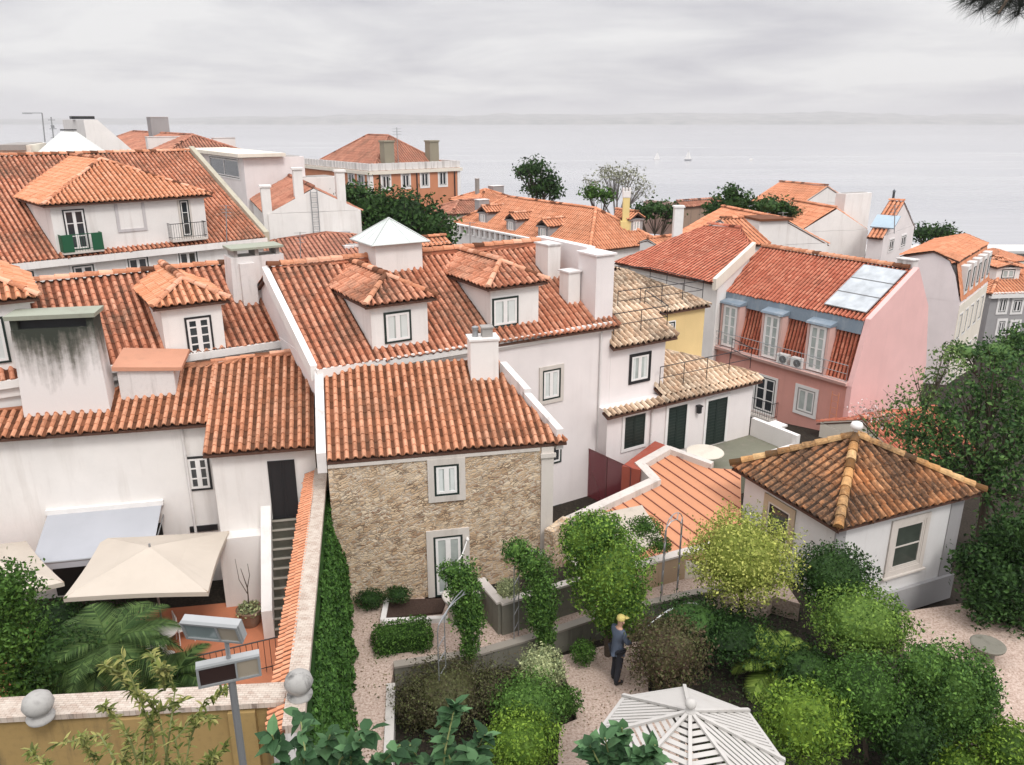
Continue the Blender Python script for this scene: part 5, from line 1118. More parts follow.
root, F_, L_, Q, w, d = bld('low_pale_annex', 'low pale wall block in front of the palace beside the dark tree', 'annex', 300, 178, 62, 35, 338, 290, 10, WHITE, 'flat')
root, F_, L_, Q, w, d = bld('hidden_red_house', 'low red tiled house half hidden by the trees, right of the pink house', 'house', 902, 462, 31, 20, 975, 890, 3, CREAM, 'gable_a', 22, TILER, lod=1, tp=.24, d=5)
q = atz(775, 437, .3); small = T('terrace_pillar', 'short white masonry pillar at the edge of the roof terrace', 'pillar', q - Z * 1.5); mb = MB(); mb.box(q - Z * .3, AM, VM, .5, .5, 1.6, up=Z); mb.box(q + Z * .54, AM, VM, .62, .62, .08, up=Z); mb.build('shaft', WHITE, small)
for (x, y, Y, xr, xl, nm, lb) in ((1000, 262, 230, 1030, 985, 'riverside_warehouse', 'long pale riverside warehouse by the quay at the right edge'), (986, 270, 150, 1016, 975, 'orange_street_house', 'small orange roofed house between the river and the mansard house')):
    bld(nm, lb, 'house', x, y, Y, 20, xr, xl, 20, CREAM, 'hip', 22, TILEF, d=14)

for (x, y, yt, Y, lb) in ((300, 262, 232, 31, 'thin aerial on the townhouse ridge near the green capped chimney'), (226, 235, 205, 43, 'thin aerial beside the right balcony of the wide dormer'), (470, 245, 222, 33, 'small roof aerial near the second dormer of the townhouse'), (783, 232, 212, 58, 'small aerial on the orange gable behind the pink house'), (895, 228, 205, 60, 'small aerial over the skylight house at the right')):
    q, q2 = atY(x, y, Y), atY(x, yt, Y); mb = MB(); mb.tube(q - Z * .4, q2, .018 * Y / 30, n=5)
    for k in range(4): c = q2 - Z * (.03 + .12 * k) * Y / 30; w_ = Vector((.28 - .03 * k, .1, 0)) * Y / 40; mb.tube(c - w_, c + w_, .009 * Y / 30, n=4)
    solo('aerial', mb, GRM, lb, 'aerial', q)
# ================= garden =================
ZL = -.35
def sheet(name, px, z, mat, zb=None, kind='structure'):
    P = [atz(x, y, z) for x, y in px]; mb = MB(); mb.prism([(p.x, p.y) for p in P], z - .5 if zb is None else zb, z); return struct(name, mb, mat)
sheet('gravel_path', [(325, 598), (560, 588), (640, 560), (770, 560), (800, 604), (760, 592), (680, 599), (640, 607), (590, 624), (480, 656), (394, 668), (391, 683), (388, 790), (325, 790)], 0, GRAV, -.6)
sheet('lower_terrace', [(560, 656), (603, 646), (650, 640), (648, 690), (720, 790), (556, 790), (560, 726), (577, 719)], ZL, GRAV)
sheet('pavilion_path', [(900, 612), (985, 600), (1060, 640), (1070, 800), (985, 745), (960, 690), (905, 655)], -1.02, GRAV, -2)
sheet('side_path', [(655, 588), (700, 562), (745, 560), (782, 590), (765, 602)], .004, GRAV, -.6)
ORF = plaster('terracotta_floor', (.56, .21, .11), .3, (.3, .14, .09), .1, .7)
mb = MB(); mb.prism([(-16, 11.6), (-4.3, 11.6), (-5.75, 19.2), (-5.9, 20.4), (-16, 18.6)], -1.2, -.5); struct('patio_floor', mb, ORF)
mb = MB(); mb.box((-8, 15.2, -.495), (1, .12, 0), (-.12, 1, 0), 8, .22, .012, up=Z); struct('patio_stripe', mb, STONE)
CEM = plaster('mossy_concrete', (.20, .19, .155), .7, (.07, .07, .05), .7)
def lowwall(name, label, pts, w, z0, z1, mat, cap=None, cat='wall'):
    o = T(name, label, cat, Vector((pts[0][0], pts[0][1], z0))); mb = MB(); cp = MB()
    for i in range(len(pts) - 1):
        p, q = Vector((*pts[i][:2], 0)), Vector((*pts[i + 1][:2], 0)); d = (q - p).normalized(); x = Vector((-d.y, d.x, 0))
        L_, R_ = p - x * w / 2, p + x * w / 2; mb.prism([L_.xy, (q - x * w / 2).xy, (q + x * w / 2).xy, R_.xy], z0, z1 - .002 * i)
        if cap: cp.prism([(p - x * (w / 2 + .04) - d * .02 * i).xy, (q - x * (w / 2 + .04)).xy, (q + x * (w / 2 + .04)).xy, (p + x * (w / 2 + .04) - d * .02 * i).xy], z1 + .001 - .002 * i, z1 + .06 - .002 * i)
    mb.build('wall_body', mat, o)
    if cap: cp.build('coping', cap, o)
    return o
pts = [atz(x, y, .06) for x, y in ((394, 668), (480, 655), (552, 634), (612, 614), (690, 596), (780, 580))]
lowwall('retaining_wall', 'long mossy concrete retaining wall below the gravel path', pts, .16, -.7, .12, CEM, plaster('worn_coping', (.30, .27, .23), .6))
lowwall('garden_kerb', 'pale stone kerb along the left edge of the dark flower bed', [atz(391, 684, .03), atz(387, 790, .03)], .2, -.6, .06, plaster('kerb_stone', (.55, .52, .48), .4))
lowwall('ochre_garden_wall', 'low ochre stone wall with concrete coping between ivy tree and yellow bush', [atz(612, 597, .0), atz(742, 560, .0)], .22, -.2, .8, plaster('ochre_rubble', (.46, .34, .23), .7, (.2, .15, .1), .5), STONE)
lowwall('rubble_stub_wall', 'short rubble wall joining the stone cottage to the annex', [atz(548, 590, 0), atz(566, 575, 0)], .3, -.3, 1.9, RUB)
# planter by the cottage
P0, P1 = atz(501, 634, 0), atz(590, 606, 0); d_ = (P1 - P0).normalized(); x_ = Vector((-d_.y, d_.x, 0)); P2_, P3_ = P1 + x_ * 1.1, P0 + x_ * 1.25
lowwall('raised_planter', 'raised concrete planter beside the french door of the stone cottage', [P3_, P0, P1, P2_], .16, -.2, .92, CEM, STONE, 'planter')
mb = MB(); mb.prism([(p.x, p.y) for p in (P0, P1, P2_, P3_)], -.1, .7); struct('planter_soil', mb, SOIL)
q = atz(462, 622, 0); root = T('stone_basin', 'round pale stone basin with dark soil beside the cottage door', 'basin', q + x_ * 0)
mb = MB(); mb.lathe(q, [(.32, 0), (.34, .5), (.48, .75), (.52, .84), (.46, .86), (.4, .78), (.0, .72)], 24); mb.build('bowl', STONE, root, smooth=True)
P = [atz(x, y, 0) for x, y in ((385, 620), (442, 614), (447, 600), (388, 602))]
lowwall('cottage_bed_kerb', 'white kerb round the small dark bed below the cottage wall', [atz(388, 598, 0), atz(383, 624, 0), atz(448, 621, 0)], .14, -.2, .14, WHITE, cat='kerb')
mb = MB(); mb.prism([(p.x, p.y) for p in P], -.2, .07); struct('small_bed', mb, groundmat('bark_mulch', (.04, .025, .02), (.07, .045, .035), (.10, .07, .055), 30))
P = [atz(x, y, 0) for x, y in ((352, 607), (384, 603), (384, 596), (352, 599))]
# ---------- plants ----------
def base(x, by, z): return atz(x, by, z)
def topi(name, label, cat, x, y, rx, ry, by, mat, z=-.42, size=.1, n=None, group=None, trunk=None, amp=.16, extra=(), core=.82, stray=.03, dy=0, fq=2.2, lo=.72):
    b = base(x, by, z); c = atY(x, y, b.y); k = (c - CAM).dot(FW) / FPX; rX, rZ = rx * k, ry * k * 1.03
    ex = []
    for (ex_, ey, erx, ery) in extra: cc = atY(ex_, ey, b.y - .05); ex.append((cc, (erx * k, erx * k * .9, ery * k), int(1.1 * 13 * erx * ery * k * k / (size * size * .42))))
    n = n or int(1.1 * 13 * rX * rZ / (size * size * .42))
    return ballplant(name, label, cat, c, (rX, rX * .95, rZ), n, size, mat, group, trunk, amp, core, stray, ex, base=b, fq=fq, lo=lo)
LS = .078
topi('clipped_tree', 'large yellow green rounded tree in front of the annex roof', 'tree', 743, 556, 53, 42, 640, LFY, z=-.3, size=LS, trunk=.09, amp=.2)
topi('round_bush', 'dark green rounded bush against the left wall of the pavilion', 'bush', 834, 576, 40, 30, 640, LFD, size=LS, trunk=.06)
topi('round_bush', 'green rounded bush directly below the pavilion corner', 'bush', 862, 622, 50, 31, 690, leafm('leaf_olive', (0.039, 0.092, 0.017), (0.098, 0.184, 0.034), (0.197, 0.302, 0.056)), size=LS, trunk=.06, z=-.6)
topi('round_bush', 'dense mid green bush between gazebo and ivy arch', 'bush', 866, 694, 46, 38, 760, LFM, size=LS, z=-.5, trunk=.06)
topi('round_bush', 'yellowish green rounded bush touching the right side of the gazebo', 'bush', 803, 722, 46, 38, 790, LFB, size=LS, z=-.4, trunk=.05)
topi('ivy_arch', 'ivy covered garden arch with a curved white rod on its left, lower right', 'arch', 950, 692, 38, 50, 770, leafm('leaf_ivy', (0.026, 0.072, 0.017), (0.059, 0.131, 0.028), (0.118, 0.223, 0.045)), z=-.9, size=LS, extra=((925, 668, 24, 26), (975, 700, 24, 46), (930, 720, 22, 40)))
topi('light_bush', 'pale green bush cut by the bottom right corner', 'bush', 1008, 748, 38, 26, 790, LFB, z=-.9, size=LS, extra=((960, 762, 30, 16),))
topi('clipped_tree', 'tall ivy wrapped tree on the retaining wall behind the gardener', 'tree', 608, 570, 42, 46, 655, leafm('leaf_ivy_bright', (0.031, 0.084, 0.017), (0.076, 0.167, 0.030), (0.196, 0.307, 0.048)), z=-.35, size=LS, trunk=.1, extra=((583, 540, 24, 28), (618, 606, 30, 34), (600, 530, 24, 18)))
LIV = MC['leaf_ivy']
topi('climbing_plant', 'twisted climbing plant on an iron arch left of the planter', 'climber', 466, 600, 16, 40, 665, LIV, z=0, size=.075, amp=.3, core=.6, extra=((452, 571, 15, 10), (462, 585, 16, 14), (471, 620, 14, 26), (470, 648, 10, 16)))
topi('climbing_plant', 'narrow climbing plant hanging over the planter, right of the twisted one', 'climber', 541, 592, 17, 40, 650, LIV, z=0, size=.075, amp=.3, core=.6, extra=((516, 551, 14, 13), (530, 563, 15, 16), (543, 615, 14, 24), (546, 636, 10, 14)))
def arch(label, pxs, z, h):
    mb = MB(); a_ = atz(*pxs[0], z); b_ = atz(*pxs[1], z); pts = [a_] + [a_.lerp(b_, .5 - .5 * math.cos(t)) + Z * (h + .35 * math.sin(t)) for t in np.linspace(0, math.pi, 9)] + [b_]
    mb.path(pts, .014, 6); sh = Vector((.12, .4, 0)); mb.path([p + sh for p in pts], .014, 6)
    for t in range(2, 10, 2): mb.tube(pts[t], pts[t] + sh, .014, n=5)
    for s_ in (a_, b_):
        for k in range(1, 5): mb.tube(s_ + Z * h * k / 5, s_ + sh + Z * h * k / 5, .012, n=5)
    solo('garden_arch', mb, GRM, label, 'arch', a_)
arch('thin iron plant arch carrying the twisted climbing plant', ((440, 706), (474, 668)), 0, 2.0)
arch('thin iron plant arch standing in the raised planter', ((514, 645), (545, 650)), .0, 2.2)
arch('thin iron plant arch beside the pale terrace slab of the annex', ((660, 606), (676, 598)), 0, 2.2)
topi('box_hedge', 'clipped rectangular box hedge in front of the cottage bed', 'hedge', 403, 639, 5, 3, 655, LFM, z=0, size=.05, n=40)
# the hedge body: box of leaves
hb = [o for o in col.objects if o.name.startswith('box_hedge')][0]
for ch in list(hb.children): bpy.data.objects.remove(ch)
def hedge_leaves(root, c, a, v, l, d, h, n, size, mat, name='foliage', bulge=.06):
    mb = MB(); c = Vector(c); C_ = []; N_ = []
    for i in range(n):
        f = random.choices((0, 1, 2, 3, 4), (l * d, l * h, l * h, d * h, d * h))[0]; p, q = random.uniform(-.5, .5), random.uniform(-.5, .5)
        j = random.uniform(-.05, bulge)
        if f == 0: P = c + a * l * p + v * d * q + Z * (h + j); nn = Z
        elif f in (1, 2): s = -1 if f == 1 else 1; P = c + a * l * p + v * s * (d / 2 + j) + Z * h * (q + .5); nn = v * s
        else: s = -1 if f == 3 else 1; P = c + v * d * p + a * s * (l / 2 + j) + Z * h * (q + .5); nn = a * s
        P = P + nn * (.12 * noise.noise(P * 1.3) + .05 * noise.noise(P * 4)); C_.append(tuple(P)); N_.append(tuple(nn))
    leaves(mb, C_, N_, size)
    mb.box(c + Z * (h / 2 - .02), a, v, l - .12, d - .12, h - .08, up=Z); return mb.build(name, mat, root)
hedge_leaves(hb, atz(403, 648, 0) + V12 * .1, A12, V12, 1.35, .75, .5, 3500, .06, LFM)
# ivy on boundary wall
WA, WB = Vector((-5.55, 20.7, 0)), Vector((-3.72, 10.6, 0)); wd = (WB - WA).normalized(); wx = Vector((-wd.y, wd.x, 0)); 
if wx.x < 0: wx = -wx
root = T('boundary_wall', 'long high boundary wall with pale coping and orange tile edging beside the stair', 'wall', WA)
mb = MB(); mb.prism([(WA - wx * .2).xy, (WB - wx * .2).xy, (WB + wx * .2).xy, (WA + wx * .2).xy], -1, 3.26); mb.build('wall_body', WHITED, root)
def pavedm():
    m, t, b = newmat('paved_coping'); br = t.nodes.new('ShaderNodeTexBrick'); br.inputs['Scale'].default_value = 5; L(t, mapv(t, (1, 1, 1)), br.inputs['Vector'])
    br.inputs['Color1'].default_value = (.52, .45, .38, 1); br.inputs['Color2'].default_value = (.40, .31, .25, 1); br.inputs['Mortar'].default_value = (.22, .17, .14, 1); L(t, mix(t, ramp(t, noise_(t, 5, 5), [(.4, (0, 0, 0)), (.7, (.7, .7, .7))]), br.outputs[0], (.55, .49, .42)), b.inputs['Base Color']); b.inputs['Roughness'].default_value = .9; return m
PAV = pavedm()
mb = MB(); mb.prism([(WA - wx * .02).xy, (WB - wx * .02).xy, (WB + wx * .33).xy, (WA + wx * .33).xy], 3.262, 3.42); mb.build('coping', PAV, root)
r = MB(); e0_, e1_ = WB - wx * .30 + Z * 3.30, WA - wx * .30 + Z * 3.30; tiles(r, [e0_, e1_, WA - wx * .0 + Z * 3.42, WB - wx * .0 + Z * 3.42], pitch=.13, row=.2, lod=1, amp=.016); r.build('tile_edging', [TILEF, TILEF], root)
root = T('wall_ivy', 'dark ivy sheet covering the garden side of the high boundary wall', 'ivy', WB)
mb = MB(); C_ = []; N_ = []
n = 30000
for i in range(n):
    t_ = random.random() ** .9; yv = WA.lerp(WB, .06 + .94 * t_); h = random.random(); hh = 3.3 * (1 if t_ > .04 else .6)
    bul = .68 + .25 * noise.noise(Vector((t_ * 9, h * 3, 1))) + .12 * noise.noise(Vector((t_ * 30, h * 9, 4)))
    bul *= (1 - .62 * h); P = yv + wx * (.2 + bul * random.uniform(.75, 1.05)) + Z * (hh * h - .2); C_.append(tuple(P)); N_.append((wx.x, wx.y, .5))
leaves(mb, C_, N_, .11); mb.prism([(WA.lerp(WB, .06) + wx * .21).xy, (WB + wx * .21).xy, (WB + wx * .38).xy, (WA.lerp(WB, .06) + wx * .38).xy], -.4, 3.0)
mb.build('foliage', leafm('leaf_ivy_dark', (0.018, 0.053, 0.010), (0.042, 0.107, 0.020), (0.083, 0.177, 0.035)), root)
# front ochre wall
root = T('front_garden_wall', 'ochre wall with pale tiled coping across the bottom left', 'wall', (-7, 11.2, 0)); FA, FB = Vector((-14, 10.6, 0)), Vector((-3.9, 11.45, 0)); fd = (FB - FA).normalized(); fx = Vector((fd.y, -fd.x, 0))
mb = MB(); mb.prism([(FA + fx * .18).xy, (FB + fx * .18).xy, (FB - fx * .18).xy, (FA - fx * .18).xy], -1, 3.3)
for s in (4.2, 7.4, 9.2): c = FA + fd * s; mb.prism([(c + fx * .3).xy, (c + fx * .3 + fd * .45).xy, (c + fx * .181 + fd * .45).xy, (c + fx * .181).xy], -1, 3.25)
mb.build('wall_body', OCHRE, root); mb = MB(); mb.prism([(FA + fx * .26).xy, (FB + fx * .26).xy, (FB - fx * .26).xy, (FA - fx * .26).xy], 3.302, 3.4); mb.build('coping', PAV, root)
for (x, y, lb) in ((41, 712, 'stained stone ball finial on the ochre wall, left one'), (300, 690, 'stained stone ball finial where the two garden walls meet')):
    q = atz(x, y + 6, 3.42); root = T('ball_finial', lb, 'finial', q); mb = MB(); mb.lathe(q, [(.2, -.02), (.22, .04), (.14, .07), (.13, .1), (.2, .17), (.245, .28), (.21, .4), (.13, .47), (0, .5)], 20); mb.build('ball', plaster('sooty_stone', (.38, .37, .35), .9, (.02, .02, .02), 1.3), root, smooth=True)
# ---------- patio ----------
CANV = plaster('cream_canvas', (.56, .495, .42), .06, (.4, .34, .27), .1)
def umbrella(label, pxs, ap, group='cream patio umbrellas'):
    cs = [atz(x, y, 1.75) for x, y in pxs]; c = sum(cs, Vector()) / 4; root = T('patio_umbrella', label, 'umbrella', (c.x, c.y, -.5), group)
    mb = MB(); A_ = Vector((c.x, c.y, 2.22))
    for i in range(4):
        p, q = cs[i], cs[(i + 1) % 4]; k = 8; V = []; F_ = []
        for j in range(k + 1):
            t_ = j / k; e_ = p.lerp(q, t_); e_ = e_.lerp(c, .035 * math.sin(math.pi * t_)); V += [e_ - Z * 0, e_.lerp(A_, .5) - Z * .05 * math.sin(math.pi * t_), A_]
        for j in range(k): F_ += [(3 * j, 3 * j + 3, 3 * j + 4, 3 * j + 1), (3 * j + 1, 3 * j + 4, 3 * j + 5)]
        mb.add(V, F_)
        V2 = []; 
        for j in range(k + 1): e_ = V[3 * j]; V2 += [e_ + Z * .0, e_ - Z * .12]
        mb.add(V2, [(2 * j, 2 * j + 2, 2 * j + 3, 2 * j + 1) for j in range(k)])
    mb.build('canopy', CANV, root); mb = MB(); mb.tube((c.x, c.y, -.5), (c.x, c.y, 2.3), .03); mb.lathe((c.x, c.y, -.5), [(.3, 0), (.3, .08), (.04, .12)], 12); mb.build('pole', GRM, root)
    mb = MB(); [mb.tube(A_ - Z * .04, p + Z * .02 - Z * .03, .013, n=5) for p in cs]; mb.build('rib', plain('wood_rib', (.3, .2, .12)), root)
umbrella('cream square patio umbrella covering the middle of the patio', ((63, 598), (208, 592), (229, 531), (103, 537)), None)
umbrella('cream patio umbrella cut by the left edge of the photo', ((-75, 618), (64, 582), (26, 541), (-95, 552)), None)
# awning on the left wall
s0, s1, z0, z1 = prect(AL, (49, 508, 164, 520)); T0 = AL.at(s0, z1) + AL.n * .06; T1 = AL.at(s1, z1) + AL.n * .06
root = T('wall_awning', 'grey blue fabric awning sloping down from the white wall', 'awning', T0); B0 = T0 + AL.n * 1.7 - Z * .62; B1 = T1 + AL.n * 1.7 - Z * .62
mb = MB(); mb.hexa([T0, T1, B1, B0], [p + Z * .015 for p in (T0, T1, B1, B0)]); mb.hexa([B0, B1, B1 - Z * .2, B0 - Z * .2], [p + AL.n * .012 for p in (B0, B1, B1 - Z * .2, B0 - Z * .2)]); mb.build('canvas', plaster('grey_canvas', (.42, .43, .46), .06, (.3, .3, .33), .2), root)
mb = MB(); mb.box((T0 + T1) / 2 + Z * .06, T1 - T0, AL.n, (T1 - T0).length + .1, .14, .14, up=Z); mb.build('cassette', WHP, root); mb = MB(); mb.tube(B0, B1, .03); [mb.tube(t__ - Z * .35, b__, .02) for t__, b__ in ((T0, B0), (T1, B1))]; mb.build('arm', GRM, root)
# dark ground floor openings under awning
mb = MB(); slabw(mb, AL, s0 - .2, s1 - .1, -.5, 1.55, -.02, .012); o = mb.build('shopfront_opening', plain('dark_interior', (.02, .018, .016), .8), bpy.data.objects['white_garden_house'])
# potted plant
q = atz(251, 624, -.5); root = T('plant_pot', 'big round clay pot with succulents and a bare branching stem by the stair', 'plant pot', q)
mb = MB(); mb.lathe(q, [(.22, 0), (.3, .2), (.33, .45), (.36, .5), (.3, .5), (.28, .44), (0, .43)], 18); mb.build('pot', plaster('clay_pot', (.24, .15, .10), .6), root, smooth=True)
mb = MB(); b_ = q + Z * .45; mb.path([b_, b_ + Vector((.02, 0, .7)), b_ + Vector((-.1, 0, 1.3))], [.02, .016, .008], 5); mb.path([b_ + Vector((.02, 0, .7)), b_ + Vector((.12, 0, 1.1)), b_ + Vector((.1, 0, 1.45))], [.014, .01, .006], 5); mb.path([b_ + Vector((.01, 0, .5)), b_ + Vector((-.18, 0, .95)), b_ + Vector((-.22, 0, 1.6))], [.012, .009, .005], 5); mb.build('stem', BARK, root)
mb = MB(); P, d = crown_pts(b_, (.36, .34, .22), 500, lo=.4); leaves(mb, P, d, .1); mb.build('foliage', LFG, root)
# palms
def palm(label, q, h, nf, fl, mat, up=.9, name='palm', trunk=.12):
    root = T(name, label, 'palm', q); c = q + Z * h
    if h > .1: mb = MB(); mb.tube(q, c, trunk * 1.3, trunk, 10); mb.build('trunk', BARK, root)
    mb = MB()
    for k in range(nf):
        az = k * 2.39996 + random.uniform(-.2, .2); el = up * (1 - k / nf) + random.uniform(-.1, .1); L_ = fl * random.uniform(.8, 1.1)
        d = Vector((math.cos(az), math.sin(az), 0)); pts = []; e_ = el * 1.35; p = c.copy(); st = 16
        for i in range(st + 1): pts.append(p.copy()); p = p + (d * math.cos(e_) + Z * math.sin(e_)) * (L_ / st); e_ -= .095 + .02 * (1 - el)
        mb.path(pts, [.012] * (st + 1), 4)
        s = d.cross(Z).normalized()
        for i in range(2, st * 2):
            f_ = i / (st * 2); P = pts[min(st, int(f_ * st))].lerp(pts[min(st, int(f_ * st) + 1)], f_ * st % 1); T_ = (pts[min(st, int(f_ * st) + 1)] - pts[int(f_ * st) - 1]).normalized(); ll = fl * .30 * math.sin(math.pi * min(.97, f_ * .9 + .08)) + .05
            for sg in (-1, 1):
                tip = P + (s * sg * .85 + T_ * .6 - Z * .12).normalized() * ll; w_ = T_ * .028; mb.face([P - w_, P + w_, tip])
    mb.build('frond', mat, root)
palm('big dark green cycad palm below the cream umbrella', atz(122, 712, -.5), 1.7, 50, 1.6, leafm('leaf_cycad', (.018, .04, .010), (.038, .08, .02), (.085, .14, .04)))
palm('smaller palm on the patio right of the big cycad', atz(178, 700, -.5), .6, 26, 1.2, MC['leaf_cycad'])
palm('low bright fan palm bush between the yellow tree and the gazebo', atz(772, 682, -.45), .35, 30, 1.15, leafm('leaf_lime', (0.057, 0.115, 0.020), (0.150, 0.241, 0.039), (0.276, 0.379, 0.078)), 1.25)
topi('patio_shrub', 'leafy green shrub cut by the left edge of the photo', 'shrub', 8, 640, 36, 52, 730, LFM, z=-.5, size=.1, amp=.35, core=.5, extra=((10, 590, 26, 28), (30, 690, 34, 34)))
topi('patio_shrub', 'dark shrubs filling the patio bed around the palms', 'shrub', 60, 690, 44, 18, 720, LFD, z=-.5, size=.1, amp=.35, extra=((170, 708, 40, 12), (60, 655, 40, 26)))
topi('patio_shrub', 'dark shrubs under the cream umbrella behind the big cycad', 'shrub', 90, 632, 48, 20, 668, LFD, z=-.5, size=.1, amp=.35, extra=((55, 620, 30, 18),))
def chair(q, rz, label):
    root = T('garden_chair', label, 'chair', q, 'white patio chairs'); a = Vector((math.cos(rz), math.sin(rz), 0)); v = Vector((-a.y, a.x, 0)); 
    mb = MB(); mb.box(q + Z * .44, a, v, .42, .42, .03, up=Z); mb.build('seat', WHP, root); mb = MB(); mb.box(q + v * .2 + Z * .68, a, v, .4, .03, .42, up=Z); mb.build('backrest', WHP, root)
    for sx_ in (-1, 1):
        for sy_ in (-1, 1): mb = MB(); mb.tube(q + a * .19 * sx_ + v * .19 * sy_, q + a * .17 * sx_ + v * .17 * sy_ + Z * .43, .015); mb.build('leg', WHP, root)
chair(atz(158, 668, -.5), .4, 'white patio chair half hidden by the big palm'); chair(atz(186, 640, -.5), 2.2, 'white patio chair right of the palm on the orange floor')
q = atz(167, 655, -.5); root = T('patio_table', 'small round white table on the orange patio', 'table', q); mb = MB(); mb.lathe(q, [(.0, .74), (.36, .74), (.36, .71), (.03, .7), (.03, .03), (.2, .0)], 18); mb.build('table_top', WHP, root)
mb = railing([atz(196, 690, -.5), atz(284, 668, -.5)], h=.95, bars=.14, r=.014, m=0); solo('patio_fence', mb, BLK, 'low black iron bar fence at the front of the orange patio', 'fence', atz(196, 690, -.5))
# ---------- gazebo ----------
ga = atz(690, 712, 2.95); gc = Vector((ga.x, ga.y, 0)); gr = 1.68; zE = 2.15; zA_ = 2.95; GZ = plaster('grey_white_wood', (.52, .50, .47), .2, (.35, .32, .28), .4)
root = T('garden_gazebo', 'octagonal off white slatted gazebo roof with ball finial, bottom centre right', 'gazebo', (gc.x, gc.y, ZL))
og = R(-10); cor = [gc + Vector((math.cos(og + k * math.pi / 4), math.sin(og + k * math.pi / 4), 0)) * gr + Z * zE for k in range(8)]; apx = gc + Z * zA_
for k in range(8):
    mb = MB(); p, q = cor[k], cor[(k + 1) % 8]; solid = k in (1, 2)
    nrm = (q - p).cross(apx - p).normalized(); nrm = nrm if nrm.z > 0 else -nrm
    mb.hexa([p - Z * .1, q - Z * .1, q.lerp(apx, .055) - Z * .1 + nrm * 0, p.lerp(apx, .055) - Z * .1], [p, q, q.lerp(apx, .055), p.lerp(apx, .055)])
    if solid: mb.hexa([x - nrm * .03 for x in (p.lerp(apx, .06), q.lerp(apx, .06), apx)] + [apx - nrm * .03], [p.lerp(apx, .06), q.lerp(apx, .06), apx, apx])
    elif k in (4, 5, 6):   # slats across
        for i in range(13):
            f0 = .09 + i * .068; f1 = f0 + .045
            if f1 > .97: break
            c4 = [p.lerp(apx, f0), q.lerp(apx, f0), q.lerp(apx, f1), p.lerp(apx, f1)]; mb.hexa([x - nrm * .02 for x in c4], c4)
    else:                   # slats running up the slope
        for i in range(13):
            f_ = (i + .5) / 13; b_ = p.lerp(q, f_).lerp(apx, .05); mid = (p + q) / 2; tt_ = 1 - abs(f_ - .5) * 2; 
            t_ = b_ + (apx - mid) * tt_ * .93; w_ = (q - p).normalized() * .032
            if (t_ - b_).length > .1: mb.hexa([x - nrm * .02 for x in (b_ - w_, b_ + w_, t_ + w_, t_ - w_)], [b_ - w_, b_ + w_, t_ + w_, t_ - w_])
    mb.build('roof_panel', GZ, root)
    mb = MB(); w_ = (cor[k] - gc).cross(Z).normalized() * .032; c4 = [cor[k] - w_ + Z * .004, cor[k] + w_ + Z * .004, apx + w_ + Z * .004, apx - w_ + Z * .004]; mb.hexa(c4, [x + Z * .05 for x in c4]); mb.build('rafter', GZ, root)
    mb = MB(); pc = gc + (cor[k] - gc).normalized() * (gr - .15); pc.z = 0; mb.tube(Vector((pc.x, pc.y, ZL)), Vector((pc.x, pc.y, zE - .02)), .05); mb.build('post', GZ, root)
mb = MB(); mb.lathe(apx, [(.09, -.02), (.09, .05), (.04, .08), (.09, .13), (.1, .19), (.07, .25), (0, .27)], 14); mb.build('finial', GZ, root, smooth=True)
# ---------- gardener ----------
def skin(name, verts, edges, rad, mat, root, sub=2):
    me = bpy.data.meshes.new(name); o_ = ORG[root.name]; me.from_pydata([tuple(Vector(v) - o_) for v in verts], edges, []); o = bpy.data.objects.new(name, me); col.objects.link(o); o.parent = root; ORG[o.name] = o_
    sk = o.modifiers.new('skin', 'SKIN'); sk.use_smooth_shade = True
    for i, r_ in enumerate(rad): me.skin_vertices[0].data[i].radius = (r_, r_) if not isinstance(r_, tuple) else r_
    me.skin_vertices[0].data[0].use_root = True
    s = o.modifiers.new('sub', 'SUBSURF'); s.levels = sub; s.render_levels = sub; me.materials.append(mat); return o
fp = atz(616, 681, ZL); fy = R(28)   # facing direction (to the right, slightly away)
fw_ = Vector((math.cos(fy), math.sin(fy), 0)); rt_ = Vector((math.sin(fy), -math.cos(fy), 0)); HH = 1.0
root = T('person', 'person in a grey blue jacket, dark trousers and yellow cap watering the garden', 'person', fp)
def B(f, s, z): return fp + fw_ * f + rt_ * s + Z * z
skm = plain('skin', (.45, .26, .18), .6); jk = plain('jacket_blue', (.075, .095, .135), .85); tr_ = plain('trousers_dark', (.022, .024, .032), .85); bt = plain('boot_black', (.015, .014, .014), .6)
body_v = [B(0, 0, 1.0), B(0, 0, 1.22), B(.02, 0, 1.45), B(.03, 0, 1.56), B(.06, 0, 1.66), B(.065, 0, 1.78),
          B(.01, -.19, 1.46), B(.10, -.24, 1.2), B(.33, -.16, 1.1), B(.01, .19, 1.46), B(.09, .23, 1.2), B(.32, .12, 1.12),
          B(.0, -.10, .93), B(.05, -.11, .52), B(-.02, -.11, .12), B(.0, .10, .93), B(-.02, .11, .52), B(-.1, .11, .12), B(.12, -.11, .06), B(.05, .12, .06), B(.42, -.12, 1.08), B(.41, .07, 1.1)]
ed = [(0, 1), (1, 2), (2, 3), (3, 4), (4, 5), (2, 6), (6, 7), (7, 8), (2, 9), (9, 10), (10, 11), (0, 12), (12, 13), (13, 14), (0, 15), (15, 16), (16, 17), (14, 18), (17, 19), (8, 20), (11, 21)]
rd = [.09, .09, .10, .05, .085, .09, .06, .045, .033, .06, .045, .033, .085, .06, .042, .085, .06, .042, .04, .04, .028, .028]
rd[12] = rd[15] = .06
skin('body', body_v, ed, rd, skm, root)
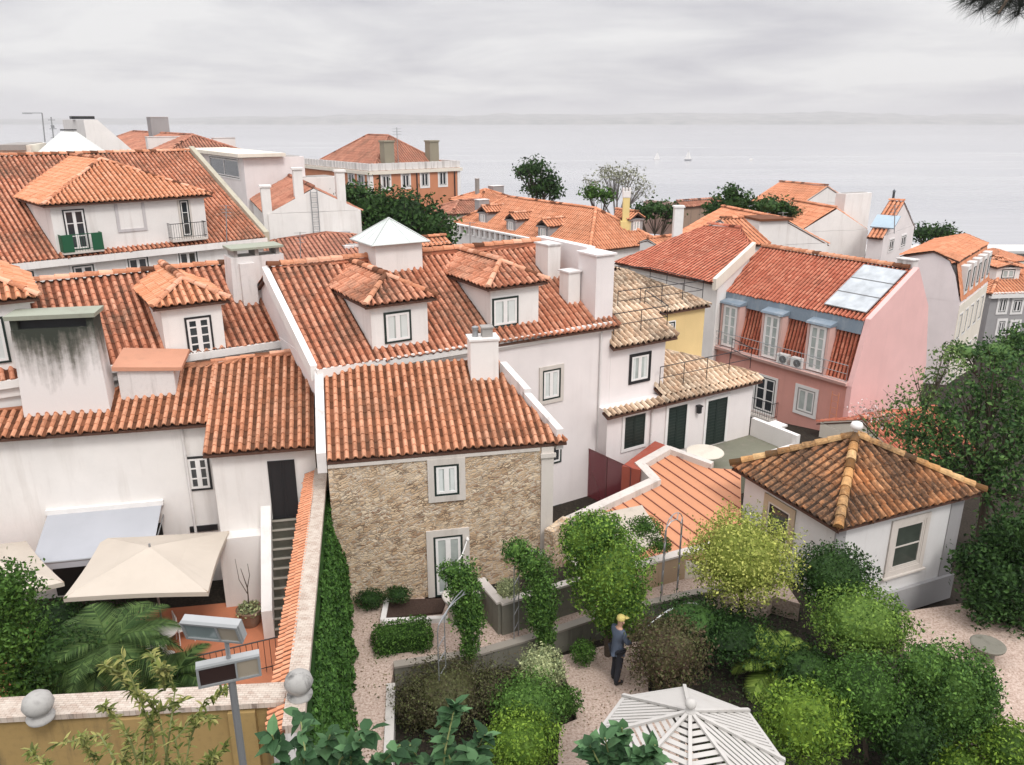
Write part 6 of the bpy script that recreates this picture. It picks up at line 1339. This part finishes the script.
skin('jacket', [body_v[i] for i in (0, 1, 2)] + [B(.01, -.2, 1.46), B(.1, -.25, 1.2), B(.31, -.17, 1.11), B(.01, .2, 1.46), B(.09, .24, 1.2), B(.3, .13, 1.13), B(0, 0, .86), B(.025, 0, 1.53)], [(0, 1), (1, 2), (2, 3), (3, 4), (4, 5), (2, 6), (6, 7), (7, 8), (0, 9), (2, 10)], [.165, .155, .165, .08, .062, .048, .08, .062, .048, .165, .075], jk, root)
skin('trousers', [B(0, 0, .95), B(0, -.105, .9), B(.05, -.115, .52), B(-.02, -.115, .06), B(0, .105, .9), B(-.02, .115, .52), B(-.1, .115, .06)], [(0, 1), (1, 2), (2, 3), (0, 4), (4, 5), (5, 6)], [.15, .115, .088, .072, .115, .088, .072], tr_, root)
for s, f in ((-.11, 0), (.12, -.08)): skin('boot', [B(f - .06, s, .05), B(f + .08, s, .05), B(f + .2, s, .035)], [(0, 1), (1, 2)], [.055, .055, .042], bt, root)
mb = MB(); mb.lathe(B(.055, 0, 1.76), [(.105, 0), (.107, .04), (.09, .09), (.05, .115), (0, .12)], 16); mb.hexa([B(.15, -.08, 1.76), B(.15, .08, 1.76), B(.27, .06, 1.745), B(.27, -.06, 1.745)], [B(.15, -.08, 1.785), B(.15, .08, 1.785), B(.27, .06, 1.76), B(.27, -.06, 1.76)]); mb.build('cap', plain('cap_yellow', (.55, .45, .15), .8), root, smooth=True)
mb = MB(); 
for s in (-1, 1):
    h0 = B(.42, -.12 if s < 0 else .07, 1.08)
    for k in range(4): mb.path([h0 + rt_ * (.012 * (k - 1.5)), h0 + rt_ * (.014 * (k - 1.5)) + fw_ * .05 - Z * .01, h0 + rt_ * (.014 * (k - 1.5)) + fw_ * .06 - Z * .05], [.011, .009, .007], 5)
    mb.path([h0, h0 + rt_ * -s * .03 + fw_ * .03 + Z * .02], [.011, .008], 5)
    h_ = B(.155, 0, 1.70)
mb.blob(B(.165, 0, 1.70), (.02, .02, .025)); [mb.blob(B(.07, s, 1.71), (.025, .012, .035)) for s in (-.1, .1)]
mb.build('fingers_and_face', skm, root)
hn = B(.46, -.03, 1.08); mb = MB(); mb.tube(hn - fw_ * .08, hn + fw_ * .3 + Z * .1, .018); mb.path([hn - fw_ * .08, hn - fw_ * .05 - Z * .5, hn + fw_ * .1 - Z * 1.0, hn + fw_ * .3 + Vector((.3, -.3, -1.38)), hn + Vector((1.1, -1.0, -1.4)), hn + Vector((1.3, -2.0, -1.4))], .014, 6)
solo('garden_hose', mb, plain('hose_tan', (.45, .33, .2), .5), 'tan garden hose and spray lance held by the gardener', 'hose', hn)
mb = MB(); pts = [hn + fw_ * (.3 + .13 * i) + Z * (.1 + .085 * i - .0052 * i * i) for i in range(14)]
mw, t, b = newmat('water_spray'); b.inputs['Base Color'].default_value = (.75, .77, .78, 1); b.inputs['Roughness'].default_value = .2; b.inputs['Alpha'].default_value = .6
mb.path(pts, [.012 + .0028 * i for i in range(14)], 6); struct('water_jet', mb, mw, 'stuff')
# ---------- bed plants ----------
topi('round_bush', 'yellow green rounded bush at the front of the flower bed', 'bush', 522, 742, 38, 30, 778, LFB, z=ZL, size=.07)
topi('round_bush', 'mid green rounded bush behind the yellow green one in the flower bed', 'bush', 527, 705, 38, 27, 735, leafm('leaf_fresh', (0.034, 0.081, 0.015), (0.069, 0.150, 0.029), (0.127, 0.230, 0.049)), z=ZL, size=.07)
topi('variegated_shrub', 'pale variegated shrub by the retaining wall at the end of the flower bed', 'shrub', 542, 668, 24, 20, 692, LFG, z=ZL, size=.06, core=.6)
topi('purple_shrub', 'wide dull purple brown shrub being watered by the gardener', 'shrub', 668, 652, 40, 34, 695, LFP, z=ZL, size=.07, amp=.25)
topi('dark_shrub', 'dark low shrubs filling the left of the flower bed', 'shrub', 450, 690, 50, 22, 715, leafm('leaf_brown', (0.049, 0.043, 0.025), (0.090, 0.074, 0.042), (0.099, 0.115, 0.042)), z=ZL, size=.06, amp=.4, core=.7, extra=((420, 705, 26, 26), (495, 690, 30, 20), (440, 740, 44, 24)))
topi('dark_shrub', 'dark green shrubs behind the fan palm under the yellow tree', 'shrub', 726, 632, 46, 18, 668, LFD, z=-.42, size=.08, amp=.4, extra=((692, 618, 34, 13),))
topi('dark_shrub', 'low dark shrub between the round bushes and the ivy arch', 'shrub', 905, 735, 30, 36, 785, LFD, z=-.7, size=.09, amp=.3)
topi('dark_shrub', 'dark low hedge filling the gap below the pavilion bushes', 'shrub', 808, 668, 34, 18, 700, LFD, z=-.5, size=.09, amp=.3)
topi('small_shrub', 'small green shrub against the retaining wall left of the gardener', 'shrub', 583, 652, 13, 12, 664, LFM, z=ZL, size=.06, core=.5)
topi('small_shrub', 'small green tuft on the edge of the lower terrace', 'shrub', 568, 700, 14, 14, 716, LFM, z=ZL, size=.06, core=.5)
topi('small_shrub', 'grey green bush in the raised planter near the basin', 'shrub', 508, 588, 12, 9, 612, LFG, z=.7, size=.05, core=.5)
topi('small_shrub', 'dark ivy clump at the foot of the cottage wall', 'shrub', 370, 598, 16, 9, 607, LFD, z=0, size=.05, core=.7, extra=((398, 594, 14, 6),))
topi('small_shrub', 'climber tuft on top of the ochre garden wall', 'shrub', 645, 527, 18, 9, 580, LFM, z=.3, size=.06, core=.5, extra=((660, 545, 12, 8),))
# stone disc
q = atz(985, 658, -1.02); root = T('stone_disc', 'round flat stone table top on the right hand path', 'stone disc', q); mb = MB(); mb.lathe(q, [(.22, 0), (.2, .35), (.42, .38), (.44, .44), (.4, .46), (0, .45)], 22); mb.build('disc', CEM, root)
mb = MB(); p0_ = atz(905, 700, -.6) ; pts = [p0_ + Vector((.0 + .05 * i, .02 * i, .9 + .55 * math.sin(i / 9 * 1.6))) for i in range(10)]; mb.path(pts, .025, 6); solo('curved_rod', mb, WHP, 'curved white rod rising from the ivy arch', 'rod', p0_)
lowwall('path_edge_wall', 'low pale block wall beside the ivy arch, lower right', [atz(880, 720, -.3), atz(905, 745, -.3)], .2, -.9, -.2, STONE)
# ---------- right hand trees ----------
def tree(name, label, bx, by, bz, Ybase, crowns, size, mat, trunk=.16, tips=None, group=None, cat='tree', lo=.35, dens=1.0, lean=0, core=0, bark=None):
    b = atz(bx, by, bz) if Ybase is None else Vector((atY(bx, by, Ybase).x, Ybase, bz)); root = T(name, label, cat, b, group)
    mb = MB(); tb = MB(); cs = []
    for (x, y, rx, ry, dy) in crowns:
        c = atY(x, y, b.y + dy); k = (c - CAM).dot(FW) / FPX; cs.append((c, rx * k, ry * k))
    for i, (c, rx, ry) in enumerate(cs):
        n = int(dens * 9 * rx * ry / (size * size * .42)); P, d = crown_pts(c, (rx, rx * .9, ry), n, lo=lo, amp=.35, fq=2.6, seed=random.random() * 40)
        keep = np.array([noise.noise(Vector(p) * (1.3 / max(.6, rx))) > -.22 for p in P]); leaves(mb, P[keep], d[keep], size, spread=1.0)
        if core:
            mb.blob(c, (rx * core * .65, rx * core * .6, ry * core * .65), 12, amp=.05); P, d = crown_pts(c, (rx * .8, rx * .75, ry * .8), int(n * .4), lo=.4, amp=.3, seed=i); leaves(mb, P, d, size * 1.2, spread=1.2)
    mb.build('crown', mat, root)
    top = sum((c for c, _, _ in cs), Vector()) / len(cs); fork = b.lerp(Vector((b.x * .7 + top.x * .3, b.y, min(top.z, b.z + (top.z - b.z) * .55))), 1)
    tb.path([b - Z * .3, b.lerp(fork, .5) + Vector((.05, 0, 0)), fork], [trunk, trunk * .8, trunk * .65], 9)
    for c, rx, ry in cs:
        m_ = fork.lerp(c, .5) + Vector((random.uniform(-.2, .2), random.uniform(-.2, .2), .1)); tb.path([fork, m_, c], [trunk * .5, trunk * .32, trunk * .12], 6)
        for k in range(9): e_ = c + Vector((random.uniform(-1, 1) * rx * .7, random.uniform(-1, 1) * rx * .6, random.uniform(-.4, .8) * ry * .8)); tb.path([m_, m_.lerp(e_, .6) + Z * .05, e_], [trunk * .22, trunk * .12, trunk * .04], 5)
    tb.build('trunk', bark or BARK, root); return root
LFT = leafm('leaf_tree_dark', (0.023, 0.062, 0.020), (0.049, 0.112, 0.033), (0.099, 0.181, 0.049))
tree('tall_tree', 'tall dark leafy tree at the right edge behind the pavilion', 976, 562, -1.1, 24.5, ((1000, 380, 30, 42, 0), (968, 398, 26, 28, .5), (1015, 440, 36, 44, -.5), (940, 420, 30, 26, 1), (985, 470, 40, 30, 0), (915, 430, 26, 20, 1.5), (930, 460, 30, 24, .5), (960, 440, 34, 30, 0), (1000, 540, 30, 24, 0), (1012, 500, 30, 34, -1), (1040, 410, 40, 70, 0)), .16, LFT, .2, lo=.3, dens=1.0)
tree('broad_shrub_tree', 'dense dark shrub tree right of the pavilion wall', 1000, 640, -1.1, 20.0, ((1000, 575, 40, 32, 0), (975, 560, 26, 26, .5), (1020, 612, 34, 28, -.3), (985, 602, 30, 24, -.3), (1030, 540, 30, 36, 0), (1005, 540, 26, 26, .4)), .13, LFD, .12, lo=.4, dens=1.3, core=.7)
tree('light_tree', 'feathery lighter green tree above the pavilion roof, left of the tall one', 905, 470, -1.1, 29, ((905, 405, 26, 22, 0), (930, 385, 24, 24, 0), (885, 425, 22, 14, 0), (950, 360, 24, 22, 0), (910, 440, 30, 16, 0)), .15, leafm('leaf_tree_mid', (0.049, 0.099, 0.028), (0.099, 0.164, 0.049), (0.181, 0.263, 0.084)), .1, lo=.2, dens=.55)
tree('flowering_shrub', 'pinkish bare flowering shrub between the pink house and the pavilion roof', 868, 440, -.5, 29, ((868, 412, 20, 11, 0), (885, 418, 14, 10, 0)), .1, leafm('leaf_pinkbrown', (0.329, 0.197, 0.140), (0.559, 0.361, 0.279), (0.690, 0.591, 0.586)), .04, lo=.1, dens=.4, cat='shrub')
# ---------- far trees ----------
tree('dark_oak', 'large very dark round tree in the middle distance below the palace', 400, 262, -4, 58, ((372, 210, 34, 26, 0), (405, 214, 38, 28, 0), (432, 228, 28, 26, -.5), (385, 232, 32, 24, -1), (354, 196, 20, 15, .5), (444, 240, 16, 14, -1)), .34, LFD, .4, lo=.55, dens=1.2, core=.82)
tree('skyline_pine', 'dark round tree standing on the skyline above the mansion', 540, 205, -5, 98, ((535, 170, 19, 13, 0), (549, 181, 13, 12, 0), (524, 172, 12, 9, 0), (540, 188, 20, 10, 0), (556, 192, 10, 8, 0)), .4, LFD, .35, lo=.5, dens=1.0, core=.6)
tree('bare_tree', 'half bare grey branching tree on the skyline right of centre', 617, 215, -6, 96, ((617, 178, 22, 16, 0), (640, 188, 16, 13, 0), (594, 186, 16, 13, 0), (608, 172, 14, 9, 0), (630, 174, 16, 10, 0)), .3, leafm('leaf_greybrown', (0.164, 0.164, 0.126), (0.263, 0.263, 0.195), (0.329, 0.345, 0.237)), .3, lo=.2, dens=.45, bark=plain('grey_bark', (.22, .2, .19), .9))
tree('low_green_tree', 'low green tree in front of the bare tree', 598, 215, -6, 90, ((592, 192, 14, 9, 0), (606, 195, 12, 8, 0)), .35, LFM, .2, lo=.4, core=.6)
tree('low_green_tree', 'dark green tree between the yellow chimney and the white roof pillar', 655, 225, -6, 76, ((655, 208, 24, 10, 0), (640, 214, 16, 9, 0), (672, 214, 12, 10, 0)), .32, LFD, .2, lo=.4, core=.75)
tree('dark_garden_tree', 'dark tree group with a pointed top, behind the red sloping roof', 745, 228, -5, 68, ((735, 204, 24, 17, 0), (733, 192, 10, 9, 0), (768, 206, 26, 12, 0), (785, 212, 18, 9, 0), (715, 210, 14, 12, 0)), .3, LFD, .25, lo=.45, dens=1.2, core=.8)
tree('riverside_tree', 'dark rounded tree in front of the river at the right', 930, 250, -5, 74, ((922, 233, 14, 11, 0), (940, 233, 17, 11, 0), (952, 240, 12, 9, 0)), .3, LFD, .2, lo=.45, core=.8)
tree('riverside_tree', 'small dark tree just right of the rounded riverside tree', 966, 258, -7, 78, ((969, 243, 10, 7, 0),), .3, LFM, .15, lo=.45, core=.7)
topi('brick_wall_ivy', 'green bushes in front of the derelict brick house', 'bush', 700, 222, 26, 8, 232, LFD, z=-6, size=.35, n=500)
tree('hillside_tree', 'green tree below the grey corner house', 1005, 355, -6, 40, ((1000, 350, 30, 16, 0), (965, 352, 22, 12, 0), (1020, 340, 20, 18, 0)), .2, LFT, .2, lo=.4, core=.7)
# ---------- foreground ----------
# floodlights
pt_ = atY(230, 668, 5.6); pb_ = atY(238, 775, 5.75); root = T('floodlight_pole', 'grey pole with two box floodlights, bottom left foreground', 'floodlight', (pb_.x, pb_.y, pb_.z - 5))
mb = MB(); mb.tube((pt_.x, pt_.y, pt_.z), (pt_.x + .02, pt_.y, pb_.z - 5), .032, n=10); mb.tube(pt_ - Z * .02, pt_ + Z * .32, .02); mb.build('pole', GRM, root)
def flood(px, wpx, yaw, pitch_, front):
    c = atY(*px, 5.6); k = (c - CAM).dot(FW) / FPX; w = wpx * k; a = Vector((math.cos(yaw), math.sin(yaw), 0)); n = Vector((math.sin(yaw), -math.cos(yaw), 0)); n = (n * math.cos(pitch_) - Z * math.sin(pitch_)).normalized(); u = a.cross(n).normalized(); u = u if u.z > 0 else -u
    mb = MB(); mb.box(c, a, u, w, w * .40, .08); hd = mb.build('lamp_housing', plain('lamp_white', (.36, .37, .37), .5), root)
    mb = MB(); f = c + n * .042
    for s0, s1, r0, r1 in ((-.5, .5, -.21, -.17), (-.5, .5, .17, .21), (-.5, -.46, -.17, .17), (.46, .5, -.17, .17), (.1, .13, -.17, .17)): mb.box(f + a * w * (s0 + s1) / 2 + u * w * (r0 + r1) / 2, a, u, w * (s1 - s0), w * (r1 - r0), .03)
    mb.build('bezel', plain('lamp_grey', (.25, .26, .26), .45), hd)
    mb = MB(); mb.box(f - n * .002 + a * w * -.18, a, u, w * .56, w * .34, .008, m=0); mb.build('lens', front, hd); mb = MB(); mb.box(f - n * .002 + a * w * .295, a, u, w * .33, w * .34, .008, m=0); mb.build('side_lens', plain('lens_tan', (.30, .26, .2), .3), hd)
flood((214, 628), 60, R(-8), R(18), glassm('lamp_glass', (.16, .2, .2), .1)); flood((229, 668), 60, R(20), R(5), plain('lamp_dark', (.03, .016, .014), .5))
def branchy(name, label, stems, nleaf, ll, lw, mat, Y, stemmat=None, drop=2.5, flower=None):
    """stems: px polylines at distance Y; leaves set along them"""
    q = atY(*stems[0][0], Y); root = T(name, label, 'plant', q - Z * drop); sb = MB(); lb = MB()
    for st in stems:
        P = [atY(x, y, Y + .25 * math.sin(x * .13 + y * .07)) for x, y in st]; sb.path(P, [.014 - .008 * i / len(P) for i in range(len(P))], 6)
        for i in range(nleaf):
            t_ = random.random() ** .7 * (len(P) - 1); j = min(len(P) - 2, int(t_)); p = P[j].lerp(P[j + 1], t_ - j); d = (P[j + 1] - P[j]).normalized()
            dr = (d * .5 + Vector((random.uniform(-1, 1), random.uniform(-1, 1), random.uniform(-.5, .5)))).normalized(); w_ = dr.cross(Vector((random.uniform(-.4, .4), random.uniform(-.4, .4), 1))).normalized(); L_ = ll * random.uniform(.6, 1.2); W_ = lw * random.uniform(.7, 1.1)
            nz__ = w_.cross(dr); nz__ = nz__ if nz__.z > 0 else -nz__; pt = [p, p + dr * L_ * .3 + w_ * W_ * .5 + nz__ * L_ * .05, p + dr * L_ * .65 + w_ * W_ * .42, p + dr * L_ - nz__ * L_ * .18, p + dr * L_ * .65 - w_ * W_ * .42, p + dr * L_ * .3 - w_ * W_ * .5 + nz__ * L_ * .05]; m1_, m2_ = p + dr * L_ * .3 - nz__ * L_ * .02, p + dr * L_ * .65 - nz__ * L_ * .05
            r_ = random.random(); lb.add(pt + [m1_, m2_], [(0, 1, 6), (0, 6, 5), (1, 2, 7, 6), (6, 7, 4, 5), (2, 3, 7), (7, 3, 4)], 0, r_)
    sb.build('stem', stemmat or plain('green_stem', (.18, .2, .07), .7), root); lb.build('foliage', mat, root); return root
branchy('angels_trumpet', 'yellow green long leaved shrub with pale trumpet flowers, bottom left', [[(150, 800), (155, 740), (140, 700), (122, 655)], [(160, 800), (170, 730), (175, 690), (165, 665)], [(180, 800), (190, 740), (205, 700), (228, 690)], [(150, 800), (130, 740), (112, 712), (100, 705)], [(175, 800), (160, 720), (150, 700), (130, 690)], [(190, 800), (175, 740), (195, 715), (215, 720)], [(120, 800), (115, 760), (100, 735), (55, 745)], [(140, 800), (145, 745), (150, 715), (185, 700)], [(130, 690), (118, 672), (105, 665)], [(165, 690), (160, 668), (150, 652)], [(60, 810), (50, 770), (30, 750)], [(90, 810), (95, 760), (80, 735)], [(110, 810), (118, 770), (135, 735)], [(205, 810), (205, 780), (225, 745)], [(170, 810), (165, 775), (140, 755)], [(150, 810), (160, 780), (185, 765)], [(160, 810), (150, 770), (120, 765)], [(180, 800), (200, 770), (215, 755)]], 95, .12, .036, leafm('leaf_trumpet', (.06, .09, .02), (.15, .19, .04), (.30, .29, .10)), 7.5)
LFF = leafm('leaf_fig', (0.019, 0.055, 0.021), (0.044, 0.105, 0.042), (0.092, 0.184, 0.079), .2)
branchy('fig_branch', 'big dark glossy fig leaves rising from the bottom edge, left of centre', [[(300, 800), (305, 750), (300, 715)], [(330, 800), (340, 760), (370, 730)], [(290, 800), (285, 770), (272, 735)], [(360, 800), (375, 770), (400, 745)], [(320, 800), (322, 760), (330, 735)], [(345, 800), (352, 775), (350, 750)]], 42, .23, .15, LFF, 7.5)
branchy('fig_branch', 'big dark glossy fig leaves at the bottom centre in front of the flower bed', [[(440, 800), (445, 750), (455, 705)], [(460, 800), (470, 760), (485, 735)], [(430, 800), (425, 770), (410, 745)], [(450, 800), (455, 770), (440, 735)], [(470, 800), (480, 775), (470, 750)]], 46, .23, .14, LFF, 7.8)
branchy('fig_branch', 'big dark glossy fig leaves overlapping the left side of the gazebo', [[(620, 800), (622, 760), (622, 728)], [(600, 800), (600, 765), (590, 745)], [(640, 800), (645, 770), (655, 745)], [(625, 800), (635, 775), (640, 755)], [(605, 800), (612, 770), (605, 738)]], 44, .22, .14, LFF, 7.5)
# pine branch top right
q = atY(1030, -20, 3.2); root = T('pine_branch', 'dark pine needles hanging into the top right corner', 'branch', q); mb = MB(); tb = MB()
ends = [atY(x, y, 3.2 + dz) for x, y, dz in ((962, 0, 0), (980, 9, .1), (998, 14, -.1), (1018, 15, .1), (1030, 5, 0), (990, -4, .2), (972, 2, .05), (1008, 6, 0))]
for e_ in ends:
    tb.path([q + Vector((.4, 0, .3)), q.lerp(e_, .5) + Z * .04, e_], [.012, .008, .004], 5)
    for i in range(330):
        t_ = random.uniform(.25, 1); p = q.lerp(e_, t_) + Z * .03 * (1 - t_); d = Vector((random.gauss(-.35, .5), random.gauss(0, .5), random.gauss(-.35, .5))).normalized(); w_ = d.orthogonal().normalized() * .0012; L_ = random.uniform(.05, .10); mb.face([p - w_, p + w_, p + d * L_])
mb.build('needles', plain('pine_needle', (.02, .025, .018), .7), root); tb.build('twig', BARK, root)

# leaf litter and weeds on the gravel
lt = MB(); C_ = []; N_ = []
for _ in range(1500):
    x, y = random.choice(((random.uniform(330, 392), random.uniform(600, 765)), (random.uniform(565, 700), random.uniform(645, 765)), (random.uniform(395, 640), random.uniform(630, 655))))
    z_ = ZL if x > 560 and y > 645 else 0; q = atz(x, y, z_); e_ = noise.noise(q * .9)
    if e_ > -.05: C_.append((q.x, q.y, z_ + .012)); N_.append((0, 0, 1))
leaves(lt, C_, N_, .05, spread=.25); struct('leaf_litter', lt, leafm('litter', (.10, .07, .03), (.20, .13, .06), (.12, .14, .05), .1), 'stuff')

gcv = MB(); C_ = []; N_ = []
def in_poly(x, y, P):
    c = False; j = len(P) - 1
    for i in range(len(P)):
        if (P[i][1] > y) != (P[j][1] > y) and x < (P[j][0] - P[i][0]) * (y - P[i][1]) / (P[j][1] - P[i][1]) + P[i][0]: c = not c
        j = i
    return c
GP = [(640, 640), (660, 606), (700, 600), (770, 600), (830, 600), (900, 660), (990, 750), (1000, 800), (720, 800), (650, 700)]; BP = [(394, 686), (480, 662), (590, 634), (600, 646), (560, 660), (578, 720), (560, 730), (556, 790), (392, 790)]
for _ in range(26000):
    P_ = GP if random.random() < .72 else BP; x, y = random.uniform(390, 1000), random.uniform(600, 800)
    if in_poly(x, y, P_):
        q = atz(x, y, -.5); h = .06 + .30 * max(0, noise.noise(q * 1.1) + .35) * random.random(); C_.append((q.x, q.y, -.52 + h + (-.3 if q.x > 9.4 else 0))); N_.append((0, 0, 1))
leaves(gcv, C_, N_, .085, spread=.9); struct('ground_cover', gcv, leafm('leaf_cover', (.012, .025, .008), (.03, .055, .018), (.06, .09, .03)), 'stuff')
for nm_, Wq, px_, z0q, z1q in (('white_townhouse', M, 598, -1.5, ZE - .3), ('white_garden_house', AL, 178, -.5, zA + .2), ('old_roof_house', LW, 652, .4, zL - .1)):
    s_q = Wq.s_(Wq.p(px_, 400)); mb = MB(); mb.tube(Wq.at(s_q, z0q) + Wq.n * .06, Wq.at(s_q, z1q) + Wq.n * .06, .04, n=8)
    for k in range(3): zz = z0q + (z1q - z0q) * (k + .5) / 3; mb.tube(Wq.at(s_q, zz) + Wq.n * .06, Wq.at(s_q, zz + .05) + Wq.n * .06, .05, n=8)
    mb.build('downpipe', WHITED, bpy.data.objects[nm_])
